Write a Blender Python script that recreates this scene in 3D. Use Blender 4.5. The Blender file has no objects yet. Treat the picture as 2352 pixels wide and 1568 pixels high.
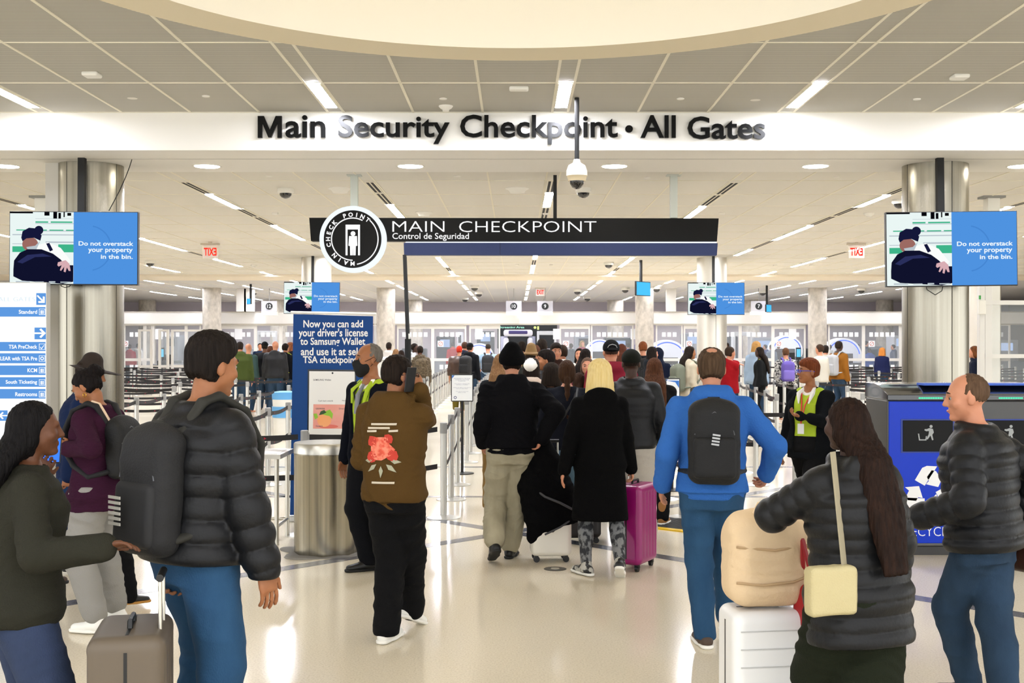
import bpy, bmesh, math, random
import numpy as np
from mathutils import Vector, Matrix
from mathutils.bvhtree import BVHTree
random.seed(7)
sc = bpy.context.scene
COL = sc.collection
PI = math.pi
F = 2700.0; VX, VY = 1185.0, 787.0; CH = 1.78
def wx(px, Y): return (px-VX)*Y/F
def wz(py, Y): return CH-(py-VY)*Y/F
def lin(c):
    if isinstance(c, str):
        c = [int(c[i:i+2], 16)/255 for i in (0, 2, 4)]
    return [(x/12.92 if x <= .04045 else ((x+.055)/1.055)**2.4) for x in c]
MATS = {}
def M(name, col='808080', rough=.6, metal=0., spec=.5, bump=None, var=None, emis=None, es=1., coat=0., trans=0., sheen=0., alpha=None, ior=1.45):
    """principled material; bump=(scale,strength,stretch) var=(scale,amount,col2,stretch)"""
    if name in MATS: return MATS[name]
    m = bpy.data.materials.new(name); m.use_nodes = True
    nt = m.node_tree; b = nt.nodes['Principled BSDF']
    c = lin(col)
    b.inputs['Base Color'].default_value = (*c, 1)
    b.inputs['Roughness'].default_value = rough
    b.inputs['Metallic'].default_value = metal
    b.inputs['Specular IOR Level'].default_value = spec
    b.inputs['IOR'].default_value = ior
    if coat: b.inputs['Coat Weight'].default_value = coat; b.inputs['Coat Roughness'].default_value = .05
    if trans: b.inputs['Transmission Weight'].default_value = trans
    if sheen: b.inputs['Sheen Weight'].default_value = sheen; b.inputs['Sheen Roughness'].default_value = .6
    if alpha is not None: b.inputs['Alpha'].default_value = alpha
    if emis is not None:
        b.inputs['Emission Color'].default_value = (*lin(emis), 1); b.inputs['Emission Strength'].default_value = es
    def noise(scale, stretch, detail=3):
        tc = nt.nodes.new('ShaderNodeTexCoord'); mp = nt.nodes.new('ShaderNodeMapping'); n = nt.nodes.new('ShaderNodeTexNoise')
        mp.inputs['Scale'].default_value = stretch
        nt.links.new(tc.outputs['Object'], mp.inputs[0]); nt.links.new(mp.outputs[0], n.inputs['Vector'])
        n.inputs['Scale'].default_value = scale; n.inputs['Detail'].default_value = detail
        return n
    if bump:
        n = noise(bump[0], bump[2] if len(bump) > 2 else (1, 1, 1))
        bp = nt.nodes.new('ShaderNodeBump'); bp.inputs['Strength'].default_value = bump[1]; bp.inputs['Distance'].default_value = bump[3] if len(bump) > 3 else .01
        nt.links.new(n.outputs[0], bp.inputs['Height']); nt.links.new(bp.outputs[0], b.inputs['Normal'])
    if var:
        n = noise(var[0], var[3] if len(var) > 3 else (1, 1, 1))
        r = nt.nodes.new('ShaderNodeValToRGB')
        lo, hi = .5-var[1]/2, .5+var[1]/2
        r.color_ramp.elements[0].position = max(0, lo); r.color_ramp.elements[1].position = min(1, hi)
        r.color_ramp.elements[0].color = (*c, 1); r.color_ramp.elements[1].color = (*lin(var[2]), 1)
        nt.links.new(n.outputs[0], r.inputs[0]); nt.links.new(r.outputs[0], b.inputs['Base Color'])
    MATS[name] = m
    return m
EXPO = 1.0
def E(name, col, s=1., lamp=False):
    """pure emitter, for lamps and screens"""
    if name in MATS: return MATS[name]
    m = bpy.data.materials.new(name); m.use_nodes = True; nt = m.node_tree
    nt.nodes.remove(nt.nodes['Principled BSDF'])
    e = nt.nodes.new('ShaderNodeEmission'); e.inputs[0].default_value = (*lin(col), 1); e.inputs[1].default_value = s if lamp else s/2**EXPO
    nt.links.new(e.outputs[0], nt.nodes['Material Output'].inputs[0]); MATS[name] = m
    return m
def tag(o, label=None, cat=None, group=None, kind=None):
    if label: o['label'] = label
    if cat: o['category'] = cat
    if group: o['group'] = group
    if kind: o['kind'] = kind
    return o
def empty(name, loc=(0, 0, 0), rz=0, label=None, cat=None, group=None):
    o = bpy.data.objects.new(name, None); COL.objects.link(o); o.location = loc; o.rotation_euler = (0, 0, rz)
    o.empty_display_size = .1
    return tag(o, label, cat, group)
def link_mesh(name, me, mat=None, parent=None, smooth=False, bevel=0, seg=2):
    o = bpy.data.objects.new(name, me); COL.objects.link(o)
    if mat is not None:
        for m in (mat if isinstance(mat, (list, tuple)) else [mat]): me.materials.append(m)
    if smooth: me.shade_smooth()
    if bevel:
        b = o.modifiers.new('bevel', 'BEVEL'); b.width = bevel; b.segments = seg; b.limit_method = 'ANGLE'; b.angle_limit = .6
        if smooth is None: pass
    if parent is not None: o.parent = parent
    return o
def frame(d, up=(0, 0, 1)):
    d = Vector(d).normalized(); u = Vector(up)
    if abs(d.dot(u)) > .98: u = Vector((0, 1, 0))
    a = d.cross(u).normalized(); b = a.cross(d).normalized()
    return a, b, d
class MB:
    def __init__(s): s.v = []; s.f = []; s.mi = []; s.m = 0
    def add(s, vs, fs):
        n = len(s.v); s.v += [tuple(v) for v in vs]
        for f in fs: s.f.append([n+i for i in f]); s.mi.append(s.m)
        return s
    def box(s, x0, x1, y0, y1, z0, z1, R=None, o=(0, 0, 0)):
        vs = [Vector((x, y, z)) for z in (z0, z1) for y in (y0, y1) for x in (x0, x1)]
        if R is not None: vs = [R @ v for v in vs]
        vs = [v+Vector(o) for v in vs]
        return s.add(vs, [(0, 2, 3, 1), (4, 5, 7, 6), (0, 1, 5, 4), (2, 6, 7, 3), (1, 3, 7, 5), (0, 4, 6, 2)])
    def cyl(s, p0, p1, r0, r1=None, n=20, cap=True, ph=0):
        r1 = r0 if r1 is None else r1
        p0 = Vector(p0); p1 = Vector(p1); a, b, d = frame(p1-p0)
        vs = []
        for p, r in ((p0, r0), (p1, r1)):
            for i in range(n):
                t = 2*PI*i/n+ph; vs.append(p+a*math.cos(t)*r+b*math.sin(t)*r)
        fs = [(i, (i+1) % n, n+(i+1) % n, n+i) for i in range(n)]
        if cap: fs += [tuple(range(n))[::-1], tuple(range(n, 2*n))]
        return s.add(vs, fs)
    def tube(s, pts, r, n=8, closed=False):
        pts = [Vector(p) for p in pts]; k = len(pts)
        vs = []
        pa = None
        for i, p in enumerate(pts):
            d = (pts[(i+1) % k] - pts[i-1]) if (closed or 0 < i < k-1) else (pts[1]-pts[0] if i == 0 else pts[-1]-pts[-2])
            d.normalize()
            if pa is None: a, b, _ = frame(d)
            else:
                a = (pa-d*pa.dot(d)).normalized(); b = a.cross(d)
            pa = a
            rr = r[i] if isinstance(r, (list, tuple)) else r
            for j in range(n):
                t = 2*PI*j/n; vs.append(p+a*math.cos(t)*rr+b*math.sin(t)*rr)
        fs = []
        for i in range(k if closed else k-1):
            for j in range(n):
                fs.append((i*n+j, i*n+(j+1) % n, ((i+1) % k)*n+(j+1) % n, ((i+1) % k)*n+j))
        if not closed: fs += [tuple(range(n))[::-1], tuple(range((k-1)*n, k*n))]
        return s.add(vs, fs)
    def lathe(s, prof, o=(0, 0, 0), n=32):
        o = Vector(o); vs = []; k = len(prof)
        for r, z in prof:
            for j in range(n):
                t = 2*PI*j/n; vs.append(o+Vector((r*math.cos(t), r*math.sin(t), z)))
        fs = [(i*n+j, i*n+(j+1) % n, (i+1)*n+(j+1) % n, (i+1)*n+j) for i in range(k-1) for j in range(n)]
        if prof[0][0] > 1e-4: fs.append(tuple(range(n))[::-1])
        if prof[-1][0] > 1e-4: fs.append(tuple(range((k-1)*n, k*n)))
        return s.add(vs, fs)
    def ell(s, c, r, n=16):
        c = Vector(c); r = (r, r, r) if not hasattr(r, '__len__') else r; vs = []; m = max(6, n//2)
        for i in range(m+1):
            a = PI*i/m
            for j in range(n):
                t = 2*PI*j/n; vs.append(c+Vector((r[0]*math.sin(a)*math.cos(t), r[1]*math.sin(a)*math.sin(t), -r[2]*math.cos(a))))
        return s.add(vs, [(i*n+j, i*n+(j+1) % n, (i+1)*n+(j+1) % n, (i+1)*n+j) for i in range(m) for j in range(n)])
    def poly(s, pts2, y, th=.003):
        """flat outline in x,z extruded toward -y from y"""
        n = len(pts2)
        vs = [(x, y, z) for x, z in pts2]+[(x, y-th, z) for x, z in pts2]
        fs = [tuple(range(n)), tuple(range(n, 2*n))[::-1]]+[(i, n+i, n+(i+1) % n, (i+1) % n) for i in range(n)]
        return s.add(vs, fs)
    def disc(s, cx, cz, r, y, th=.003, n=32, a0=0, a1=2*PI, rz=None):
        rz = rz or r
        full = abs(a1-a0-2*PI) < 1e-6
        k = n if full else n+1
        return s.poly([(cx+r*math.cos(a0+(a1-a0)*i/n), cz+rz*math.sin(a0+(a1-a0)*i/n)) for i in range(k)], y, th)
    def arc(s, cx, cz, r0, r1, y, a0, a1, th=.003, n=32):
        for i in range(n):
            t0 = a0+(a1-a0)*i/n; t1 = a0+(a1-a0)*(i+1)/n
            s.poly([(cx+r0*math.cos(t0), cz+r0*math.sin(t0)), (cx+r1*math.cos(t0), cz+r1*math.sin(t0)), (cx+r1*math.cos(t1), cz+r1*math.sin(t1)), (cx+r0*math.cos(t1), cz+r0*math.sin(t1))], y, th)
        return s
    def build(s, name, mat=None, parent=None, smooth=False, bevel=0, seg=2, recalc=True):
        me = bpy.data.meshes.new(name); me.from_pydata(s.v, [], s.f)
        for p, i in zip(me.polygons, s.mi): p.material_index = i
        if recalc:
            bm = bmesh.new(); bm.from_mesh(me); bmesh.ops.recalc_face_normals(bm, faces=bm.faces); bm.to_mesh(me); bm.free()
        o = link_mesh(name, me, mat, parent, False, bevel, seg)
        if smooth:
            me.shade_smooth()
            try:
                me.set_sharp_from_angle(angle=.7)
            except Exception: pass
        return o
def rot(o, R): o.rotation_euler = R; return o
_tcache = {}
def text_mesh(s, bold=0., ext=.004, res=3):
    key = (s, bold, ext, res)
    if key in _tcache: return _tcache[key]
    cu = bpy.data.curves.new('t', 'FONT'); cu.body = s; cu.size = 1; cu.extrude = ext; cu.offset = bold; cu.resolution_u = res
    cu.align_x = 'CENTER'
    ob = bpy.data.objects.new('t', cu); COL.objects.link(ob)
    dg = bpy.context.evaluated_depsgraph_get(); me = bpy.data.meshes.new_from_object(ob.evaluated_get(dg))
    co = np.empty(len(me.vertices)*3); me.vertices.foreach_get('co', co); co = co.reshape(-1, 3)
    polys = [tuple(p.vertices) for p in me.polygons]
    bpy.data.objects.remove(ob); bpy.data.curves.remove(cu); bpy.data.meshes.remove(me)
    _tcache[key] = (co, polys)
    return co, polys
def text(mb, s, cx, cz, w, h, y, bold=0., th=.004, mirror=False, ang=0.):
    """add lettering facing -y, its bounding box fitted to w x h, centred at cx,cz, front face at y-th"""
    co, polys = text_mesh(s, bold)
    lo = co.min(0); hi = co.max(0); c = (lo+hi)/2; sx = w/(hi[0]-lo[0]) if w else None; sz = h/(hi[1]-lo[1]) if h else sx
    if sx is None: sx = sz
    if mirror: sx = -sx
    vs = []
    ca, sa = math.cos(ang), math.sin(ang)
    for p in co:
        a = (p[0]-c[0])*sx; b = (p[1]-c[1])*sz
        vs.append((cx+a*ca-b*sa, y-(th if p[2] > 0 else 0), cz+a*sa+b*ca))
    mb.add(vs, polys); return mb
def slab(name, x0, x1, y0, y1, z0, z1, mat, kind='structure', parent=None, bevel=0):
    o = MB().box(x0, x1, y0, y1, z0, z1).build(name, mat, parent, bevel=bevel)
    if kind and parent is None: o['kind'] = kind
    return o
def copy_tree(o, parent=None):
    c = o.copy(); COL.objects.link(c)
    if parent is not None: c.parent = parent
    for ch in list(o.children): copy_tree(ch, c)
    return c
R_ = math.radians
# ---------------------------------------------------------------- camera, world
cam = bpy.data.cameras.new('camera'); co = bpy.data.objects.new('camera', cam); COL.objects.link(co)
co.location = (0, 0, CH); co.rotation_euler = (PI/2, 0, 0)
cam.sensor_width = 36; cam.lens = F/2352*36; cam.shift_x = -(VX-1176)/2352; cam.shift_y = (VY-784)/2352
cam.clip_start = .05; cam.clip_end = 300
sc.camera = co
sc.view_settings.view_transform = 'Standard'; sc.view_settings.look = 'None'; sc.view_settings.gamma = 1; sc.view_settings.exposure = EXPO
w = bpy.data.worlds.new('world'); sc.world = w; w.use_nodes = True
w.node_tree.nodes['Background'].inputs[0].default_value = (.96, .98, 1, 1); w.node_tree.nodes['Background'].inputs[1].default_value = 1.55
sc.cycles.max_bounces = 7; sc.cycles.diffuse_bounces = 4; sc.cycles.glossy_bounces = 4; sc.cycles.transparent_max_bounces = 12; sc.cycles.transmission_bounces = 6
sc.cycles.sample_clamp_indirect = 6; sc.cycles.caustics_reflective = False; sc.cycles.caustics_refractive = False
sc.cycles.use_denoising = True
# ---------------------------------------------------------------- materials
white = M('white_paint', 'f2efe8', .55)
cream = M('cream_paint', 'ece7da', .6)
tan = M('tan_paint', 'e6dabd', .6)
tileM2 = M('ceiling_panel', 'e4e0d6', .75, bump=(60, .1))
tbar = M('ceiling_tbar', 'efe9d6', .6)
def wave_tile(name, col, dark, pitch):
    m = M(name, col, .75); nt = m.node_tree; b = nt.nodes['Principled BSDF']
    tc = nt.nodes.new('ShaderNodeTexCoord'); sp = nt.nodes.new('ShaderNodeSeparateXYZ'); mu = nt.nodes.new('ShaderNodeMath'); mu.operation = 'MULTIPLY'; mu.inputs[1].default_value = 1/pitch
    fr = nt.nodes.new('ShaderNodeMath'); fr.operation = 'PINGPONG'; fr.inputs[1].default_value = .5
    rp = nt.nodes.new('ShaderNodeValToRGB'); rp.color_ramp.elements[0].position = .1; rp.color_ramp.elements[1].position = .4
    rp.color_ramp.elements[0].color = (*lin(dark), 1); rp.color_ramp.elements[1].color = (*lin(col), 1)
    L = nt.links.new; L(tc.outputs['Object'], sp.inputs[0]); L(sp.outputs['Y'], mu.inputs[0]); L(mu.outputs[0], fr.inputs[0]); L(fr.outputs[0], rp.inputs[0]); L(rp.outputs[0], b.inputs['Base Color'])
    return m
tileM1 = wave_tile('perforated_ceiling_panel', 'c6c3b8', '9c988d', .034)
black = M('black_plastic', '121212', .4)
blackm = M('black_matte', '191919', .75)
steel = M('brushed_steel', 'a8a395', .27, 1., bump=(3, .12, (60, 60, .25)), var=(2.5, .5, '8f8a7c', (9, 9, .12)))
steel2 = M('satin_steel', 'cfcbc0', .32, 1.)
alum = M('aluminium_frame', 'dedcd2', .4, .3)
grey = M('grey_plastic', '8a8a86', .5)
whitep = M('white_plastic', 'efece2', .4)
glass = M('clear_glass', 'ffffff', .02, spec=.5, alpha=.16)
smoke = M('smoked_dome', '101012', .05, spec=.8, coat=.6)
concrete = M('polished_concrete', 'a39c90', .4, bump=(8, .15), var=(7, .5, 'd0c8bb', (1, 1, .6)))
def floor_mat():
    m = M('terrazzo', 'e9dcc0', .13, spec=.35); nt = m.node_tree; b = nt.nodes['Principled BSDF']; L = nt.links.new
    tc = nt.nodes.new('ShaderNodeTexCoord')
    n1 = nt.nodes.new('ShaderNodeTexNoise'); n1.inputs['Scale'].default_value = 90; n1.inputs['Detail'].default_value = 2
    n2 = nt.nodes.new('ShaderNodeTexNoise'); n2.inputs['Scale'].default_value = .6; n2.inputs['Detail'].default_value = 3
    r1 = nt.nodes.new('ShaderNodeValToRGB'); r1.color_ramp.elements[0].position = .36; r1.color_ramp.elements[1].position = .55
    r1.color_ramp.elements[0].color = (*lin('d8cdb6'), 1); r1.color_ramp.elements[1].color = (*lin('e6dcc6'), 1)
    mx = nt.nodes.new('ShaderNodeMixRGB'); mx.blend_type = 'MULTIPLY'; mx.inputs[0].default_value = .25
    L(tc.outputs['Object'], n1.inputs['Vector']); L(tc.outputs['Object'], n2.inputs['Vector']); L(n1.outputs[0], r1.inputs[0]); L(r1.outputs[0], mx.inputs[1]); L(n2.outputs[1], mx.inputs[2])
    r3 = nt.nodes.new('ShaderNodeMapRange'); r3.inputs[3].default_value = .07; r3.inputs[4].default_value = .2
    L(n2.outputs[0], r3.inputs[0]); L(r3.outputs[0], b.inputs['Roughness']); L(r1.outputs[0], b.inputs['Base Color'])
    return m
# ---------------------------------------------------------------- floor
slab('floor', -30, 30, -4, 66, -.2, 0, floor_mat())
strip = M('dark_terrazzo_inlay', '5b5a60', .2, var=(60, .5, '6f6e74'))
n_trim = [0]
def trim(o): n_trim[0] += 1; o.name = 'trim_%d' % n_trim[0]; o['kind'] = 'structure'; return o
def inlay(x0, y0, x1, y1, wd=.15):
    d = Vector((x1-x0, y1-y0)); d.normalize(); n = Vector((-d.y, d.x))*wd/2
    vs = [(x0+n.x, y0+n.y), (x0-n.x, y0-n.y), (x1-n.x, y1-n.y), (x1+n.x, y1+n.y)]
    mb = MB(); mb.add([(x, y, -.002) for x, y in vs]+[(x, y, .0015) for x, y in vs], [(3, 2, 1, 0), (4, 5, 6, 7), (0, 1, 5, 4), (1, 2, 6, 5), (2, 3, 7, 6), (3, 0, 4, 7)])
    trim(mb.build('trim', strip))
inlay(-7.5, 3.6, 8, 19.1); inlay(9, 2.0, -8, 19.0)
inlay(-10, 13.6, 12, 13.6, .13); inlay(-10, 16.85, 12, 16.85, .13); inlay(0, 11.06, 9.5, 20.6+.0, .13) if False else None
# ---------------------------------------------------------------- ceiling over the lobby, with the round cove
H1 = 2.5; Z1 = CH+H1; H2 = 2.14; Z2 = CH+H2; ZB = CH+2.089
CX, CY, RO, RI = 0.0, 6.95, 3.42, 2.98
def ceiling_near():
    x0, x1, y0, y1 = -16, 16, -3, 12.76; n = 128; mb = MB(); vs = []
    for i in range(n):
        t = 2*PI*i/n; c, s = math.cos(t), math.sin(t)
        vs.append((CX+RO*c, CY+RO*s, Z1))
        k = min((x1-CX)/c if c > 1e-9 else (x0-CX)/c if c < -1e-9 else 1e9, (y1-CY)/s if s > 1e-9 else (y0-CY)/s if s < -1e-9 else 1e9)
        vs.append((CX+k*c, CY+k*s, Z1))
    n0 = len(vs); vs += [(x1, y1, Z1), (x0, y1, Z1), (x0, y0, Z1), (x1, y0, Z1)]
    fs = [(2*i, 2*((i+1) % n), 2*((i+1) % n)+1, 2*i+1) for i in range(n)]
    for ci, (a, b) in zip(range(4), ((x1, y1), (x0, y1), (x0, y0), (x1, y0))):
        th = math.atan2(b-CY, a-CX) % (2*PI); i = int(th/(2*PI/n)); fs.append((2*i+1, 2*((i+1) % n)+1, n0+ci))
    mb.add(vs, fs); return mb
o = ceiling_near().build('ceiling_lobby', tileM1); o['kind'] = 'structure'
mb = MB(); mb.lathe([(RO, Z1+.05), (RO, Z1-.012), (RI, Z1-.012), (RI, Z1+.40), (RI+.42, Z1+.40), (RI+.42, Z1+1.0)], (CX, CY, 0), 128)
mb.f = [f for f in mb.f if len(f) == 4]; mb.mi = [0]*len(mb.f)
for i, f in enumerate(mb.f):
    if i < 256: mb.mi[i] = 1
o = mb.build('trim', [cream, tan], smooth=True); trim(o)
mb = MB().lathe([(.001, Z1+1.5), (1.2, Z1+1.42), (2.4, Z1+1.22), (3.4, Z1+1.0)], (CX, CY, 0), 96); mb.f = [f for f in mb.f if len(f) == 4]; mb.mi = [0]*len(mb.f)
o = mb.build('ceiling_dome', cream, smooth=True); o['kind'] = 'structure'
mb = MB(); mb.tube([(CX+(RI+.16)*math.cos(2*PI*i/96), CY+(RI+.16)*math.sin(2*PI*i/96), Z1+.46) for i in range(96)], .035, 8, True)
tag(mb.build('cove_light_ring', E('cove_tube', 'fff8ea', 3.5, True), smooth=True), 'glowing ring of cove light along the top of the round ceiling recess', 'light')
# T-bars
def bars_y(name, xs, y0, y1, z, wd=.022, mat=tbar, holes=None):
    mb = MB()
    for x in xs:
        segs = [(y0, y1)]
        if holes and abs(x-CX) < RO:
            h = math.sqrt(RO*RO-(x-CX)**2); segs = [(y0, CY-h), (CY+h, y1)]
        for a, b in segs:
            if b > a: mb.box(x-wd/2, x+wd/2, a, b, z-.006, z+.002)
    return trim(mb.build(name, mat))
def bars_x(name, ys, x0, x1, z, wd=.02, mat=tbar, holes=None):
    mb = MB()
    for y in ys:
        segs = [(x0, x1)]
        if holes and abs(y-CY) < RO:
            h = math.sqrt(RO*RO-(y-CY)**2); segs = [(x0, CX-h), (CX+h, x1)]
        for a, b in segs: mb.box(a, b, y-wd/2, y+wd/2, z-.0055, z+.002)
    return trim(mb.build(name, mat))
rows1 = [-8.34, -5.1, -1.95, .478, 2.92, 5.34, 8.6]
xs1 = []
for a, b in zip(rows1[:-1], rows1[1:]):
    e0 = a+.085; e1 = b-.085; n = max(1, round((e1-e0)/.762)); xs1 += [e0+(e1-e0)*i/n for i in range(n+1)]
xs1 += [-9.2-.762*i for i in range(8)]+[9.45+.762*i for i in range(8)]
bars_y('tb', xs1, -3, 12.76, Z1, .026, holes=True)
bars_x('tb', [12.74-1.5*0, 11.3, 9.78, 8.26, 6.74, 5.2, 3.7, 2.2], -16, 16, Z1, .026, holes=True)
# beam with the lettering
slab('trim_beam', -16, 16, 12.76, 14.39, ZB, CH+2.7, white)
trim(MB().box(-16, 16, 13.36, 13.372, ZB-.0015, ZB+.01).build('t', grey))
# ceiling over the queues
slab('ceiling_queue', -30, 30, 14.39, 36.8, Z2, Z2+.15, tileM2)
rows2 = [-15.2, -12.65, -10.15, -7.66, -4.41, -1.95, .478, 2.92, 5.36, 7.75, 10.2, 12.7, 15.2]
xs2 = []
for a, b in zip(rows2[:-1], rows2[1:]):
    e0 = a+.085; e1 = b-.085; n = max(1, round((e1-e0)/.762)); xs2 += [e0+(e1-e0)*i/n for i in range(n+1)]
bars_y('tb', xs2, 14.39, 36.8, Z2, .02)
bars_x('tb', [15.5+1.44*i for i in range(15)], -24, 24, Z2, .018)
slab('trim_far_beam', -30, 30, 36.8, 39.2, CH+2.075, CH+2.6, M('beam_paint', 'eadfcb', .6))
slab('ceiling_checkpoint', -30, 30, 39.2, 62, Z2, Z2+.15, M('checkpoint_ceiling', 'cfccc9', .7))
bars_y('tb', xs2, 39.2, 61.5, Z2, .02)
slab('wall_back', -30, 30, 62, 62.2, 0, CH+2.3, M('lavender_wall', 'c3bcc6', .7))
slab('wall_left', -26.2, -26, 20, 62, 0, CH+2.3, M('pale_wall', 'dcd8d2', .7)); slab('wall_right', 26, 26.2, 20, 62, 0, CH+2.3, MATS['pale_wall'])
# ---------------------------------------------------------------- ceiling light strips
led = E('led_strip', 'f2f4ff', 72, True)
ledf = E('led_strip_far', 'f2f4ff', 34, True)
frameM = M('strip_frame', 'e8e2d0', .5)
def strip_light(X, Y0, Y1, Z, group, label, wd=.115):
    L = Y1-Y0; root = empty('ceiling_light', (X, (Y0+Y1)/2, Z), 0, label, 'light', group)
    MB().box(-wd/2, wd/2, -L/2, L/2, -.014, -.007).build('diffuser', ledf if Y0 > 33 else led, root)
    mb = MB(); e = .014
    mb.box(-wd/2-e, -wd/2, -L/2, L/2, -.018, .0).box(wd/2, wd/2+e, -L/2, L/2, -.018, .0)
    mb.build('frame', frameM, root)
n1 = ['at the left edge of the lobby ceiling', 'above the word Security', 'above the letters po of Checkpoint', 'right of the round cove', 'at the right edge of the lobby ceiling']
for X, s in zip(rows1[1:6], n1):
    strip_light(X, 11.3, 12.44, Z1, 'lobby ceiling strip lights', 'white lobby ceiling strip light '+s, .125)
    strip_light(X, 3.2, 4.34, Z1, 'lobby ceiling strip lights', 'unseen strip light added for lobby light, '+s, .125) if abs(X) > 3.6 else None
    strip_light(X, .2, 1.34, Z1, 'lobby ceiling strip lights', 'unseen strip light added for lobby light, '+s, .125)  # both overhead sets are out of view, added to light the lobby
SEG2 = {.478: [(443, 473), (570, 594), (609, 627)], -1.95: [(470, 500), (591, 612), (623, 631)], 2.92: [(473, 502), (592, 612), (623, 632)],
        -4.41: [(445, 477), (517, 550), (575, 590), (616, 627)], 5.36: [(447, 473), (517, 550), (572, 586), (615, 627)],
        -7.66: [(470, 480), (547, 575), (594, 611), (624, 630)], 7.75: [(475, 488), (550, 575), (592, 612), (623, 631)],
        -10.15: [(530, 544), (565, 578), (609, 624)], 10.2: [(528, 542), (562, 576), (609, 624)],
        -12.65: [(600, 612), (622, 629)], 12.7: [(600, 612), (622, 629)]}
SIDE = lambda X: ('centre row' if abs(X-.478) < .1 else '%s row %s of centre' % ({-1.95: 'first', 2.92: 'first', -4.41: 'second', 5.36: 'second', -7.66: 'third', 7.75: 'third', -10.15: 'fourth', 10.2: 'fourth', -12.65: 'fifth', 12.7: 'fifth', -15.2: 'sixth', 15.2: 'sixth'}[X], 'left' if X < 0 else 'right'))
ORD = ['nearest', 'second nearest', 'third nearest', 'fourth nearest']
for X, sg in SEG2.items():
    for i, (a, b) in enumerate(sg):
        strip_light(X, F*H2/(VY-a), F*H2/(VY-b), Z2, 'ceiling strip lights over the queue', 'ceiling strip light over the queue, %s, %s' % (SIDE(X), ORD[i]))
for X in rows2:
    for i, (a, b) in enumerate([(39.9, 42.2), (43.9, 47.0), (49, 52.6), (54.8, 58.6)]):
        strip_light(X, a, b, Z2, 'ceiling strip lights over the checkpoint', 'ceiling strip light over the far checkpoint, %s, %s' % (SIDE(X), ORD[i]))
slotd = M('slot_dark', '15130f', .8)
VENT = {.478: [(414, 440), (476, 500), (597, 607)], -1.95: [(417, 441), (443, 468), (614, 621)], 2.92: [(418, 445), (447, 471), (615, 621)], -4.41: [(417, 444), (479, 496), (498, 516), (560, 573)],
        5.36: [(424, 446), (475, 494), (496, 516), (552, 571)], -7.66: [(440, 469), (577, 592)], 7.75: [(452, 473), (577, 590)]}
for X, sg in VENT.items():
    for i, (a, b) in enumerate(sg):
        Y0, Y1 = F*H2/(VY-a)+.02, F*H2/(VY-b)-.02; L = Y1-Y0
        r = empty('slot_diffuser', (X, (Y0+Y1)/2, Z2), 0, 'dark twin slot air diffuser in the ceiling, %s, %s' % (SIDE(X), ORD[i]), 'air vent', 'slot air diffusers between the ceiling lights')
        MB().box(-.07, .07, -L/2, L/2, -.008, 0).build('frame', frameM, r)
        MB().box(-.047, -.012, -L/2+.02, L/2-.02, -.0105, -.006).box(.012, .047, -L/2+.02, L/2-.02, -.0105, -.006).build('slot', slotd, r)
# recessed downlights in the beam
lamp = E('downlight_lens', 'fffaf0', 36, True)
for i, px in enumerate([-452, 14, 476, 943, 1411, 1873, 2345, 2810]):
    X = (px-VX)/405*2.089
    r = empty('downlight', (X, 13.92, ZB), 0, 'round recessed downlight under the white beam, %s' % ['outside at left', 'at the left edge of the photo', 'just right of the left steel column', 'above the round checkpoint disc', 'just right of the hanging dome camera', 'left of the right steel column', 'at the right edge of the photo', 'outside at right'][i], 'light', 'round downlights in the beam')
    MB().lathe([(.145, 0), (.16, -.006), (.17, -.004), (.172, .001)], n=32).build('trim_ring', whitep, r, smooth=True)
    MB().cyl((0, 0, -.004), (0, 0, .002), .145, n=32).build('lens', lamp, r)
# ---------------------------------------------------------------- letters on the beam
glossb = M('gloss_black', '0a0a0a', .27, spec=.22)
lt = empty('wall_lettering', (0, 12.76, wz(295, 12.76)), 0, 'large raised black letters reading Main Security Checkpoint All Gates on the white beam', 'sign')
def words_layout(spec, yb, Y, root, mat, th, name='word', bold=.02):
    for s, x0, x1, y0, y1 in spec:
        cx = wx((x0+x1)/2, Y); cz = wz((y0+y1)/2, Y)
        mb = MB(); text(mb, s, cx-root.location.x, cz-root.location.z, (x1-x0)*Y/F, (y1-y0)*Y/F, yb, bold, th)
        mb.build(name, mat, root)
MW = [(594, 318), (594, 268), (608, 268), (621.5, 300), (635, 268), (649, 268), (649, 318), (639, 318), (639, 283), (625, 317), (618, 317), (604, 283), (604, 318)]
MB().poly([(wx(a, 12.76), wz(b, 12.76)-lt.location.z) for a, b in MW], -.012, .035).build('word', glossb, lt)
words_layout([('ain', 657, 749, 266, 318), ('Security', 778, 1033, 266, 332), ('Checkpoint', 1057, 1418, 265, 333), ('\u2022', 1435, 1453, 289, 306), ('All', 1470, 1551, 266, 318), ('Gates', 1578, 1756, 269, 321)], -.012, 12.76, lt, glossb, .035, bold=.018)
# ---------------------------------------------------------------- small ceiling devices
def dome_cam(px, py, Hc, s=1., label=''):
    Y = F*Hc/(VY-py)
    r = empty('dome_camera', (wx(px, Y), Y, CH+Hc+.003), 0, label, 'camera')
    MB().lathe([(.095*s, 0), (.1*s, -.01), (.1*s, -.05*s), (.08*s, -.065*s)], n=24).build('housing', whitep, r, smooth=True)
    MB().lathe([(.078*s, -.062*s), (.072*s, -.09*s), (.05*s, -.115*s), (.02*s, -.128*s), (.001, -.13*s)], n=24).build('dome', smoke, r, smooth=True)
def smoke_det(px, py, Hc, label, s=1.):
    Y = F*Hc/(VY-py); r = empty('smoke_detector', (wx(px, Y), Y, CH+Hc+.003), 0, label, 'smoke detector')
    MB().lathe([(.075*s, 0), (.075*s, -.012), (.06*s, -.03*s), (.035*s, -.045*s), (.035*s, -.06*s), (.001, -.062*s)], n=20).build('housing', whitep, r, smooth=True)
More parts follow.
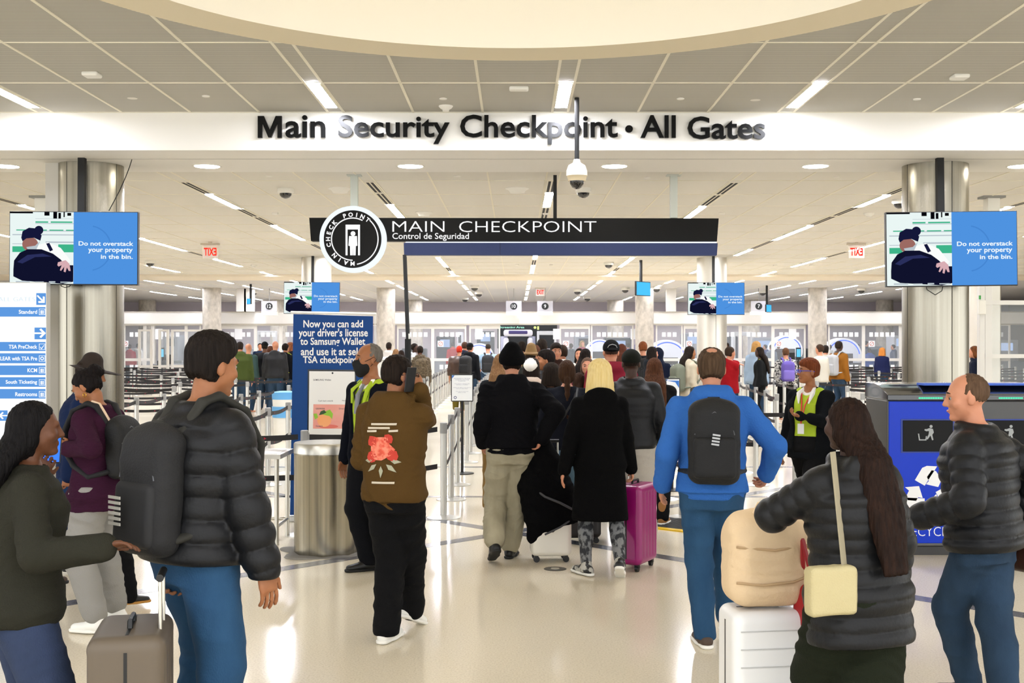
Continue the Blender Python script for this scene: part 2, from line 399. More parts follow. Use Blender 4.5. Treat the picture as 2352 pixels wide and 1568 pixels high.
def ap(px, py, Hc, label, wd=.16, dd=.16):
    Y = F*Hc/(VY-py); tag(rotloc(MB().box(-wd/2, wd/2, -dd/2, dd/2, -.04, 0).build('access_point', whitep, bevel=.015), (wx(px, Y), Y, CH+Hc+.004)), label, 'wireless box')
def rotloc(o, l, rz=0): o.location = l; o.rotation_euler = (0, 0, rz); return o
def plate(px, py, Hc, label, r=.04, mat=whitep, th=.012, name='ceiling_disc', cat='cover plate'):
    Y = F*Hc/(VY-py); tag(rotloc(MB().lathe([(r, 0), (r*.95, -th), (.001, -th*1.1)], n=20).build(name, mat, smooth=True), (wx(px, Y), Y, CH+Hc+.003)), label, cat)
def dish(px, py, Hc, label, r=.16):
    Y = F*Hc/(VY-py); tag(rotloc(MB().lathe([(r, 0), (r*1.02, -.012), (r*.75, -.035), (r*.6, -.07), (.001, -.075)], n=28).build('ceiling_speaker', whitep, smooth=True), (wx(px, Y), Y, CH+Hc+.003)), label, 'speaker')
ap(211, 168, H1, 'white rounded wireless box on the lobby ceiling at far left', .15, .15); ap(2204, 173, H1, 'white rounded wireless box on the lobby ceiling at far right', .15, .15)
ap(1192, 200, H1, 'white rectangular box on the ceiling beside the centre light strip', .19, .1)
smoke_det(1024, 243, H1, 'white smoke detector on the ceiling above the word Security')
for px, py, t in [(473, 220, 'left of the word Main'), (1018, 226, 'above the smoke detector'), (1563, 226, 'above the word All'), (2106, 227, 'right of the lettering')]:
    plate(px, py, H1, 'small round white cover disc on the lobby ceiling '+t)
for px, py, t in [(304, 226, 'at left'), (1735, 230, 'at right, by the light strip')]: plate(px, py, H1, 'flush grey speaker grille in the lobby ceiling '+t, .055, tileM2, .003, 'flush_speaker', 'speaker')
dome_cam(656, 433, H2, 1.1, 'white dome camera on the ceiling left of the round checkpoint disc')
dome_cam(1340, 432, H2, 1.1, 'white dome camera on the ceiling just behind the hanging dome camera')
dome_cam(2066, 458, H2, 1.1, 'white dome camera on the ceiling beside the right steel column')
dome_cam(345, 598, H2, 1.3, 'dark small dome camera on the ceiling right of the left screen'); dome_cam(1398, 602, H2, 1.3, 'small dome camera on the ceiling below the blue sign')
dish(781, 432, H2, 'round white ceiling speaker left of the sign post'); dish(1188, 432, H2, 'round white ceiling speaker above the word checkpoint'); dish(974, 487, H2, 'round white ceiling speaker just above the black sign', .14)
smoke_det(1996, 489, H2, 'white smoke detector on the ceiling left of the right screen', 1.2); smoke_det(583, 608, H2, 'white smoke detector on the ceiling left of the round checkpoint disc', 1.2)
for px, py, t in [(618, 404, 'left of the sign post'), (1050, 404, 'behind the beam, left of centre'), (1487, 407, 'behind the beam, right of centre'), (1921, 406, 'left of the right steel column')]:
    plate(px, py, H2, 'small white sprinkler disc on the ceiling '+t, .045)
for px, py, t in [(632, 488, 'left of the black sign'), (1253, 488, 'just above the black sign'), (1658, 488, 'right of the black sign'), (1266, 607, 'under the blue sign, right'), (1188, 607, 'under the blue sign, left'), (1780, 608, 'far right over the queue'), (1863, 608, 'farther right over the queue'), (1782, 628, 'by the far beam')]:
    ap(px, py, H2, 'small white sensor box on the ceiling '+t, .1, .08)
for px, py, t in [(1090, 655, 'left of the centre row'), (1100, 670, 'left of the centre row, farther'), (1326, 664, 'right of the centre row'), (1068, 683, 'far back left'), (1349, 681, 'far back right'), (1436, 660, 'by the concrete column'), (1508, 658, 'right of the concrete column'), (582, 667, 'far left over the checkpoint'), (1752, 667, 'right of the right far screen'), (1978, 661, 'far right over the checkpoint')]:
    dome_cam(px, py, H2, 1.7, 'tiny white dome camera over the far checkpoint '+t)
# hanging dome camera
r = empty('hanging_dome_camera', (wx(1325, 12.0), 12.0, Z1), 0, 'white hanging dome camera on a black pole in front of the beam', 'camera')
zz = lambda py: wz(py, 12.0)-Z1
MB().cyl((0, 0, zz(224)), (0, 0, zz(370)), .024).build('pole', blackm, r, smooth=True)
MB().lathe([(.03, zz(366)), (.04, zz(374)), (.085, zz(380)), (.105, zz(392)), (.108, zz(404))], n=32).build('housing', whitep, r, smooth=True)
MB().lathe([(.108, zz(404)), (.1, zz(406)), (.088, zz(416)), (.001, zz(416))], n=32).build('collar', M('beige_plastic', 'd9c9a6', .5), r, smooth=True)
MB().lathe([(.074, zz(415)), (.07, zz(422)), (.05, zz(430)), (.02, zz(434)), (.001, zz(434.5))], n=32).build('dome', smoke, r, smooth=True)
# exit signs
redE = E('exit_red', 'ff2a1c', 1.4)
def exit_sign(px, py, wpx, label, mirror, Y):
    s = wpx*Y/F; z = wz(py, Y)
    r = empty('exit_sign', (wx(px, Y), Y, z), 0, label, 'exit sign')
    MB().box(-s*.6, s*.6, -.03, .03, s*.42, s*.55).build('bracket', M('warm_grey', 'b9ae9c', .5), r)
    if Z2-(z+s*.55) > .005: MB().box(-.03, .03, -.03, .03, s*.55, Z2-z).build('stem', MATS['warm_grey'], r)
    MB().box(-s*.5, s*.5, -.006, .006, -s*.4, s*.42).build('panel', M('clear_panel', 'f4e6e0', .1, alpha=.35), r)
    text(MB(), 'EXIT', 0, 0, s*.8, s*.5, -.008, .02, .004, mirror=mirror).build('lettering', redE, r)
exit_sign(483, 578, 36, 'clear exit sign with red mirrored letters, left over the queue', True, F*H2/(VY-555))
exit_sign(1967, 578, 36, 'clear exit sign with red mirrored letters, left of the right screen', True, F*H2/(VY-557))
exit_sign(1241, 671, 20, 'small red exit sign over the far checkpoint, near the centre row', False, F*H2/(VY-661))
# ---------------------------------------------------------------- columns
def steel_column(X, Y, seam, label, top, tmat=steel):
    r = empty('steel_column', (X, Y, 0), 0, label, 'column', 'steel clad columns')
    MB().lathe([(.375, 0), (.375, top)], n=64).build('cladding', tmat, r, smooth=True)
    mb = MB()
    for a in seam: mb.box(.3745*math.sin(a)-.004, .3745*math.sin(a)+.004, -.3775*math.cos(a)-.001, -.372*math.cos(a), 0, top)
    mb.build('seam', M('seam_dark', '4d4a42', .6), r)
    MB().lathe([(.385, 0), (.385, .12), (.376, .125)], n=64).build('base_ring', steel2, r, smooth=True)
steel_column(-5.02, 13.88, [-.42, 1.2], 'brushed steel column behind the left screen', ZB)
steel_column(4.95, 13.88, [.17, -1.3], 'brushed steel column behind the right screen', ZB)
steel_column(-5.04, 29.7, [.0], 'pale steel column behind the small left screen', Z2, M('pale_steel', 'd9d4c8', .38, .8, bump=(3, .08, (60, 60, .25))))
steel_column(4.95, 29.7, [.1], 'pale steel column behind the small right screen', Z2, MATS['pale_steel'])
steel_column(11.85, 29.7, [.1], 'pale steel column seen through the glass booth at far right', Z2, MATS['pale_steel'])
for X, t in [(-11.9, 'at far left, above the dark-haired man'), (-5.09, 'behind the blue banner'), (5.03, 'right of centre, above the queue'), (11.8, 'right, left of the right screen')]:
    r = empty('concrete_column', (X, 46, 0), 0, 'mottled concrete column in front of the far glass wall, '+t, 'column', 'concrete columns')
    MB().lathe([(.36, 0), (.36, Z2)], n=40).build('shaft', concrete, r, smooth=True)
for X in (-11.9, -5.1, 5, 11.8, -18.5, 18.5):
    r = empty('concrete_column', (X*1.0, 59, 0), 0, 'mottled concrete column behind the far glass wall at %d metres %s of centre' % (abs(X), 'left' if X < 0 else 'right'), 'column', 'concrete columns')
    MB().lathe([(.42, 0), (.42, Z2)], n=32).build('shaft', concrete, r, smooth=True)
# side posts of the glazed booths
for X, t in [(-6.92, 'left'), (6.96, 'right')]:
    r = empty('support_post', (X, 17.2, 0), 0, 'slim square grey ceiling post at far %s behind the steel column' % t, 'post')
    MB().box(-.09, .09, -.09, .09, 0, Z2-.03).build('shaft', alum, r, bevel=.006); MB().box(-.16, .16, -.12, .12, Z2-.03, Z2).build('top_plate', grey, r)
# ================================================================ people: signed-distance bodies and clothes
V3 = lambda *a: np.array(a, dtype=np.float64)
def unit(v): v = np.asarray(v, float); return v/(np.linalg.norm(v)+1e-12)
def rc(a, b, ra, rb, k=.02, ax=None, wide=1., quilt=None):
    a = np.asarray(a, float); b = np.asarray(b, float); m = max(ra, rb)*max(wide, 1)+.02
    lo = np.minimum(a, b)-m; hi = np.maximum(a, b)+m; ab = b-a; L2 = float(ab@ab)+1e-12; L = math.sqrt(L2)
    if ax is not None: ax = unit(np.asarray(ax, float)-ab*(np.dot(ax, ab)/L2))
    def f(X, Y, Z):
        px, py, pz = X-a[0], Y-a[1], Z-a[2]
        t = np.clip((px*ab[0]+py*ab[1]+pz*ab[2])/L2, 0, 1)
        qx, qy, qz = px-ab[0]*t, py-ab[1]*t, pz-ab[2]*t
        r = ra+(rb-ra)*t
        if quilt: r = r+quilt[1]*(np.sqrt(np.abs(np.sin(t*L*PI/quilt[0])))-.6)
        d2 = qx*qx+qy*qy+qz*qz
        if ax is not None:
            u = qx*ax[0]+qy*ax[1]+qz*ax[2]; d2 = d2-u*u+(u/wide)**2
        return np.sqrt(np.maximum(d2, 0))-r
    return (lo, hi, f, k)
def ell(c, r, R=None, k=.02, cuts=()):
    c = np.asarray(c, float); r = np.asarray(r, float); m = r.max()+.02
    R = np.eye(3) if R is None else np.asarray(R)
    def f(X, Y, Z):
        p = [X-c[0], Y-c[1], Z-c[2]]
        l = [p[0]*R[0, i]+p[1]*R[1, i]+p[2]*R[2, i] for i in range(3)]
        g = np.sqrt((l[0]/r[0])**2+(l[1]/r[1])**2+(l[2]/r[2])**2)
        d = (g-1)*r.min()*np.where(g > 1, 1, 1)
        for pt, n in cuts:          # cuts in the local frame
            n = unit(n); d = np.maximum(d, (l[0]-pt[0])*n[0]+(l[1]-pt[1])*n[1]+(l[2]-pt[2])*n[2])
        return d
    return (c-m, c+m, f, k)
def tor(c, n, R, r, k=.02, ax=None, wide=1.):
    c = np.asarray(c, float); n = unit(n); m = R*max(1, wide)+r+.02
    if ax is not None: ax = unit(np.asarray(ax)-n*np.dot(ax, n))
    def f(X, Y, Z):
        px, py, pz = X-c[0], Y-c[1], Z-c[2]
        h = px*n[0]+py*n[1]+pz*n[2]; q2 = px*px+py*py+pz*pz-h*h
        if ax is not None: u = px*ax[0]+py*ax[1]+pz*ax[2]; q2 = q2-u*u+(u/wide)**2
        q = np.sqrt(np.maximum(q2, 0))-R
        return np.sqrt(q*q+h*h)-r
    return (c-m, c+m, f, k)
def loft(a, b, ax, ts, ws, ds, k=.03, p=2.4, quilt=None, off=None):
    """elliptic sections along a->b; ax = width axis; ts in 0..1"""
    a = np.asarray(a, float); b = np.asarray(b, float); ab = b-a; L = float(np.linalg.norm(ab)); d = ab/L
    ax = unit(np.asarray(ax, float)-d*np.dot(ax, d)); ay = np.cross(d, ax)
    m = max(max(ws), max(ds))+.03; lo = np.minimum(a, b)-m; hi = np.maximum(a, b)+m
    off = [0]*len(ts) if off is None else off
    def f(X, Y, Z):
        px, py, pz = X-a[0], Y-a[1], Z-a[2]
        t = (px*d[0]+py*d[1]+pz*d[2])/L; sh = t.shape; tf = np.clip(t, 0, 1).ravel()
        W = np.interp(tf, ts, ws).reshape(sh); D = np.interp(tf, ts, ds).reshape(sh); O = np.interp(tf, ts, off).reshape(sh)
        if quilt: q = quilt[1]*(np.sqrt(np.abs(np.sin(t*L*PI/quilt[0])))-.6); W = W+q; D = D+q
        u = (px*ax[0]+py*ax[1]+pz*ax[2])/W; v = (px*ay[0]+py*ay[1]+pz*ay[2]-O)/D
        g = (np.abs(u)**p+np.abs(v)**p)**(1/p)
        s = (g-1)*np.minimum(W, D)
        return np.maximum(np.maximum(s, (t-1)*L), -t*L)
    return (lo, hi, f, k)
def bxs(c, r, R=None, rnd=.02, k=.01):
    """rounded box"""
    c = np.asarray(c, float); r = np.asarray(r, float); m = float(np.linalg.norm(r))+.02; R = np.eye(3) if R is None else np.asarray(R)
    def f(X, Y, Z):
        p = [X-c[0], Y-c[1], Z-c[2]]; q = [np.abs(p[0]*R[0, i]+p[1]*R[1, i]+p[2]*R[2, i])-(r[i]-rnd) for i in range(3)]
        o = np.sqrt(sum(np.maximum(x, 0)**2 for x in q)); return o+np.minimum(np.maximum(np.maximum(q[0], q[1]), q[2]), 0)-rnd
    return (c-m, c+m, f, k)
EDG = [(a, b) for a in range(8) for b in range(a+1, 8) if bin(a ^ b).count('1') == 1]
def mesh_sdf(prims, h, subs=(), zmin=None, zmax=None):
    lo = np.min([p[0] for p in prims], 0)-2*h; hi = np.max([p[1] for p in prims], 0)+2*h
    if zmin is not None: lo[2] = max(lo[2], zmin-3*h)
    n = np.ceil((hi-lo)/h).astype(int)+1
    G = np.full(n, 1e3, np.float32); ax = [lo[i]+h*np.arange(n[i]) for i in range(3)]
    def region(p, ex):
        i0 = np.maximum(0, np.floor((p[0]-ex-lo)/h).astype(int)); i1 = np.minimum(n, np.ceil((p[1]+ex-lo)/h).astype(int)+1)
        return i0, i1
    for p in prims:
        i0, i1 = region(p, p[3]+2*h)
        if (i1 <= i0).any(): continue
        d = p[2](ax[0][i0[0]:i1[0], None, None], ax[1][None, i0[1]:i1[1], None], ax[2][None, None, i0[2]:i1[2]]).astype(np.float32)
        sl = tuple(slice(i0[j], i1[j]) for j in range(3)); A = G[sl]; k = p[3]
        if k > 0:
            hh = np.clip(.5+.5*(A-d)/k, 0, 1); G[sl] = np.where(A > 900, d, A+(d-A)*hh-k*hh*(1-hh))
        else: G[sl] = np.minimum(A, d)
    for p in subs:
        i0, i1 = region(p, p[3]+2*h)
        if (i1 <= i0).any(): continue
        d = -p[2](ax[0][i0[0]:i1[0], None, None], ax[1][None, i0[1]:i1[1], None], ax[2][None, None, i0[2]:i1[2]]).astype(np.float32)
        sl = tuple(slice(i0[j], i1[j]) for j in range(3)); A = G[sl]; k = max(p[3], 1e-4)
        hh = np.clip(.5-.5*(A-d)/k, 0, 1); G[sl] = A+(d-A)*hh+k*hh*(1-hh)
    if zmin is not None:
        G = np.maximum(G, (zmin-ax[2])[None, None, :]).astype(np.float32)
    if zmax is not None:
        G = np.maximum(G, (ax[2]-zmax)[None, None, :]).astype(np.float32)
    S = G < 0
    c = S[:-1, :-1, :-1].astype(np.int8)
    cnt = np.zeros(np.array(n)-1, np.int8)
    for i in (0, 1):
        for j in (0, 1):
            for k in (0, 1):
                cnt += S[i:n[0]-1+i, j:n[1]-1+j, k:n[2]-1+k]
    act = (cnt > 0) & (cnt < 8); I = np.argwhere(act)
    if len(I) == 0: return np.zeros((0, 3)), np.zeros((0, 4), int)
    offs = np.array([[(c >> 2) & 1, (c >> 1) & 1, c & 1] for c in range(8)])
    vals = np.stack([G[I[:, 0]+o[0], I[:, 1]+o[1], I[:, 2]+o[2]] for o in offs], 1)
    P = np.zeros((len(I), 3)); N = np.zeros(len(I))
    for a, b in EDG:
        va, vb = vals[:, a], vals[:, b]; m = (va < 0) != (vb < 0)
        t = np.where(m, va/(va-vb+1e-20), 0)
        P += np.where(m[:, None], offs[a]+t[:, None]*(offs[b]-offs[a]), 0); N += m
    V = lo+h*(I+P/N[:, None])
    idx = np.full(np.array(n)-1, -1, np.int32); idx[I[:, 0], I[:, 1], I[:, 2]] = np.arange(len(I))
    quads = []
    for axn in range(3):
        o = [0, 0, 0]; o[axn] = 1
        A = S[:n[0]-o[0], :n[1]-o[1], :n[2]-o[2]]; B = S[o[0]:, o[1]:, o[2]:]
        D = np.argwhere(A != B); u, v = [(1, 2), (2, 0), (0, 1)][axn]
        ok = (D[:, u] > 0) & (D[:, v] > 0) & (D[:, u] < n[u]-1) & (D[:, v] < n[v]-1); D = D[ok]
        eu = np.zeros(3, int); eu[u] = 1; ev = np.zeros(3, int); ev[v] = 1
        g = lambda q: idx[q[:, 0], q[:, 1], q[:, 2]]
        Q = np.stack([g(D-eu-ev), g(D-ev), g(D), g(D-eu)], 1)
        inside = S[D[:, 0], D[:, 1], D[:, 2]]
        Q = np.where(inside[:, None], Q, Q[:, ::-1]); quads.append(Q[(Q >= 0).all(1)])
    Q = np.concatenate(quads)
    # light smoothing (one tangential pass)
    return V, Q
def smooth(V, Q, it=2, f=.5):
    for _ in range(it):
        s = np.zeros_like(V); c = np.zeros(len(V))
        for a in range(4):
            b = (a+1) % 4; np.add.at(s, Q[:, a], V[Q[:, b]]); np.add.at(c, Q[:, a], 1); np.add.at(s, Q[:, b], V[Q[:, a]]); np.add.at(c, Q[:, b], 1)
        V = V*(1-f)+f*s/np.maximum(c, 1)[:, None]
    return V
def vnormals(V, Q):
    n = np.cross(V[Q[:, 2]]-V[Q[:, 0]], V[Q[:, 3]]-V[Q[:, 1]]); N = np.zeros_like(V)
    for a in range(4): np.add.at(N, Q[:, a], n)
    return N/(np.linalg.norm(N, axis=1)[:, None]+1e-12)
def to_obj(name, V, Q, mat, parent, s=1.):
    me = bpy.data.meshes.new(name); me.vertices.add(len(V)); me.vertices.foreach_set('co', (V*s).astype(np.float32).ravel())
    me.loops.add(len(Q)*4); me.loops.foreach_set('vertex_index', Q.astype(np.int32).ravel())
    me.polygons.add(len(Q)); me.polygons.foreach_set('loop_start', np.arange(0, len(Q)*4, 4, dtype=np.int32))
    try: me.polygons.foreach_set('loop_total', np.full(len(Q), 4, np.int32))
    except Exception: pass
    me.update(); me.validate()
    return link_mesh(name, me, mat, parent, smooth=True)
def folds(V, N, amp, seed=0, fx=1.):
    """soft cloth wrinkles, mostly crosswise"""
    r = np.random.RandomState(seed); d = np.zeros(len(V))
    for f, a in ((14*fx, .5), (27*fx, .33), (48*fx, .17)):
        ph = r.rand(6)*6.28; ux = r.randn(3)*.45; ux[2] = 1
        w = np.sin(V@ (r.randn(3)*f*.28)+ph[0])*1.4+np.sin(V@(r.randn(3)*f*.4)+ph[1])*.8
        s = np.sin(V@(ux*f)+w+ph[2]); m = .5+.5*np.sin(V@(r.randn(3)*7)+ph[3])
        d += a*(1-np.abs(s)*1.6)*m
    return V+N*(amp*1.5*d)[:, None]
def Rz(a): c, s = math.cos(a), math.sin(a); return np.array([[c, -s, 0], [s, c, 0], [0, 0, 1.]])
def Rx(a): c, s = math.cos(a), math.sin(a); return np.array([[1, 0, 0], [0, c, -s], [0, s, c]])
def Ry(a): c, s = math.cos(a), math.sin(a); return np.array([[c, 0, s], [0, 1, 0], [-s, 0, c]])
def ik(a, t, l1, l2, pole):
    a = np.asarray(a, float); t = np.asarray(t, float); d = t-a; L = np.linalg.norm(d); mx = (l1+l2)*.999
    if L > mx: d = d/L*mx; L = mx; t = a+d
    u = d/L; x = (l1*l1-l2*l2+L*L)/(2*L); hgt = math.sqrt(max(l1*l1-x*x, 0)); p = np.asarray(pole, float); p = unit(p-u*np.dot(p, u))
    return a+u*x+p*hgt, t
SKIN = {'light': ('b87a5c', 'c78c6e'), 'tan': ('8f5a38', 'a06a47'), 'brown': ('57341f', '67402a'), 'dark': ('351f15', '432a1e')}
def skin(n): a, b = SKIN[n]; return M('skin_'+n, a, .5, spec=.4, var=(14, .6, b), bump=(160, .08))
def cloth(col, rough=.85, kind='cotton', col2=None):
    n = 'cloth_%s_%s' % (kind, col)
    def dye(h):
        v = [int(h[i:i+2], 16)/255 for i in (0, 2, 4)]; m = max(v); f = .62 if m < .2 else .74 if m < .8 else .86
        return [x*f for x in v]
    col = dye(col); col2 = dye(col2) if col2 else None
    if kind == 'puffer': return M(n, col, .48, spec=.3, bump=(70, .25, (1, 1, 1), .006))
    if kind == 'denim': return M(n, col, .85, spec=.15, var=(9, .7, col2 or col, (1, 1, .35)), bump=(220, .35, (1, 1, .4)))
    if kind == 'knit': return M(n, col, .95, spec=.1, bump=(150, .7, (.25, .25, 1.4)))
    if kind == 'wool': return M(n, col, .95, spec=.08, bump=(120, .5))
    if kind == 'pattern': return M(n, col, .85, var=(26, .12, col2, (1, 1, .8)), bump=(120, .2))
    if kind == 'leather': return M(n, col, .35, bump=(90, .2), var=(8, .6, col2 or col))
    if kind == 'camo': return M(n, col, .9, var=(22, .15, col2))
    return M(n, col, rough, spec=.15, bump=(160, .4))
def hairm(col, col2=None): return M('hair_'+col, col, .6, spec=.08, var=(70, .5, col2 or col, (1, 1, .08)), bump=(110, .9, (1, 1, .06), .012))
class P: pass
def person(label, x, y, yaw=0., h=1.75, sex='m', build=1., lean=0., head=(0, 0), LF=None, RF=None, LH=None, RH=None, Lp=None, Rp=None,
           curl=(.35, .35), skinc='light', top=None, bottom=None, shoes=None, hair=None, hat=None, vox=.009, face=False, hdir=(None, None), group=None, glasses=None, seed=1, z0=0., swap=None):
    """local frame: +y forward, +x to the person's right; feet/hands targets in metres for a 1.75 m figure"""
    s = h/1.75; fem = sex == 'f'; B = P()
    root = empty('person', (x, y, z0), math.radians(yaw), label, 'person', group)
    la = math.radians(lean); U = V3(0, math.sin(la), math.cos(la)); Hc = V3(0, 0, .93)
    def ft(T):
        if isinstance(T, dict):
            q = Rz(-math.radians(yaw))@(V3(*T['w'])-V3(x, y, z0))/s; return (q[0], q[1], q[2])+tuple(T.get('a', (0, 0)))
        return T
    LF, RF = ft(LF), ft(RF)
    if LF is None: LF = (-.10, 0, .085, 0, 8)
    if RF is None: RF = (.10, 0, .085, 0, -8)
    hw = .085 if not fem else .09
    SH = (.185 if not fem else .158)*build**.5
    at = lambda z, xx=0., yy=0.: Hc+U*(z-.93)+V3(xx, yy, 0)
    B.e = top['e'] if top and 'e' in top else .022
    neck0 = at(1.46, 0, -.005); headc = at(1.46)+U*.15
    hy, hp = math.radians(head[0]), math.radians(head[1])
    HR = Rz(hy)@Rx(-hp-la*.4)
    hd = neck0+U*.085+V3(0, .012, 0)+HR@V3(0, .018, .085)     # head centre
    B.hd, B.HR, B.U, B.at = hd, HR, U, at
    arms = {}
    for sd, T, pole, cu in ((-1, LH, Lp, curl[0]), (1, RH, Rp, curl[1])):
        sh = at(1.39, sd*SH, -.005)
        if isinstance(T, dict):
            q = Rz(-math.radians(yaw))@(V3(*T['w'])-V3(x, y, z0))/s; T = tuple(q)
        if T is None: T = (sd*(SH+.06), .03, .86)
        if pole is None: pole = (sd*.18, -1, -.1)
        el, wr = ik(sh, T, .285, .255, pole); arms[sd] = (sh, el, wr, cu)
    legs = {}
    for sd, T in ((-1, LF), (1, RF)):
        hip = Hc+V3(sd*hw, 0, -.02); an = V3(T[0], T[1], T[2]); kn, an = ik(hip, an, .43, .42, (sd*.08, 1, 0)); legs[sd] = (hip, kn, an, math.radians(T[3] if len(T) > 3 else 0), math.radians(T[4] if len(T) > 4 else 0))
    B.arms, B.legs = arms, legs
    g = build
    tz = [.84, .90, 1.0, 1.10, 1.22, 1.32, 1.40, 1.455, 1.49]
    if fem: tw = [.15, .172, .148, .135, .148, .154, .128, .075, .055]; td = [.10, .118, .098, .092, .112, .112, .09, .062, .052]
    else: tw = [.14, .160, .150, .150, .165, .176, .150, .085, .062]; td = [.10, .112, .102, .102, .112, .116, .098, .068, .058]
    tw = [w*(1+(g-1)*(1.0 if z < 1.35 else .4)) for w, z in zip(tw, tz)]; td = [w*(1+(g-1)*(1.3 if z < 1.35 else .4)) for w, z in zip(td, tz)]
    ra = [(.05, .04, .027), (.042, .034, .023)][fem]; ra = [r*g**.6 for r in ra]
    rl = [(.088, .056, .036), (.09, .054, .034)][fem]; rl = [r*g**.7 for r in rl]
    def torso(e, z0_, z1_=1.49, quilt=None, flare=0., k=.03, extra=None):
        zs = np.array([z0_]+[z for z in tz if z > z0_+.01 and z < z1_]+[z1_])
        ws = np.interp(zs, tz, tw); ds = np.interp(zs, tz, td)
        e_ = e*np.clip((1.52-zs)/.1, .25, 1)
        low = np.clip((.95-zs)/.5, 0, 1); ws = ws+e_+flare*low; ds = ds+e_*1.05+flare*low
        if extra: ws = ws+np.interp(zs, extra[0], extra[1]); ds = ds+np.interp(zs, extra[0], extra[1])
        a = at(z0_); b = at(z1_)
        if z0_ < .85: a = V3(at(.93)[0], at(.93)[1]+(at(z0_)[1]-at(.93)[1])*.3, z0_)
        return loft(a, b, (1, 0, 0), list((zs-zs[0])/(zs[-1]-zs[0])), list(ws), list(ds), quilt=quilt, k=k)
    # ---------------- body
    pr = [torso(0, .86), rc(at(.90, -.06), at(.90, .06), .10, .10, .04)]
    for sd in (-1, 1):
        sh, el, wr, cu = arms[sd]; hip, kn, an, pit, fy = legs[sd]
        pr += [rc(at(1.425, sd*.05), sh+V3(0, 0, .0), .04, .05, .03), rc(sh, el, ra[0]*1.05, ra[1]), rc(el, wr, ra[1], ra[2])]
        pr += [rc(hip, kn, rl[0], rl[1], .03), rc(kn, an, rl[1], rl[2], .02), rc(kn+(an-kn)*.28+V3(0, -.018, 0), kn+(an-kn)*.5+V3(0, -.012, 0), .047, .04, .03)]
    pr += [rc(neck0-U*.03, neck0+U*.095+V3(0, .014, 0), .056 if not fem else .047, .052 if not fem else .043, .03)]
    hs = 1. if not fem else .95
    L = lambda a, b, c: hd+HR@(V3(a, b, c)*hs)
    pr += [ell(L(0, -.012, .035), V3(.076, .097, .088)*hs, HR, .02), ell(L(0, .02, -.01), V3(.068, .078, .09)*hs, HR, .02), rc(L(0, .03, -.05), L(0, .062, -.09), .05*hs, .024*hs, .03, ax=HR@V3(1, 0, 0), wide=1.15)]
    subs = []
    if vox < .02:
        pr += [rc(L(0, .094, .018), L(0, .112, -.022), .0075, .0125, .012), rc(L(-.012, .1, -.026), L(.012, .1, -.026), .008, .008, .008)]
        pr += [rc(L(-.035, .084, .03), L(.035, .084, .03), .011, .011, .012), rc(L(-.018, .092, -.054), L(.018, .092, -.054), .007, .007, .006), rc(L(-.014, .091, -.064), L(.014, .091, -.064), .008, .008, .006), ell(L(0, .083, -.095), (.018, .014, .014), HR, .015)]
        for sd in (-1, 1): pr += [ell(L(sd*.077, -.012, -.008), V3(.009, .019, .031), HR@Rz(-sd*.35), .008), ell(L(sd*.05, .062, -.02), (.02, .02, .02), HR, .02)]
        subs += [ell(L(sd*.033, .1, .008), (.017, .014, .011), HR, .012) for sd in (-1, 1)]
    # hands
    for sd in (-1, 1):
        sh, el, wr, cu = arms[sd]; d = unit(wr-el); hdv = hdir[0 if sd < 0 else 1]
        thd = V3(0, 1, 0)
        if hdv is not None: d = unit(hdv[0]) if hdv[0] is not None else d; thd = V3(*hdv[1])
        thd = unit(thd-d*np.dot(thd, d)); nrm = np.cross(d, thd)*(-1 if sd > 0 else 1)   # palm normal
        B.__dict__['hand%d' % sd] = (wr, d, thd, nrm)
        hz = .92 if fem else 1.
        pr += [loft(wr-d*.02, wr+d*.088*hz, thd, [0, .3, .8, 1], [.024*hz, .034*hz, .042*hz, .04*hz], [.02*hz, .018*hz, .016*hz, .014*hz], k=.012, p=2.2)]
        if vox < .014:
            for i, (o, ln) in enumerate(((.033, .072), (.011, .08), (-.011, .074), (-.032, .058))):
                p = wr+d*.083*hz+thd*o*hz; a_ = cu*.7+.1*(i*.25); seg = [ln*.45, ln*.32, ln*.26]; dd = d+thd*o*1.2
                for j, sl in enumerate(seg):
                    ang = a_*(j+1)*.95; v = unit(dd*math.cos(ang)+nrm*math.sin(ang)); q = p+v*sl*hz; pr.append(rc(p, q, .0088*hz, .008*hz, .003)); p = q
            p = wr+d*.03*hz+thd*.03*hz; v = unit(d*.75+thd*.7+nrm*.25*cu*2); q = p+v*.04*hz; pr.append(rc(p, q, .013*hz, .0105*hz, .01)); v2 = unit(d+thd*.15+nrm*.5*cu); pr.append(rc(q, q+v2*.036*hz, .0105*hz, .0085*hz, .004))
        else: pr += [loft(wr+d*.08, wr+d*.15+nrm*.04*cu, thd, [0, 1], [.038, .03], [.014, .011], k=.01)]
        B.__dict__['grip%d' % sd] = wr+d*.09*hz+nrm*.03
    for sd in (-1, 1):
        hip, kn, an, pit, fy = legs[sd]; FR = Rz(fy)@Rx(pit); fo = lambda a, b, c: an+FR@V3(a, b, c)
        pr += [rc(fo(0, -.03, -.04), fo(0, .14, -.055), .035, .026, .02, ax=FR@V3(1, 0, 0), wide=1.2)]
    bv = vox if vox > .012 else .0065
    V, Q = mesh_sdf(pr, bv, subs); V = smooth(V, Q, 1)
    body = to_obj('body', V, Q, skin(skinc), root, s)
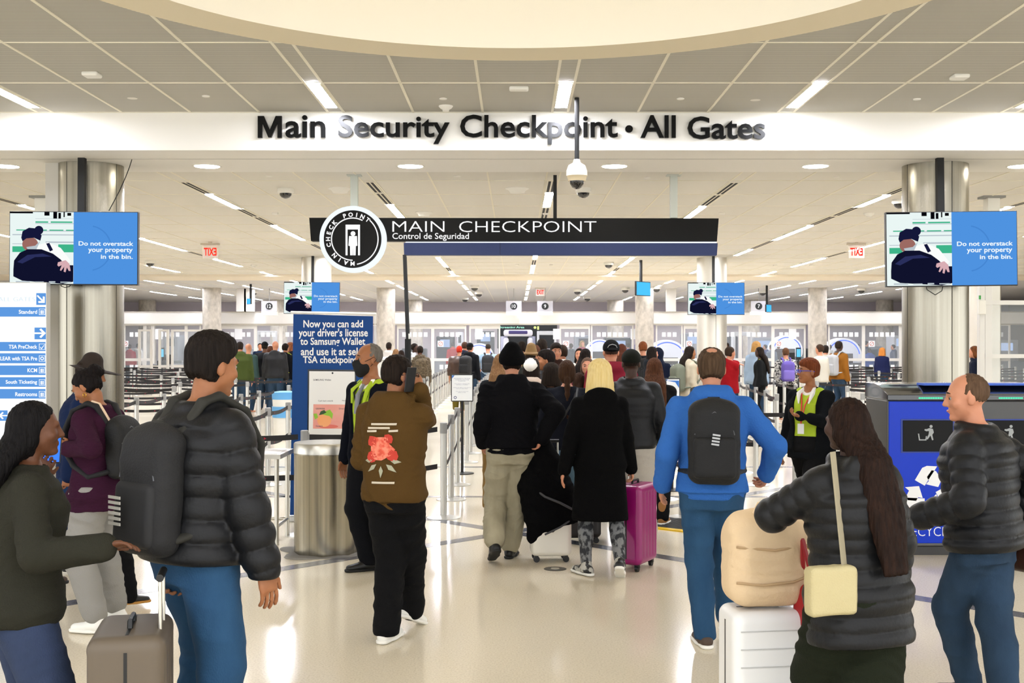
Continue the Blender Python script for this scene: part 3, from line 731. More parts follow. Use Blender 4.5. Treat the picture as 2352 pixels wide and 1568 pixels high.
    # ---------------- face details
    if face:
        for sd in (-1, 1):
            c = L(sd*.033, .077, .008); mb = MB().ell((0, 0, 0), .0122, 16); o = mb.build('eye', M('eye_white', '8f887f', .3), root, smooth=True); o.location = c*s; o.scale = (s,)*3
            f = HR@V3(0, 1, 0); mb = MB().cyl(f*.0085, f*.0136, .0072, .0055, 14); o2 = mb.build('iris', M('iris_dark', '241710', .15), o, smooth=True)
            a_ = L(sd*.016, .0935, .034); b_ = L(sd*.034, .0945, .039); c_ = L(sd*.052, .083, .033)
            MB().tube([a_*s, b_*s, c_*s], [.0035*s, .0045*s, .002*s], 6).build('eyebrow', M('brow_dark', '2a1c14', .8), root, smooth=True)
        MB().tube([L(-.024, .094, -.059)*s, L(-.008, .1, -.057)*s, L(.008, .1, -.057)*s, L(.024, .094, -.059)*s], [.002*s, .0065*s, .0065*s, .002*s], 8).build('lips', M('lips_'+skinc, {'light': 'b96a62', 'tan': '9c5548', 'brown': '7c4038', 'dark': '5c3430'}[skinc], .4), root, smooth=True)
    # ---------------- clothes
    tv = vox
    def cl(name, prims, mat, amp=.004, sub=(), zmin=None, zmax=None, it=1, sd=0, vx=None, fx=1.):
        V, Q = mesh_sdf(prims, vx or tv, sub, zmin, zmax)
        if len(V) == 0: return None
        V = smooth(V, Q, it)
        if amp and (vx or tv) < .02: V = folds(V, vnormals(V, Q), amp, seed*7+sd, fx)
        o = to_obj(name, V, Q, mat, root, s)
        return o
    if bottom:
        b = dict(dict(e=.016, hem=.0, amp=.006, wide=0.), **bottom); pr = [torso(b['e']*.7, .80, 1.02), rc(at(.89, -.055), at(.89, .055), .105*g, .105*g, .05)]
        for sd in (-1, 1):
            hip, kn, an, pit, fy = legs[sd]; e = b['e']
            d = unit(an-kn); en = an-d*(b['hem']+.0)+d*.012
            pr += [rc(hip, kn, rl[0]+e, rl[1]+e+b['wide']*.5, .03), rc(kn, en, rl[1]+e+b['wide']*.5, max(.046, rl[2]+e*.9)+b['wide'], .02), rc(kn+(an-kn)*.3+V3(0, -.014, 0), kn+(an-kn)*.5+V3(0, -.01, 0), .05+e*.8, .045+e*.8, .03)]
        B.bottom = cl(b.get('name', 'trousers'), pr, b['mat'], b['amp'], sd=3, zmin=b.get('zmin', .045))
    if shoes:
        for sd in (-1, 1):
            hip, kn, an, pit, fy = legs[sd]; FR = Rz(fy)@Rx(pit); fo = lambda a, b_, c: an+FR@V3(a, b_, c); ax = FR@V3(1, 0, 0)
            boot = shoes.get('boot', 0); vx = max(tv*.8, .007)
            pr = [rc(fo(0, -.045, -.045), fo(0, .04, -.035), .038, .036, .02), rc(fo(0, .0, -.04), fo(0, .155, -.056), .037, .026, .02, ax=ax, wide=1.25), rc(fo(0, -.01, -.03), fo(0, -.012, .0+boot*.12), .042, .043, .02)]
            low = fo(0, 0, -.079); nrm = FR@V3(0, 0, 1)
            V, Q = mesh_sdf(pr, vx, [bxs(fo(0, .05, -.085-.06), (.12, .25, .068), FR, .0, .003)]); V = smooth(V, Q, 1)
            o = to_obj('boot' if boot else 'shoe', V, Q, shoes['mat'], root, s)
            V, Q = mesh_sdf([rc(fo(0, -.052, -.07), fo(0, .06, -.07), .04, .038, .02), rc(fo(0, .05, -.07), fo(0, .158, -.068), .039, .034, .02, ax=ax, wide=1.15)], vx, [bxs(fo(0, .05, -.085-.058), (.15, .3, .058), FR, .0, .001), bxs(fo(0, .05, -.062+.06), (.15, .3, .06), FR, .0, .001)])
            if len(V): to_obj('sole', V, Q, shoes['sole'], o, s)
    if top:
        t = dict(dict(e=.022, hem=.86, amp=.005, kind='hoodie', quilt=None, sleeve=.0, flare=0., collar=True), **top); e = t['e']; kd = t['kind']; q = t['quilt']
        ex = t.get('extra') or (([t['hem'], 1.0, 1.12], [.013, .01, 0]) if t['hem'] > .75 and kd != 'tee' else None)
        pr = [torso(e, t['hem'], 1.485, q, t['flare'], extra=ex)]
        for sd in (-1, 1):
            sh, el, wr, cu = arms[sd]; d = unit(wr-el); wend = wr-d*t['sleeve']
            pr += [rc(at(1.425, sd*.045), sh, .036+e*.6, .047+e*.6, .03), rc(sh, el, ra[0]+e*.62, ra[1]+e*.72, .022, quilt=q)]
            if t['sleeve'] < .2: pr += [rc(el, wend+d*.005, ra[1]+e*.72, ra[2]+e*.62+.006, .02, quilt=q)]
            if kd in ('hoodie',): pr += [rc(wr-d*.05, wr+d*.0, ra[2]+e*.6, ra[2]+.010, .01)]
            if t['sleeve'] >= .2: pr[-1] = rc(sh, sh+(el-sh)*.7, ra[0]*1.1+e, ra[1]+e*1.5, .02)
        if kd == 'hoodie':
            pr += [tor(neck0+U*.0+V3(0, -.01, .01), V3(0, -.45, 1), .082, .034, .02, ax=(1, 0, 0), wide=1.15), ell(at(1.44, 0, -.095), V3(.135, .062, .085), None, .03), rc(at(1.49, -.075, -.06), at(1.49, .075, -.06), .045, .045, .03)]
            if t['hem'] > .7: pr += [torso(e*.65, t['hem']-.045, t['hem']+.02, k=.012)]
        elif kd == 'puffer':
            pr += [tor(neck0+U*.015, V3(0, -.15, 1), .078, .032, .02, ax=(1, 0, 0), wide=1.1)]
            if t.get('hood'): pr += [ell(at(1.45, 0, -.10), V3(.13, .06, .09), None, .03)]
        elif kd in ('coat', 'suit', 'jacket'):
            pr += [tor(neck0-U*.012, V3(0, -.25, 1), .072, .02, .02, ax=(1, 0, 0), wide=1.1)]
            if t.get('hood'): pr += [ell(at(1.45, 0, -.09), V3(.14, .06, .09), None, .03), tor(neck0+U*.005+V3(0, -.01, 0), V3(0, -.4, 1), .082, .03, .02, ax=(1, 0, 0), wide=1.15)]
        elif kd == 'sweater': pr += [tor(neck0+U*.01, V3(0, -.1, 1), .066, .024, .02, ax=(1, 0, 0), wide=1.1)]
        if t.get('hood') == 'up': pr += [ell(L(0, -.035, .02), V3(.115, .125, .14)*hs, HR, .03, cuts=[((0, .05, 0), (0, 1, 0))]), rc(neck0-U*.02, neck0+U*.08, .1, .1, .03)]
        sub = [ell(V3(*neck0)+U*.05+V3(0, .02, 0), (.062, .062, .12), None, .01)] if kd not in ('tee',) else []
        if t.get('open'):   # opened front showing the vest beneath
            w_, z_ = t['open']; sub += [bxs(at(1.2, 0, .17+e), (w_, .16, .34), None, .02, .02)]
        if t.get('hem', .9) < .8:  # coats: slit between the legs not needed
            pass
        B.top = cl(t.get('name', {'hoodie': 'hoodie', 'puffer': 'puffer_jacket', 'coat': 'coat', 'suit': 'suit_jacket', 'jacket': 'jacket', 'sweater': 'sweater', 'tee': 't_shirt'}[kd]), pr, t['mat'], t['amp'], sub, sd=1, zmin=t['hem']-.05)
        if t.get('vest'):
            v = [torso(e*.45, .88, 1.47), rc(at(1.43, -.1), at(1.43, .1), .05, .05, .03)]
            cl('vest', v, t['vest'], .003, [ell(V3(*neck0)+U*.02+V3(0, .05, 0), (.07, .08, .1), None, .01)], sd=9)
        if t.get('shirt'):
            cl('shirt', [torso(e*.25, 1.2, 1.475), tor(neck0-U*.0+V3(0, .01, 0), V3(0, -.35, 1), .06, .016, .015)], t['shirt'], 0, [ell(V3(*neck0)+U*.04+V3(0, .04, 0), (.05, .06, .1), None, .01)])
    # ---------------- hair and hats
    if hair:
        kd = hair['kind']; hm = hair['mat']; cr = ell(L(0, -.016, .036), V3(.084, .104, .096)*hs, HR, .015, cuts=[(V3(0, .062, .012)*hs, (0, 1, -.75)), (V3(0, -.03, -.06)*hs, (0, -.45, -1)), ])
        side = [ell(L(0, -.034, -.005), V3(.0775, .079, .082)*hs, HR, .012, cuts=[(V3(0, .03, 0)*hs, (0, 1, .25)), (V3(0, -.02, -.05)*hs, (0, -.4, -1))])]
        pr = [cr]; sub = []
        if kd == 'short': pr += side; sub += [ell(L(sd*.08, .0, -.02), (.016, .028, .036), HR, .004) for sd in (-1, 1)]
        if kd == 'tall': pr += side+[ell(L(0, .0, .085), V3(.075, .095, .06)*hs, HR, .03)]; sub += [ell(L(sd*.08, .0, -.02), (.016, .028, .036), HR, .004) for sd in (-1, 1)]
        if kd == 'fringe': pass
        if kd == 'thinning': pr += side; sub += [ell(L(0, -.055, .125), (.034, .036, .035), HR, .02)]
        if kd == 'fringe': pr = [ell(L(0, -.02, .005), V3(.0785, .098, .086)*hs, HR, .01, cuts=[(V3(0, .02, 0), (0, 1, .2)), (V3(0, 0, .05), (0, .35, 1)), (V3(0, 0, -.06), (0, 0, -1))])]
        if kd == 'buzz': pr = [ell(L(0, -.014, .036), V3(.0785, .0995, .0915)*hs, HR, .01, cuts=[(V3(0, .03, .0), (0, 1, -.35 if not hair.get('recede') else .25)), (V3(0, 0, -.06), (0, 0, -1))])]
        if kd in ('long', 'bun', 'pony', 'braid', 'bob'): pr += side
        if kd in ('long', 'bob', 'pony', 'braid'): pr += [ell(L(0, -.03, -.02), V3(.092, .09, .11)*hs, HR, .02, cuts=[(V3(0, .035, 0), (0, 1, -.2))])]
        if kd == 'long':
            zl = hair.get('len', 1.2); b0 = L(0, -.05, -.03); b1 = V3(0, min(b0[1], at(zl)[1]-.105-(.02+B.e*1.7)*(zl < 1.35)-.03*(g-.8)), zl); w0 = hair.get('w', .1)
            pr += [loft(b0, b1, (1, 0, 0), [0, .25, .6, 1], [.088, w0*1.1, w0*1.15, w0*.75], [.06, .06, .045, .025], k=.03, off=[0, .02+B.e*.6, .02+B.e*.4, 0])]
        if kd == 'bob': pr += [loft(L(0, -.03, .02), L(0, -.035, -.15), HR@V3(1, 0, 0), [0, .5, 1], [.1, .112, .12], [.09, .092, .085], k=.02), ell(L(0, -.015, .05), V3(.104, .115, .1)*hs, HR, .02, cuts=[(V3(0, .062, .01)*hs, (0, 1, -.75))])]
        if kd == 'bun': pr += [ell(L(.0, -.115, .065), V3(.05, .042, .045), HR, .008), ell(L(.02, -.13, .04), V3(.03, .03, .03), HR, .006)]
        if kd in ('pony', 'braid'):
            p0 = L(0, -.1, -.02); n_ = 7; zl = hair.get('len', 1.25)
            for i in range(n_):
                f = i/(n_-1); p = p0*(1-f)+V3(hair.get('dx', 0), at(zl)[1]-.15, zl)*f+V3(0, -.02*math.sin(f*PI), 0); pr.append(ell(p, V3(.036-.012*f, .03, .05), None, .012))
        V, Q = mesh_sdf(pr, min(tv, .012) if tv < .02 else tv*.8, sub); V = smooth(V, Q, 1)
        N = vnormals(V, Q)
        if tv < .02:
            d = np.sin(V[:, 0]*210+np.sin(V[:, 2]*30)*1.5)*np.sin(V[:, 1]*190+V[:, 2]*12)
            V = V+N*(d*.0028)[:, None]
        to_obj('hair', V, Q, hm, root, s)
    if hat:
        kd = hat['kind']; hm = hat['mat']; vx = min(tv, .01) if tv < .02 else tv*.8
        if kd == 'beanie': pr = [ell(L(0, -.015, .03), V3(.097, .112, .10)*hs, HR, .02, cuts=[(V3(0, 0, -.025), (0, .25, -1))]), rc(L(0, -.02, .05), L(0, -.04, .118), .09, .055, .06), tor(L(0, -.014, .01), HR@V3(0, -.25, 1), .084, .015, .02, ax=HR@V3(0, 1, 0), wide=1.15)]
        if kd in ('cap', 'cap_back'):
            f = 1 if kd == 'cap' else -1
            pr = [ell(L(0, -.014, .045), V3(.089, .107, .092)*hs, HR, .01, cuts=[(V3(0, 0, -.03), (0, .1, -1))]), ell(L(0, f*.12, .035), V3(.062, .07, .008), HR@Rx(-f*.2), .012)]
        if kd == 'brim': pr = [rc(L(0, -.01, .05), L(0, -.005, .135), .092, .07, .02, ax=HR@V3(0, 1, 0), wide=1.2), ell(L(0, 0, .045), V3(.17, .19, .011), HR, .02)]
        if kd == 'cowboy': pr = [rc(L(0, -.01, .04), L(0, -.005, .115), .09, .068, .02, ax=HR@V3(0, 1, 0), wide=1.2), ell(L(0, .03, .045), V3(.15, .21, .012), HR, .02)]
        if kd == 'bonnet': pr = [ell(L(0, -.03, .03), V3(.1, .12, .115)*hs, HR, .02, cuts=[(V3(0, .05, 0), (0, 1, -.4))])]
        V, Q = mesh_sdf(pr, vx); V = smooth(V, Q, 1)
        ho = to_obj({'cap_back': 'cap', 'brim': 'hat', 'cowboy': 'hat'}.get(kd, kd), V, Q, hm, root, s)
        if kd == 'cap_back': MB().tube([L(x_, y_, z_)*s for x_, y_, z_ in [(-.05, -.112, .05), (-.035, -.122, .075), (0, -.125, .085), (.035, -.122, .075), (.05, -.112, .05)]], .003, 6).build('strap_arch', M('pale_grey', 'bdbdbd', .5), ho)
    if glasses:
        mb = MB()
        for sd in (-1, 1):
            c = L(sd*.033, .112, .008); pts = [c+HR@V3(.023*math.cos(t), 0, .017*math.sin(t)) for t in np.linspace(0, 2*PI, 13)[:-1]]; mb.tube([p*s for p in pts], .0025*s, 6, True); mb.tube([L(sd*.056, .108, .012)*s, L(sd*.08, .03, .012)*s, L(sd*.082, -.03, .004)*s], .0028*s, 6)
        mb.tube([L(-.01, .116, .01)*s, L(.01, .116, .01)*s], .0025*s, 6); mb.build('glasses', glasses, root, smooth=True)
    B.root = root; B.s = s; B.L = L; B.yaw = math.radians(yaw); B.mesh_sdf = mesh_sdf; B.tz, B.tw, B.td = tz, tw, td; B.neck0 = neck0; B.loc = V3(x, y, z0)
    B.world = lambda p: B.loc+Rz(B.yaw)@(np.asarray(p)*s)
    return B
def thing_like(B, name, label, cat, group=None):
    """an empty sharing the wearer's frame"""
    return empty(name, tuple(B.root.location), B.yaw, label, cat, group)
def backpack(B, label, mat, e=.03, w=.16, h=.46, d=.10, zc=1.18, mat2=None, strapm=None, off=0., vox=.009, group=None, one=False, name='backpack'):
    r = thing_like(B, name, label, 'backpack', group); at = B.at; yb = -.10-e-d+.01
    c = at(zc, off, yb); la = math.atan2(B.U[1], B.U[2]); R = Rx(-la)
    V, Q = mesh_sdf([bxs(c, (w, d, h/2), R, min(.07, d*.9), .01), ell(at(zc+h*.44, off, yb+.01), (w*.75, d*.7, .06), R, .04)], vox); V = smooth(V, Q, 2); V = folds(V, vnormals(V, Q), .004, 5)
    to_obj('main_compartment', V, Q, mat, r, B.s)
    V, Q = mesh_sdf([bxs(at(zc-h*.16, off, yb-d*.85), (w*.82, d*.38, h*.26), R, .03, .01)], vox); V = smooth(V, Q, 2)
    to_obj('front_pocket', V, Q, mat2 or mat, r, B.s)
    MB().tube([(at(zc+a, off+b, yb-d*.9+.0)*B.s) for a, b in [(h*.12, -w*.75), (h*.3, -w*.6), (h*.4, 0), (h*.3, w*.6), (h*.12, w*.75)]], .004*B.s, 6).build('zip', M('zip_grey', '55575c', .4), r, smooth=True)
    MB().tube([(at(zc+h*.47, off-.04, yb+d*.3))*B.s, (at(zc+h*.56, off-.03, yb+d*.2))*B.s, (at(zc+h*.56, off+.03, yb+d*.2))*B.s, (at(zc+h*.47, off+.04, yb+d*.3))*B.s], .009*B.s, 8).build('grab_handle', strapm or mat, r, smooth=True)
    for sd in ((-1, 1) if not one else (1,)):
        x0 = sd*.085; e2 = e+.012
        pts = [at(zc+h*.38, x0*.8+off, yb+d*.6), at(1.46+e*.7, x0*1.1, -.055-e*.3), at(1.475+e*.8, x0*1.15, .0), at(1.44+e*.3, x0*1.25, .085+e*.6), at(1.32, x0*1.45, .122+e2), at(1.2, x0*1.75, .115+e2*.8), at(1.1, x0*2.0, .05+e2*.4), at(1.03, x0*2.05, -.05), at(zc-h*.36, x0*1.5+off, yb+d*.5)]
        pr = [rc(pts[i], pts[i+1], .017, .017, .01, ax=(1, 0, 0), wide=1.7) for i in range(len(pts)-1)]
        V, Q = mesh_sdf(pr, vox); V = smooth(V, Q, 1); to_obj('shoulder_strap', V, Q, strapm or mat, r, B.s)
    return r
def project(B_obj, pts2, o, u, v, d, off, name, mat, parent, sub=3, s=1.):
    """lay flat outlines onto a mesh: point = o+u*a+v*b cast along d"""
    me = B_obj.data; vs = [Vector(q.co) for q in me.vertices]; bvh = BVHTree.FromPolygons(vs, [tuple(p.vertices) for p in me.polygons])
    bm = bmesh.new()
    for poly in pts2:
        vv = [bm.verts.new((a, b, 0)) for a, b in poly]
        try: bm.faces.new(vv)
        except Exception: pass
    bmesh.ops.triangulate(bm, faces=bm.faces)
    for _ in range(sub):
        ed = [e for e in bm.edges if e.calc_length() > .02]
        if not ed: break
        bmesh.ops.subdivide_edges(bm, edges=ed, cuts=1); bmesh.ops.triangulate(bm, faces=bm.faces)
    o = Vector(o); u = Vector(u); v = Vector(v); d = Vector(d).normalized()
    for q in bm.verts:
        p = o+u*q.co.x+v*q.co.y; hit = bvh.ray_cast(p, d, 1.5)
        q.co = (hit[0]-d*off) if hit[0] is not None else p+d*.3
    me2 = bpy.data.meshes.new(name); bm.to_mesh(me2); bm.free()
    return link_mesh(name, me2, mat, parent, smooth=True)
def suitcase(x, y, yaw, label, w=.40, d=.24, h=.58, mat=None, ribs=7, z0=.05, handle=.0, name='suitcase', dark=None, wheels=True):
    """upright trolley case: w along local x, d along local y; base at floor"""
    r = empty(name, (x, y, 0), math.radians(yaw), label, 'suitcase'); dark = dark or black
    sh = bxs((0, 0, z0+h/2), (w/2, d/2, h/2), None, .045, .01); V, Q = mesh_sdf([sh], .009)
    if ribs:
        u = np.abs(V[:, 2]-(z0+h/2)) < h/2-.06; N = vnormals(V, Q); flat = (np.abs(N[:, 2]) < .4)
        co_ = np.where(np.abs(N[:, 1]) > .7, V[:, 0]/w, 99.); g_ = np.where(co_ < 50, np.abs(np.sin(co_*PI*ribs)), 1.)
        V = V-N*(np.where(u & flat & (g_ < .35), .005, 0))[:, None]
    to_obj('shell', smooth(V, Q, 1), Q, mat, r)
    MB().box(-w/2-.001, w/2+.001, -.006, .006, z0+.05, z0+h-.05).box(-w/2+.05, w/2-.05, -.006, .006, z0+h-.002, z0+h+.001).build('zip_seam', dark, r)
    for sx in (-1, 1):
        for sy in (-1, 1):
            if wheels:
                MB().cyl((sx*(w/2-.045), sy*(d/2-.045)-.012, .026), (sx*(w/2-.045), sy*(d/2-.045)+.012, .026), .026, n=18).box(sx*(w/2-.045)-.014, sx*(w/2-.045)+.014, sy*(d/2-.045)-.02, sy*(d/2-.045)+.02, .03, z0+.02).build('wheel', dark, r)
    MB().tube([(-.06, 0, z0+h), (-.055, 0, z0+h+.025), (.055, 0, z0+h+.025), (.06, 0, z0+h)], .01, 8).build('carry_handle', dark, r, smooth=True)
    if handle:
        zt = z0+h+handle; MB().cyl((-.07, d/2-.03, z0+h-.01), (-.07, d/2-.03, zt), .007).cyl((.07, d/2-.03, z0+h-.01), (.07, d/2-.03, zt), .007).build('telescopic_rod', steel2, r, smooth=True)
        MB().tube([(-.08, d/2-.03, zt), (.08, d/2-.03, zt)], .014, 10).build('pull_grip', dark, r, smooth=True)
    return r
# ================================================================ the cast
def wp(px, py, Y): return {'w': (wx(px, Y), Y, wz(py, Y))}
def foot(px, Y, z=.085, pit=0, yaw_=0): return {'w': (wx(px, Y), Y, z), 'a': (pit, yaw_)}
blk = cloth('151517'); navy = cloth('161a2a'); dgrey = cloth('2a2b2e')
wsole = M('sole_white', 'efede6', .5); bsole = M('sole_black', '141414', .6); wsh = M('shoe_white', 'ecebe4', .5); bsh = M('shoe_black', '131313', .4); brsh = M('shoe_brown', '4b3b30', .6)
jeans = cloth('2e5780', kind='denim', col2='40709c'); dkjeans = cloth('2b3f55', kind='denim', col2='3e5a78')
puf = lambda c: cloth(c, kind='puffer')
H_ = lambda kind, c='17120f', c2='2b221c', **k: dict(kind=kind, mat=hairm(c, c2), **k)
packm = M('pack_black', '0c0d0f', .7, bump=(120, .3)); lime = M('vest_lime', 'a8c229', .8, bump=(120, .3)); shirtw = M('shirt_white', 'eceae6', .8)
# --- blue hoodie
b = person('person in blue hoodie and jeans walking away with a black backpack', 1.165, 6.99, yaw=-6, h=1.745, build=1.05, lean=2, LF=foot(1618, 6.9, .085, 0, 14), RF=foot(1668, 7.25, .11, 8, -14), LH=(-.29, .06, .93), RH=wp(1762, 1085, 7.1), Rp=(.6, -.5, -.3), curl=(.4, .9),
           top=dict(mat=cloth('3c76cc', kind='wool'), e=.036, hem=.90, amp=.009), bottom=dict(mat=jeans, e=.02, wide=.01, amp=.008), shoes=dict(mat=brsh, sole=wsole), hair=H_('thinning', '3a2c20', '5a4736'), skinc='light', vox=.0085, seed=3)
bp = backpack(b, 'black backpack worn over the blue hoodie', packm, e=.036, w=.15, h=.47, d=.08, zc=1.2, strapm=M('strap_dark', '191c22', .7))
mb = MB()
for i in range(4): mb.box(-.022, .022, -.002, .002, i*.018, i*.018+.010)
o = mb.build('white_label', M('label_grey', 'b9bcc0', .6), bp); o.location = b.at(1.2, 0, -.10-.036-.16-.02)*b.s; o.rotation_euler = (0, .14, 0)
# --- brown hoodie on the phone
b = person('person in brown hoodie with red flower back print, phone held to the ear', -.73, 7.04, yaw=-22, h=1.70, build=1.0, lean=1, head=(-32, 4), LF=foot(888, 7.0, .085, 0, 0), RF=foot(945, 7.35, .13, -22, -10), RH=(.13, .09, 1.53), Rp=(.35, -.2, -2), LH=(-.12, .2, 1.0), Lp=(-.4, -.5, -1), curl=(.4, .75), hdir=(None, ((-.25, .1, 1), (-.4, -.9, .1))),
           top=dict(mat=cloth('6e5024'), e=.038, hem=.86, amp=.011), bottom=dict(mat=blk, e=.03, wide=.02, amp=.01), shoes=dict(mat=wsh, sole=wsole), hair=H_('short'), skinc='tan', vox=.0085, seed=4, face=True, glasses=M('glasses_black', '141414', .3))
ph = empty('phone', tuple(b.world(b.L(.108, .02, -.02))), b.yaw-.5, 'dark phone with a blue screen held to the ear by the brown-hooded person', 'phone')
rot(ph, (0.2, 0, b.yaw+1.2)); MB().box(-.036, .036, -.004, .004, -.075, .075).build('case', black, ph, bevel=.003); MB().box(-.031, .031, .004, .0048, -.03, .03).build('screen', E('phone_glow', '3d74e0', 1.), ph)
prt = []; R0 = V3(0, -.5, 0)
def blob(cx, cy, r, n=10, j=.25, sd=1):
    q = random.Random(sd); return [(cx+r*(1+j*q.uniform(-1, 1))*math.cos(2*PI*i/n), cy+r*(1+j*q.uniform(-1, 1))*math.sin(2*PI*i/n)) for i in range(n)]
bo = b.top; O_ = V3(-.01, -.6, 1.19)*b.s
project(bo, [blob(0, .0, .075, 12, .2, 2)], O_, (1, 0, 0), (0, 0, 1), (0, 1, 0), .004, 'back_print', M('print_red', 'd8553f', .8, var=(40, .2, 'f08a70')), b.root)
project(bo, [blob(-.06, .045, .035, 8, .2, 3), blob(.05, .06, .03, 8, .2, 4), blob(.07, -.04, .034, 8, .2, 5), blob(-.065, -.05, .034, 8, .2, 6)], O_, (1, 0, 0), (0, 0, 1), (0, 1, 0), .004, 'print_petal', M('print_red2', 'c23c2e', .8), b.root)
lv = lambda x, y, a, l=.06: [(x+l*math.cos(a)*t+w*math.sin(a), y+l*math.sin(a)*t-w*math.cos(a)) for t, w in [(0, 0), (.4, .014), (1, 0), (.4, -.014)]]
project(bo, [lv(.03, -.09, -.6, .08), lv(-.03, -.09, -2.5, .08), lv(0, -.1, -1.57, .07), lv(.06, -.07, -.1), lv(-.06, -.07, 3.2)], O_, (1, 0, 0), (0, 0, 1), (0, 1, 0), .004, 'print_leaf', M('print_sage', 'a7a78f', .8), b.root)
project(bo, [[(x0, y0), (x1, y0+.004), (x1, y0+.016), (x0, y0+.012)] for x0, x1, y0 in [(-.09, .06, .115), (-.07, .1, .138), (-.1, -.03, .095), (.05, .11, .1), (-.06, .09, -.205)]], O_, (1, 0, 0), (0, 0, 1), (0, 1, 0), .004, 'print_lettering', M('print_pale', 'cfc4b0', .8), b.root)
# --- black beanie
b = person('person in black beanie, black hoodie and khaki trousers walking in the middle', wx(1176, 9.6), 9.6, yaw=2, h=1.74, build=1.08, lean=2, RF=foot(1172, 9.75, .085, 0, -16), LF=foot(1136, 9.45, .16, -26, 10), RH=wp(1246, 1005, 9.5), Rp=(.8, -.8, 0), LH=wp(1108, 1015, 9.7), curl=(.4, .85),
           top=dict(mat=cloth('18181c', kind='wool'), e=.042, hem=.93, amp=.012), bottom=dict(mat=cloth('bdb497', kind='denim', col2='cdc4a8'), e=.03, wide=.02, amp=.012, hem=.05), shoes=dict(mat=bsh, sole=bsole, boot=1), hair=H_('short'), hat=dict(kind='beanie', mat=cloth('0d0d0f', kind='knit')), vox=.0085, seed=5)
# white trolley with black coat over it
suitcase(wx(1264, 9.62), 9.62, 4, 'white trolley case half covered by a black coat, beside the khaki trousers', w=.33, d=.24, h=.50, mat=M('case_cream', 'e8e4d8', .4), ribs=0, handle=.42)
cr = empty('draped_coat', (wx(1256, 9.6), 9.6, 0), 0, 'black fleece coat draped over the white trolley case', 'coat')
V, Q = mesh_sdf([loft((-.02, 0, .24), (-.03, 0, 1.0), (1, 0, 0), [0, .12, .5, .8, 1], [.10, .17, .22, .13, .05], [.10, .15, .17, .11, .06], k=.03), loft((.14, .0, .30), (.02, 0, .8), (1, 0, 0), [0, .5, 1], [.13, .14, .08], [.10, .15, .09], k=.05), rc((-.1, -.05, .20), (-.06, -.06, .7), .06, .1, .04)], .011)
V = folds(V, vnormals(V, Q), .016, 11, .8); to_obj('fleece_body', V, Q, cloth('0f0f11', kind='wool'), cr)
MB().tube([(-.13, -.1, .62), (-.02, -.2, .55), (.1, -.19, .5), (.2, -.13, .44)], .01, 6).tube([(.22, -.06, .36), (.1, -.17, .3), (-.02, -.16, .24)], .008, 6).build('piping', M('piping_grey', '3e3e42', .7), cr, smooth=True)
# --- blond in long coat
b = person('person with yellow blond bob in a long black coat, patterned leggings and black-white sneakers', wx(1378, 9.0), 9.0, yaw=0, h=1.64, sex='f', build=1.05, lean=1, LF=foot(1346, 9.0, .085, 0, 32), RF=foot(1424, 8.85, .13, -30, -8), LH=wp(1294, 1085, 8.95), Lp=(-.6, -.8, 0), RH=wp(1452, 1090, 9.1), curl=(.35, .8),
           top=dict(mat=cloth('0f0f10', kind='wool'), e=.04, hem=.46, kind='coat', flare=.035, hood=1, amp=.004), bottom=dict(mat=cloth('3b3d42', kind='pattern', col2='a7a9ab'), e=.012, amp=.003, hem=.04, name='leggings'), shoes=dict(mat=M('sneaker_panel', '1b1b1c', .4, var=(13, .05, 'b5b3aa')), sole=wsole), hair=H_('bob', 'd9bd78', 'ecd79e'), vox=.0085, seed=6)
sc1 = suitcase(wx(1462, 9.2), 9.3, 62, 'magenta trolley case pulled beside the long black coat', w=.38, d=.24, h=.62, mat=M('case_magenta', '8a055f', .35, coat=.3), ribs=6, handle=.30)
suitcase(wx(1336, 10.4), 10.5, 5, 'small dark trolley case half hidden between the draped coat and the long black coat', w=.34, d=.22, h=.42, mat=M('case_dark', '1e1b1c', .5), ribs=0)
# --- quilted jacket and dark cap
b = person('person in dark quilted jacket and dark green cap with pale grey trousers', wx(1450, 10.5), 10.5, yaw=0, h=1.71, build=1.15, LF=foot(1430, 10.6, .085), RF=foot(1484, 10.3, .10, -10), LH=(-.3, .25, 1.05), RH=(.3, .1, .9),
           top=dict(mat=puf('1d1f24'), e=.035, hem=.86, kind='puffer', quilt=(.055, .003)), bottom=dict(mat=cloth('d0cabf'), e=.035, wide=.03, amp=.012), shoes=dict(mat=M('shoe_tan', '9b8a66', .6), sole=wsole), hair=H_('buzz'), hat=dict(kind='cap', mat=cloth('20241a')), skinc='dark', vox=.011, seed=7)
# --- long brown hair in black
b = person('person with very long brown hair, black jacket and trousers, tan shoes, right of the queue', wx(1503, 11.6), 11.6, yaw=-6, h=1.63, sex='f', build=1.05, LF=foot(1498, 11.8, .085), RF=foot(1522, 11.5, .085, 0, -20), LH=(-.25, .2, 1.0),
           top=dict(mat=blk, e=.04, hem=.80, kind='jacket'), bottom=dict(mat=blk, e=.025, wide=.01), shoes=dict(mat=M('shoe_ochre', '9c6a35', .6), sole=wsole, boot=1), hair=H_('long', '3a2216', '5c3a26', len=1.02, w=.11), vox=.011, seed=8)
bag = backpack(b, 'small black backpack hanging low on the long-haired person', packm, e=.05, w=.11, h=.26, d=.06, zc=.98, vox=.011)
# --- red hood, black cap backwards
b = person('person in red hoodie with a black cap worn backwards, taller in the queue', wx(1404, 12.7), 12.7, yaw=3, h=1.80, build=1.15, top=dict(mat=cloth('9e2337'), e=.04, hem=.86), bottom=dict(mat=jeans, e=.02), shoes=dict(mat=bsh, sole=wsole), hair=H_('buzz', '5a4034'), hat=dict(kind='cap_back', mat=cloth('17181a')), vox=.011, seed=9)
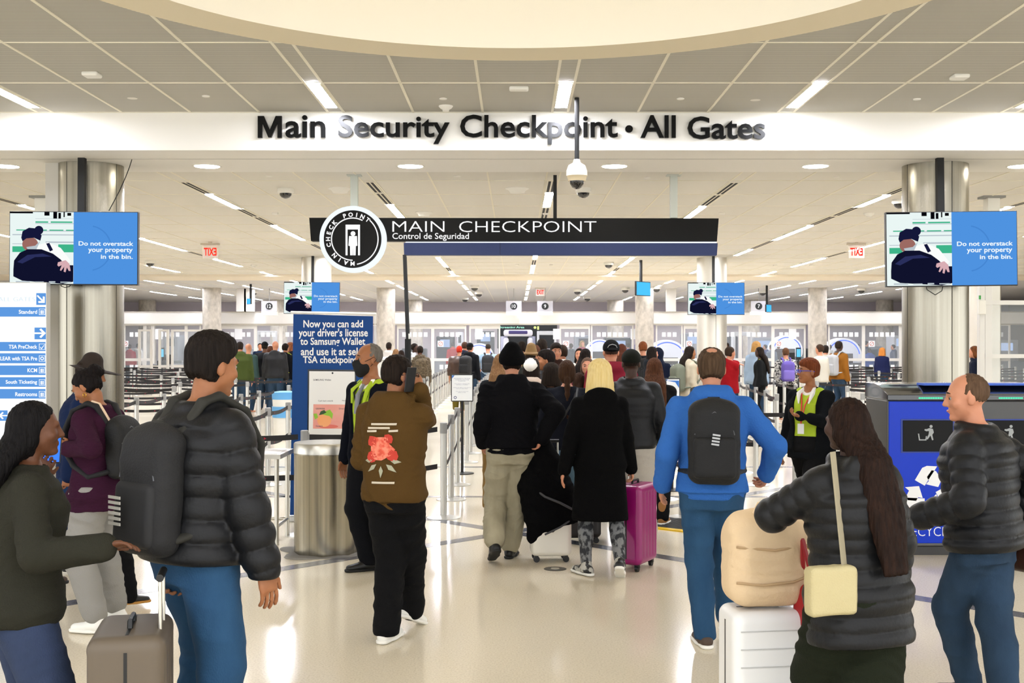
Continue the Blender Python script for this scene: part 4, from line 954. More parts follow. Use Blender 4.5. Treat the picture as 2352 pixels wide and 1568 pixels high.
# --- masked agent
b = person('uniformed person in dark suit, lime vest and black face mask beside the steel bin', wx(852, 9.15), 9.15, yaw=142, h=1.77, build=1.0, lean=-1, head=(-28, 2), RH=wp(790, 1065, 9.3), LH=(-.27, .05, .85), Rp=(.6, -1, 0), RF=foot(846, 9.2, .085, 0, -25), LF=foot(908, 9.05, .085, 0, 20), curl=(.4, .45),
           top=dict(mat=cloth('1a1e2b', kind='wool'), e=.026, hem=.80, kind='suit', open=(.085, 1), vest=lime, shirt=shirtw, amp=.003), bottom=dict(mat=cloth('14161d'), e=.022, wide=.012), shoes=dict(mat=bsh, sole=bsole), hair=H_('buzz', '5b554d', '77716a', recede=1), skinc='tan', vox=.0085, face=True, seed=10)
V, Q = mesh_sdf([ell(b.L(0, .045, -.05), (.072, .078, .062), b.HR, .02), rc(b.L(0, .05, -.03), b.L(0, .112, -.022), .05, .018, .03), rc(b.L(0, .05, -.06), b.L(0, .07, -.1), .055, .035, .03)], .007, [ell(b.L(0, -.06, -.04), (.12, .085, .12), b.HR, .005), bxs(b.L(0, .03, .06), (.12, .14, .055), b.HR, .0, .004)])
mk = to_obj('face_mask', smooth(V, Q, 2), Q, M('mask_black', '0d0d0e', .85), b.root, b.s)
for sd in (-1, 1): MB().tube([b.L(sd*.058, .075, -.02)*b.s, b.L(sd*.078, .03, -.002)*b.s, b.L(sd*.084, -.018, .022)*b.s, b.L(sd*.086, -.035, .0)*b.s, b.L(sd*.076, .01, -.05)*b.s], .0022, 6).build('ear_loop', MATS['mask_black'], mk, smooth=True)
MB().ell(b.L(.086, -.004, -.016)*b.s, .008, 10).build('earbud', whitep, b.root, smooth=True)
ftie = [b.at(1.44, 0, .085)*b.s, b.at(1.36, 0, .145)*b.s, b.at(1.22, 0, .155)*b.s]
MB().tube(ftie, [.012, .02, .024], 8).build('tie', M('tie_grey', '7d7f88', .6), b.root, smooth=True)
MB().tube([b.at(1.46, -.06, .04)*b.s, b.at(1.38, -.05, .142)*b.s, b.at(1.24, -.01, .158)*b.s, b.at(1.38, .05, .142)*b.s, b.at(1.46, .06, .04)*b.s], .007, 6).build('lanyard', blackm, b.root, smooth=True)
for sd in (-1, 1): MB().tube([b.at(1.46, sd*.05, .05)*b.s, b.at(1.40, sd*.075, .125)*b.s, b.at(1.3, sd*.062, .15)*b.s], [.014, .02, .008], 6).build('vest_lapel', lime, b.root, smooth=True)
# --- woman agent
b = person('uniformed person with short auburn hair, blue glasses and lime vest, facing left by the belts', wx(1862, 10.6), 10.6, yaw=142, h=1.63, sex='f', build=1.2, head=(-44, 0), LH=wp(1838, 955, 10.3), Lp=(-.8, -.6, -.8), RH=wp(1795, 1048, 10.75), LF=foot(1850, 10.5, .085), RF=foot(1880, 10.8, .085), curl=(.8, .4),
           top=dict(mat=cloth('1c1f23', kind='wool'), e=.03, hem=.80, kind='suit', open=(.11, 1), vest=lime, shirt=shirtw, amp=.004), bottom=dict(mat=blk, e=.025, wide=.012), shoes=dict(mat=bsh, sole=bsole), hair=H_('tall', '5a2c17', '7b4225'), skinc='tan', vox=.0085, face=True, glasses=M('glasses_blue', '2448d8', .3), seed=11)
bd = empty('id_badge', tuple(b.world(b.at(1.14, -.0, .225))), b.yaw, 'white identity badge on a red lanyard in front of the lime vest', 'badge')
MB().box(-.03, .03, -.002, .002, -.09, .0).build('card', M('badge_white', 'e6e8ea', .4), bd)
MB().tube([(0, 0, 0), (-.015, -.05, .16), (-.05, -.13, .28)], .006, 6).tube([(0, 0, 0), (.015, -.05, .16), (.05, -.13, .28)], .006, 6).build('lanyard', M('lanyard_red', 'd8403a', .6), bd, smooth=True)
for sd in (-1, 1): MB().tube([b.at(1.47, sd*.05, .03)*b.s, b.at(1.42, sd*.07, .12)*b.s, b.at(1.33, sd*.05, .165)*b.s], [.016, .022, .006], 6).build('white_collar', shirtw, b.root, smooth=True)
# --- burgundy sweater
b = person('person in burgundy sweater and light grey joggers looking down at a phone at left', wx(232, 7.3), 7.3, yaw=72, h=1.64, sex='f', build=1.08, lean=3, head=(6, 34), LH=wp(158, 1030, 7.12), RH=wp(152, 1025, 7.32), Lp=(-.7, -.6, -1), Rp=(.5, -.6, -1), LF=foot(222, 7.2, .085, 0, 8), RF=foot(268, 7.5, .085, 0, -6), curl=(.6, .6), hdir=(((-.1, .9, .35), (.5, .1, .8)), ((-.2, .9, .35), (-.5, .1, .8))),
           top=dict(mat=cloth('48203a', kind='knit'), e=.036, hem=.80, kind='sweater', amp=.009, extra=([.8, .95, 1.1], [.022, .016, 0])), bottom=dict(mat=cloth('c0bdb7'), e=.036, wide=.012, amp=.012, hem=.06, name='joggers'), shoes=dict(mat=wsh, sole=wsole), hair=H_('bun', '100d0d', '1d1817'), skinc='tan', vox=.0085, face=True, seed=12)
bp = backpack(b, 'black backpack with a pale strap worn over the burgundy sweater', packm, e=.034, w=.14, h=.38, d=.07, zc=1.2, strapm=M('strap_black', '18181a', .8))
MB().tube([b.at(1.38, -.07, -.15)*b.s, b.at(1.5, -.075, -.075)*b.s, b.at(1.515, -.08, -.02)*b.s], .009, 6).build('pale_strap', M('strap_pale', 'd9bda0', .7), bp, smooth=True)
MB().tube([b.L(-.082, -.0, -.052)*b.s+V3(.0, .012*math.cos(t), .012*math.sin(t)-.006) for t in np.linspace(0, 6.28, 13)[:-1]], .0024, 6, True).build('hoop_earring', M('gold', 'c99a3a', .25, 1.), b.root, smooth=True)
ph = empty('phone', tuple(b.world((b.__dict__['grip-1']+b.__dict__['grip1'])/2+V3(0, .05, .02))), b.yaw, 'white phone held in both hands by the person in burgundy', 'phone'); rot(ph, (-.9, 0, b.yaw))
MB().box(-.036, .036, -.004, .004, -.07, .07).build('case', whitep, ph, bevel=.003); MB().box(-.031, .031, -.0048, -.004, -.064, .064).build('screen', M('phone_dark', '1b1b1e', .2), ph)
# --- hidden friend in black
b = person('person in black sweats mostly hidden behind the burgundy sweater', wx(238, 8.05), 8.1, yaw=-60, h=1.36, LF=foot(210, 8.2, .085), RF=foot(296, 7.9, .085), top=dict(mat=blk, e=.035, hem=.84), bottom=dict(mat=blk, e=.03, wide=.012), shoes=dict(mat=bsh, sole=M('sole_gum', 'b8843c', .6)), hair=H_('short'), LH=wp(172, 1150, 8.05), skinc='tan', vox=.011, seed=13)
# --- brimmed hat and blue coat
b = person('person in dark brown brimmed hat and long blue coat behind the burgundy sweater', wx(178, 8.8), 8.8, yaw=-70, h=1.66, build=1.1, lean=5, head=(-10, 10), LF=foot(170, 9.1, .085), RF=foot(96, 8.55, .085), RH=wp(150, 1130, 8.6),
           top=dict(mat=cloth('1a2f5e'), e=.04, hem=.72, kind='coat', flare=.02), bottom=dict(mat=cloth('223a63', kind='denim', col2='2d4a78'), e=.02), shoes=dict(mat=brsh, sole=bsole), hair=H_('short', '241a14'), hat=dict(kind='cowboy', mat=M('felt_brown', '2b211b', .9, bump=(120, .3))), skinc='tan', vox=.011, seed=14)
# --- big puffer man
b = person('tall person in black puffer jacket and jeans crossing at left, grey backpack on the back', wx(448, 4.72), 4.72, yaw=-40, h=1.81, build=1.06, lean=4, head=(0, 6), RH=wp(612, 1335, 4.6), Rp=(.6, -1, 0), LH=wp(385, 1365, 4.75), Lp=(-.6, -1, 0), LF=foot(440, 4.95, .1, 0, 0), RF=foot(490, 4.5, .085, 0, 0), curl=(.85, .4),
           top=dict(mat=puf('1e1f22'), e=.052, hem=.88, kind='puffer', quilt=(.085, .017), amp=.003), bottom=dict(mat=jeans, e=.026, wide=.012, amp=.01), shoes=dict(mat=bsh, sole=wsole), hair=H_('tall', '15110f', '26201c'), skinc='tan', vox=.0075, face=True, seed=15)
bp = backpack(b, 'dark grey backpack on the tall puffer-jacket person', M('pack_grey', '161617', .75, bump=(120, .3)), e=.052, w=.15, h=.47, d=.07, zc=1.16, mat2=M('pack_grey2', '1e1e1f', .75), strapm=M('strap_olive', '26251f', .8), vox=.008)
mb = MB()
for i in range(6): mb.box(-.04, .04, -.002, .002, i*.02, i*.02+.011)
o = mb.build('pale_lettering_patch', M('label_pale', 'a9a69c', .7), bp); o.location = b.at(1.05, -.03, -.1-.052-.14-.045)*b.s
suitcase(wx(303, 4.3), 4.3, -78, 'grey brown trolley case at the lower left, pulled by the puffer-jacket person', w=.42, d=.27, h=.70, mat=M('case_taupe', '5f5446', .5), ribs=5, handle=.18)
# --- dark-haired person at far left
b = person('person with long black hair and olive jacket at the left edge, holding a glowing phone', wx(40, 4.4), 4.4, yaw=-62, h=1.56, sex='f', build=1.1, lean=4, RH=wp(235, 1255, 4.2), Rp=(.3, -.6, -1), LH=wp(84, 1095, 4.75), Lp=(-.8, -.3, -1), LF=foot(20, 4.6, .085), RF=foot(70, 4.2, .1, -10), curl=(.7, .4),
           top=dict(mat=cloth('37362b'), e=.045, hem=.84, kind='jacket', amp=.008), bottom=dict(mat=cloth('3a4763', kind='denim', col2='47567a'), e=.03, wide=.02, amp=.01), shoes=dict(mat=bsh, sole=wsole), hair=H_('long', '0d0c0d', '191717', len=1.08, w=.13), skinc='brown', vox=.0085, seed=16)
ph = empty('phone', tuple(b.world(b.__dict__['grip-1']+V3(0, .02, .03))), b.yaw, 'phone with bright blue screen held by the black-haired person at far left', 'phone'); rot(ph, (-.3, 0, 0.15))
MB().box(-.038, .038, -.004, .004, -.035, .075).build('case', black, ph, bevel=.003); MB().box(-.034, .034, -.0048, -.004, -.03, .07).build('screen', E('phone_blue', '3f7fff', 1.2), ph)
# --- long hair, tote, duffel
b = person('person with long dark hair in a long black puffer coat and wide dark green trousers', wx(1975, 4.55), 4.55, yaw=28, h=1.565, sex='f', build=1.15, lean=5, LH=wp(1782, 1172, 4.85), Lp=(-1, -.3, -.3), RH=(.3, .1, .88), LF=foot(1925, 4.7, .1), RF=foot(2010, 4.4, .085), curl=(.7, .4),
           top=dict(mat=puf('1a1b1d'), e=.05, hem=.70, kind='puffer', quilt=(.065, .011), flare=.03, hood=1, amp=.003), bottom=dict(mat=cloth('272e1b'), e=.05, wide=.06, amp=.014), shoes=dict(mat=bsh, sole=bsole), hair=H_('long', '17100d', '2c1d16', len=1.02, w=.085), skinc='dark', vox=.008, seed=17)
tb = empty('tote_bag', (wx(1908, 4.36), 4.36, 0), R_(18), 'cream tote bag hanging on a long strap from the long black puffer coat', 'bag')
V, Q = mesh_sdf([bxs((0, 0, wz(1355, 4.36)), (.10, .035, .092), None, .02, .01)], .007); V = folds(V, vnormals(V, Q), .004, 3); to_obj('body', V, Q, M('tote_cream', 'b5a97f', .8, bump=(150, .3)), tb)
zt = wz(1040, 4.36); zb = wz(1300, 4.36)
MB().box(-.018, .018, -.003, .003, 0, 1).build('strap', M('strap_khaki', '9a9178', .8), tb)
st = tb.children[-1]; v0 = Vector((.06, .0, zb-.02)); v1 = Vector((.035, .04, zt)); dd = v1-v0; st.location = v0; st.rotation_euler = dd.to_track_quat('Z', 'Y').to_euler(); st.scale = (1, 1, dd.length)
suitcase(wx(1752, 5.05), 5.05, 8, 'large white ribbed trolley case in front, carrying a cream duffel', w=.335, d=.25, h=.60, mat=M('case_white', 'e6e6e4', .35, coat=.2), ribs=0, handle=.0)
cs = bpy.data.objects[[o.name for o in bpy.data.objects if o.get('label', '').startswith('large white ribbed')][0]]
mb = MB()
for i in range(7): mb.box(-.14, .14, -.1285, -.124, .12+i*.075, .125+i*.075)
mb.build('shell_groove', M('groove_grey', 'bdbdbb', .5), cs)
df = empty('duffel_bag', (wx(1755, 5.05), 5.05, .655), R_(8), 'soft cream duffel bag standing on the large white trolley case', 'bag'); cm = M('duffel_cream', 'd9bf9a', .8, bump=(60, .35, (1, 1, 1), .01))
V, Q = mesh_sdf([bxs((0, 0, .19), (.175, .12, .185), None, .085, .01), ell((0, 0, .33), (.16, .11, .09), None, .04)], .0085); V = smooth(folds(V, vnormals(V, Q), .012, 21, .9), Q, 1); to_obj('body', V, Q, cm, df)
MB().tube([(-.16, -.11, .12), (-.05, -.128, .11), (.08, -.128, .12), (.165, -.1, .14)], .006, 6).tube([(-.16, -.11, .27), (0, -.128, .255), (.165, -.1, .27)], .006, 6).build('seam', M('duffel_seam', 'b79a74', .8), df, smooth=True)
MB().tube([(-.06, -.05, .40), (-.045, -.06, .44), (.03, -.06, .445), (.06, -.05, .40)], .012, 8).build('handle', cm, df, smooth=True)
MB().tube([(-.04, .14, .36), (-.04, .14, .02)], .007, 6).tube([(.04, .14, .36), (.04, .14, .02)], .007, 6).build('case_rod', steel2, df, smooth=True) if False else None
rb = empty('red_bag', (wx(1868, 4.95), 4.95, 0), .3, 'red shoulder bag hanging between the white trolley case and the tote bag', 'bag')
V, Q = mesh_sdf([bxs((0, 0, wz(1395, 4.95)), (.055, .09, .095), None, .03, .01)], .008); to_obj('body', V, Q, M('bag_red', '9c1a1e', .5), rb)
MB().tube([(-.02, -.05, wz(1355, 4.95)), (-.05, .0, wz(1240, 4.95)), (-.02, .05, wz(1355, 4.95))], .012, 6).build('strap', MATS['bag_red'], rb, smooth=True)
# --- bald man at right
b = person('balding person in black puffer jacket and jeans striding left past the recycling station', wx(2262, 5.6), 5.6, yaw=52, h=1.63, build=1.1, lean=5, head=(22, 4), LH=wp(2118, 1185, 5.5), Lp=(-.3, -1, -.2), RH=wp(2338, 1180, 5.75), LF=foot(2225, 5.75, .12, 0, 0), RF=foot(2315, 5.35, .10, -12, 0), curl=(.4, .8),
           top=dict(mat=puf('1b1d21'), e=.05, hem=.86, kind='puffer', quilt=(.07, .013), amp=.003), bottom=dict(mat=dkjeans, e=.024, wide=.008, amp=.009), shoes=dict(mat=brsh, sole=wsole), hair=H_('buzz', '4a382a', '66503e', recede=1), skinc='light', vox=.008, face=True, seed=18)
gb = empty('brown_bag', (wx(2338, 5.72), 5.72, 0), .5, 'brown leather bag carried behind the balding person at the right edge', 'bag')
V, Q = mesh_sdf([bxs((0, 0, wz(1262, 5.72)), (.05, .13, .10), None, .03, .01)], .009); to_obj('body', V, Q, cloth('3a241b', kind='leather', col2='5a3322'), gb)
MB().tube([(0, -.08, wz(1216, 5.72)), (0, -.05, wz(1180, 5.72)), (0, .05, wz(1180, 5.72)), (0, .08, wz(1216, 5.72))], .009, 8).build('handle', gb.children[0].data.materials[0], gb, smooth=True)
# ================================================================ the queue, further in
C = cloth
def q(label, px, Y, h, **k):
    k.setdefault('vox', .0125 if Y < 16 else (.017 if Y < 24 else .024)); k.setdefault('top', dict(mat=blk, e=.03)); k.setdefault('bottom', dict(mat=dkjeans, e=.022)); k.setdefault('shoes', None if Y > 16 else dict(mat=bsh, sole=wsole)); k.setdefault('hair', H_('short'))
    k['seed'] = int(px); return person(label, wx(px, Y), Y, h=h, **k)
b = q('person with brown braided hair, navy jacket and light blue jeans before the queue', 1302, 10.9, 1.62, sex='f', build=1.15, top=dict(mat=navy, e=.045, hem=.86, kind='jacket'), bottom=dict(mat=C('6f93ad', kind='denim', col2='84a6bd'), e=.02), hair=H_('braid', '2e1d15', '46301f', len=1.2), LH=(-.24, .25, 1.02), vox=.011)
st = thing_like(b, 'shoulder_bag', 'black woven bag strap across the navy jacket', 'bag'); MB().tube([b.at(1.46, .1, -.03)*b.s, b.at(1.38, .08, -.16)*b.s, b.at(1.2, -.04, -.175)*b.s, b.at(1.05, -.15, -.12)*b.s, b.at(.92, -.2, -.02)*b.s], .02*b.s, 8).build('strap', M('strap_woven', '1a1a1c', .5), st, smooth=True)
V, Q = mesh_sdf([bxs(b.at(.9, -.23, .03), (.05, .12, .11), None, .03, .01)], .012); to_obj('body', V, Q, M('bag_black', '161617', .5), st, b.s)
q('person with light brown long hair, dark denim jacket and tan trousers left of the beanie', 1149, 12.4, 1.66, sex='f', top=dict(mat=C('20262f'), e=.04, hem=.88, kind='jacket'), bottom=dict(mat=C('b08a4e'), e=.04, wide=.03), hair=H_('long', '6a4a30', '8a6a48', len=1.12, w=.1), yaw=-8, vox=.0115, LH=wp(1104, 1010, 12.3))
q('short person with dark tied hair in a charcoal coat, middle of the queue', 1266, 12.2, 1.56, sex='f', build=1.1, top=dict(mat=C('23272b'), e=.04, hem=.8, kind='coat'), hair=H_('bob', '18130f', '2a211b'), yaw=-10)
q('young person with black hair in a navy puffer jacket, looking left', 1258, 14.0, 1.68, yaw=50, head=(38, 0), top=dict(mat=puf('20242c'), e=.05, hem=.86, kind='puffer', quilt=(.07, .007)), hair=H_('tall', '120e0d', '221b18'), skinc='tan', face=True, vox=.010)
q('person in white cap and pale top, partly hidden by the beanie', 1220, 13.1, 1.60, sex='f', top=dict(mat=C('d9c4b0'), e=.03), hair=H_('bob', '1a1412'), hat=dict(kind='bonnet', mat=M('bonnet_white', 'e9e5da', .8)), yaw=-10)
q('person in tan brimmed hat and dark jacket behind the beanie', 1219, 16.8, 1.70, top=dict(mat=C('3b3f38'), e=.035, kind='jacket'), hat=dict(kind='brim', mat=M('felt_tan', '8a6d45', .9)), yaw=-25, skinc='light')
q('person in cream hoodie with black hair, far in the queue', 1245, 19.5, 1.84, top=dict(mat=C('d3c39c'), e=.045), skinc='brown')
q('person in brown sleeves and black vest turning back towards the camera', 1276, 17.6, 1.76, yaw=-150, head=(-20, 0), build=1.15, top=dict(mat=C('4a3029'), e=.035), hair=H_('tall', '1a1512'), skinc='light', face=True, vox=.013)
q('person in white hoodie over black, right of the black vest', 1292, 18.2, 1.74, top=dict(mat=C('e9e4d8'), e=.045), yaw=8, hair=H_('short', '3a2a20'), bottom=dict(mat=blk, e=.03))
q('person with strawberry blond hair and patterned scarf, left of the beanie', 1167, 18.9, 1.74, sex='f', top=dict(mat=C('4a4640', kind='camo', col2='8a8478'), e=.04), hair=H_('long', '9a6a3e', 'b88450', len=1.3, w=.085), yaw=-15)
q('dark haired person just visible above the beanie', 1199, 21.5, 1.80, top=dict(mat=blk, e=.04))
q('person with chestnut hair behind the tan hat', 1228, 19.0, 1.74, hair=H_('short', '4a2c1e', '5c3a28'), yaw=-30, top=dict(mat=C('5a5e33'), e=.035))
q('person with black curly hair looking sideways, far right of the queue head', 1331, 21, 1.68, sex='f', yaw=170, face=True, vox=.014, hair=H_('long', '120e0c', len=1.2), top=dict(mat=C('2d2a2c'), e=.035, kind='coat', open=(.04, 1), vest=M('top_white', 'e8e4de', .8)), skinc='light')
q('person with very long straight black hair, right of the white hoodie', 1344, 17.9, 1.69, sex='f', hair=H_('long', '0f0c0b', len=1.05, w=.1), yaw=-35, top=dict(mat=blk, e=.03))
q('smiling person with headband facing the camera in the queue', 1349, 14.2, 1.60, sex='f', yaw=176, face=True, vox=.0105, skinc='light', hair=H_('long', '4e3b30', '6a5344', len=1.2, w=.085), top=dict(mat=C('a83a4c'), e=.03))
q('person in dark coat with reddish hair, right of the backwards cap', 1428, 20.5, 1.76, sex='f', hair=H_('long', '3c1f16', '532c1e', len=1.28, w=.09), top=dict(mat=C('202228'), e=.04, kind='coat', hem=.7))
q('person in a grey hooded jacket at the queue side, below the backwards cap', 1330, 12.9, 1.45, sex='f', hair=H_('pony', '2a1b14', '3a281d', len=1.3), top=dict(mat=blk, e=.04, kind='jacket'))
b = q('person with auburn hair and a black backpack near the concrete column', 1477, 23.5, 1.80, hair=H_('short', '6a3c22', '844c2c'), top=dict(mat=C('24272d'), e=.045, kind='jacket'), yaw=10); backpack(b, 'black backpack near the concrete column, on the auburn-haired person', packm, e=.045, vox=.02)
q('person with black hair in a dark blue top, right of the auburn-haired person', 1497, 21.5, 1.69, sex='f', hair=H_('bob', '14100f'), top=dict(mat=C('2a3038'), e=.03), yaw=-70)
q('person in navy hood beside the concrete column', 1512, 22.5, 1.66, top=dict(mat=C('17203a'), e=.045, hood='up'), yaw=-20)
b = q('person with long black hair and cream cardigan moving right, olive backpack', 1583, 20.5, 1.72, sex='f', yaw=-70, hair=H_('long', '15100e', len=1.15, w=.09), top=dict(mat=C('d9cdb4'), e=.035), bottom=dict(mat=jeans, e=.02), skinc='tan'); backpack(b, 'olive grey backpack on the cream cardigan', M('pack_olive', '6a6f60', .8), e=.04, vox=.017)
q('person in red jacket with a hand raised, right of the pale column', 1675, 22, 1.70, yaw=-60, top=dict(mat=C('c0141f'), e=.035, kind='jacket'), RH=wp(1692, 834, 22), hair=H_('short', '3a2a1e'))
q('person in light blue top with blond short hair by the belts', 1737, 26.5, 1.80, hair=H_('bob', '9a7240', 'b98e55'), top=dict(mat=C('a9bfd6'), e=.05), yaw=-20, sex='f')
b = q('uniformed person with long black hair, black jacket and lime vest by the belts', 1746, 25.5, 1.69, sex='f', yaw=70, hair=H_('long', '0f0c0b', len=1.15, w=.09), top=dict(mat=C('1b1d1f'), e=.04, kind='suit', open=(.08, 1), vest=lime), skinc='dark', bottom=dict(mat=blk, e=.022))
b = q('person in black and white plaid jacket at the right of the hall', 1805, 27, 1.66, hair=H_('short', '4b3222', '6a4a33'), top=dict(mat=C('d8d4ca', kind='camo', col2='3a3a3c'), e=.045, kind='jacket'), bottom=dict(mat=blk, e=.03)); backpack(b, 'purple backpack on the plaid jacket', M('pack_purple', '5a4a96', .8), e=.045, vox=.02, mat2=M('pack_purple2', '7060ae', .8))
q('person in cream jacket turning left, beside the mustard jacket', 1884, 27.5, 1.74, yaw=40, top=dict(mat=C('d8d2c2'), e=.045, kind='jacket'), hair=H_('short', '4a3628'), skinc='light')
q('person with black curly hair between the cream and mustard jackets', 1896, 29, 1.70, top=dict(mat=C('cfc9bb'), e=.04), hair=H_('tall', '120f0e'), yaw=-20)
b = q('person in mustard jacket at the far right of the queue', 1926, 28.5, 1.82, top=dict(mat=C('a86a1e'), e=.045, kind='jacket'), skinc='dark', yaw=-55); backpack(b, 'light grey backpack on the mustard jacket', M('pack_light', '9a9b9c', .8), e=.045, vox=.02)
q('person with ginger hair in a navy jacket at far right by the glass wall', 2026, 36, 1.62, sex='f', hair=H_('bob', 'a5652c', 'bb7a3c'), top=dict(mat=C('1b2350'), e=.045, kind='jacket'), yaw=-30)
q('person with long ginger hair in navy, half hidden by the glass booth', 2240, 22, 1.72, sex='f', hair=H_('long', '8a4f26', len=1.2), top=dict(mat=C('1b2138'), e=.04), yaw=60)
# far left group
q('person in olive green hoodie at the far left belts', 551, 28.0, 1.80, build=1.2, top=dict(mat=C('4c5a26'), e=.05), hair=H_('short', '1a1411'), yaw=4)
q('bald person in teal jacket beside the olive green hoodie', 570, 30, 1.76, top=dict(mat=C('4a6664'), e=.045, kind='jacket'), hair=None, skinc='light', yaw=-15)
q('person in black coat and black beret at the far left belts', 608, 31, 1.80, build=1.15, top=dict(mat=C('13151b'), e=.045, kind='coat'), hat=dict(kind='cap', mat=blk), skinc='brown')
q('bald person in black puffer jacket left of the yellow-green backpack', 632, 29.5, 1.82, build=1.15, top=dict(mat=puf('1b1c20'), e=.055, kind='puffer', hood=1), hair=None, skinc='light')
b = q('dark-haired person wearing a yellow-green backpack beside the blue banner', 655, 30, 1.76, yaw=-25, top=dict(mat=C('23252c'), e=.04)); backpack(b, 'bright yellow-green backpack beside the blue banner', M('pack_yellow', 'b9c21e', .7), e=.045, w=.19, h=.56, vox=.02)
q('person in brown jacket hidden between the beret and the bald head', 621, 33, 1.68, top=dict(mat=C('4a2f22'), e=.04), hair=H_('bob', '5a2f1c'), sex='f')
q('person with ginger hair just left of the blue banner', 668, 32.5, 1.78, sex='f', top=dict(mat=C('1f232c'), e=.04), hair=H_('bob', '9a5a34'), yaw=70)
q('officer in blue shirt far behind the green hoodie', 597, 43.5, 1.76, top=dict(mat=C('2c3f63'), e=.02, kind='tee', sleeve=.22), yaw=-160, skinc='light')
# centre left group
q('person in white hoodie behind the masked agent', 893, 33.5, 1.79, top=dict(mat=C('e4e0d8'), e=.045), hair=H_('short', '1f1713'), yaw=-5, skinc='brown')
q('person with long brown hair behind the steel counter, left', 909, 30, 1.62, sex='f', hair=H_('long', '6a4a30', len=1.25), top=dict(mat=blk, e=.03), yaw=-20)
q('person with long dark hair behind the steel counter, right', 922, 29, 1.60, sex='f', hair=H_('long', '2a1c14', len=1.25), top=dict(mat=blk, e=.03), yaw=20)
q('person in pale shirt looking right beside the black pole', 951, 31, 1.76, yaw=-100, top=dict(mat=C('c9cdd2'), e=.025), skinc='dark', hair=H_('short', '100d0c'), face=False)
b = q('person in brown camouflage uniform and backpack right of the black pole', 965, 29, 1.70, top=dict(mat=C('5c4c36', kind='camo', col2='84745a'), e=.04), bottom=dict(mat=C('5c4c36', kind='camo', col2='84745a'), e=.025), yaw=15, skinc='brown'); backpack(b, 'camouflage backpack right of the black pole', C('5c4c36', kind='camo', col2='84745a'), e=.04, w=.17, vox=.02)
q('person with bright red hair and brown leather jacket with fur collar', 1055, 30.5, 1.70, build=1.2, top=dict(mat=cloth('4b3224', kind='leather', col2='5c3f2e'), e=.05, kind='jacket', hem=1.0), hair=H_('short', 'b5291c', 'c7402c'), bottom=dict(mat=C('8a7a2a'), e=.04))
b = q('person in black cap and dark jacket, next to the bright red hair', 1079, 30, 1.77, top=dict(mat=C('16181e'), e=.04), hat=dict(kind='cap', mat=blk), yaw=-25, skinc='light'); backpack(b, 'dark backpack on the person in the black cap', packm, e=.04, vox=.02)
q('person in navy jacket behind the black cap', 1067, 33, 1.80, top=dict(mat=C('1d2436'), e=.04), hair=H_('short', '4a2f22'), yaw=-40)
b = q('person in light blue t-shirt with hand on hip and black backpack', 1121, 33, 1.75, build=1.15, top=dict(mat=C('a9c3dc'), e=.02, kind='tee', sleeve=.25), LH=(-.2, .02, .98), Lp=(-1, -.3, 0), hair=H_('buzz', '3a342f'), skinc='light'); backpack(b, 'black backpack over the light blue t-shirt', packm, e=.025, w=.17, vox=.02)
# behind the glass
for px, Y, h, c, yw, t in [(938, 50, 1.7, '1d2433', -60, 'in dark uniform left of the glass door mullion'), (1040, 52, 1.8, 'c8202c', 10, 'in bright red shirt behind the glass'), (1182, 52.5, 1.75, '5a6270', 175, 'in grey standing inside the body scanner'), (1312, 50, 1.75, '555a66', 30, 'in grey jacket behind the glass right of the opening'), (1337, 51, 1.85, 'c24a66', -160, 'with blond hair and pink top behind the glass'), (1443, 50, 1.75, '2f55b8', 10, 'officer in blue shirt behind the queue'), (1670, 46.2, 1.78, '1f4fb8', 120, 'officer in blue beside the pale column'), (1772, 49.5, 1.7, '8fa0b5', 20, 'in pale blue behind the plaid jacket'), (1788, 50, 1.75, '4a3f48', -20, 'in dark plum behind the glass, by the kiosk'), (1906, 49.5, 1.7, 'e4e6ea', 60, 'in white behind the mustard jacket'), (1989, 53, 1.86, '33405a', -80, 'tall, in slate behind the glass at right'), (1997, 49.5, 1.55, '1f56c4', 0, 'in bright blue, sitting height, behind the glass at right'), (2052, 52, 1.7, '5a6480', 80, 'in blue grey at the far right glass'), (298, 50, 1.7, 'b82a3a', 10, 'in red behind the left glass screens'), (317, 51, 1.75, 'dcdad4', -30, 'in white behind the left glass screens'), (1758, 52, 1.7, '23366e', 90, 'in navy beside the right metal detector')]:
    q('traveller '+t, px, Y, h, top=dict(mat=C(c), e=.035), yaw=yw, skinc=random.choice(['light', 'tan', 'brown']), vox=.03, hair=H_('bob', 'b8945c') if 'blond' in t else H_('short', '2a2019'))
# ---------------------------------------------------------------- hanging checkpoint sign
YS = 15.0
r = empty('hanging_sign', (wx(1180, YS), YS, wz(528, YS)), 0, 'long black hanging sign reading MAIN CHECKPOINT Control de Seguridad', 'sign')
lx = lambda px, Y=YS: wx(px, Y)-r.location.x
lz = lambda py, Y=YS: wz(py, Y)-r.location.z
def parallelogram(mb, p, y0, y1):
    mb.add([(x, y0, z) for x, z in p]+[(x, y1, z) for x, z in p], [(0, 1, 2, 3), (7, 6, 5, 4), (0, 4, 5, 1), (1, 5, 6, 2), (2, 6, 7, 3), (3, 7, 4, 0)]); return mb
parallelogram(MB(), [(lx(712), lz(501)), (lx(1649), lz(502.5)), (lx(1645), lz(555)), (lx(716), lz(554))], -.06, .1).build('panel', M('sign_black', '101010', .6, spec=.2), r)
mb = MB(); text(mb, 'MAIN', lx(962), lz(521), 119*YS/F, 24*YS/F, -.061, -.012, .006); text(mb, 'CHECKPOINT', lx(1212), lz(521.5), 314*YS/F, 25*YS/F, -.061, -.012, .006)
mb.build('title_lettering', E('sign_white', 'ffffff', 1.1), r)
mb = MB(); text(mb, 'Control de Seguridad', lx(990), lz(545), 175*YS/F, 18*YS/F, -.061, .004, .006); mb.build('subtitle_lettering', E('sign_white', 'ffffff', 1.1), r)
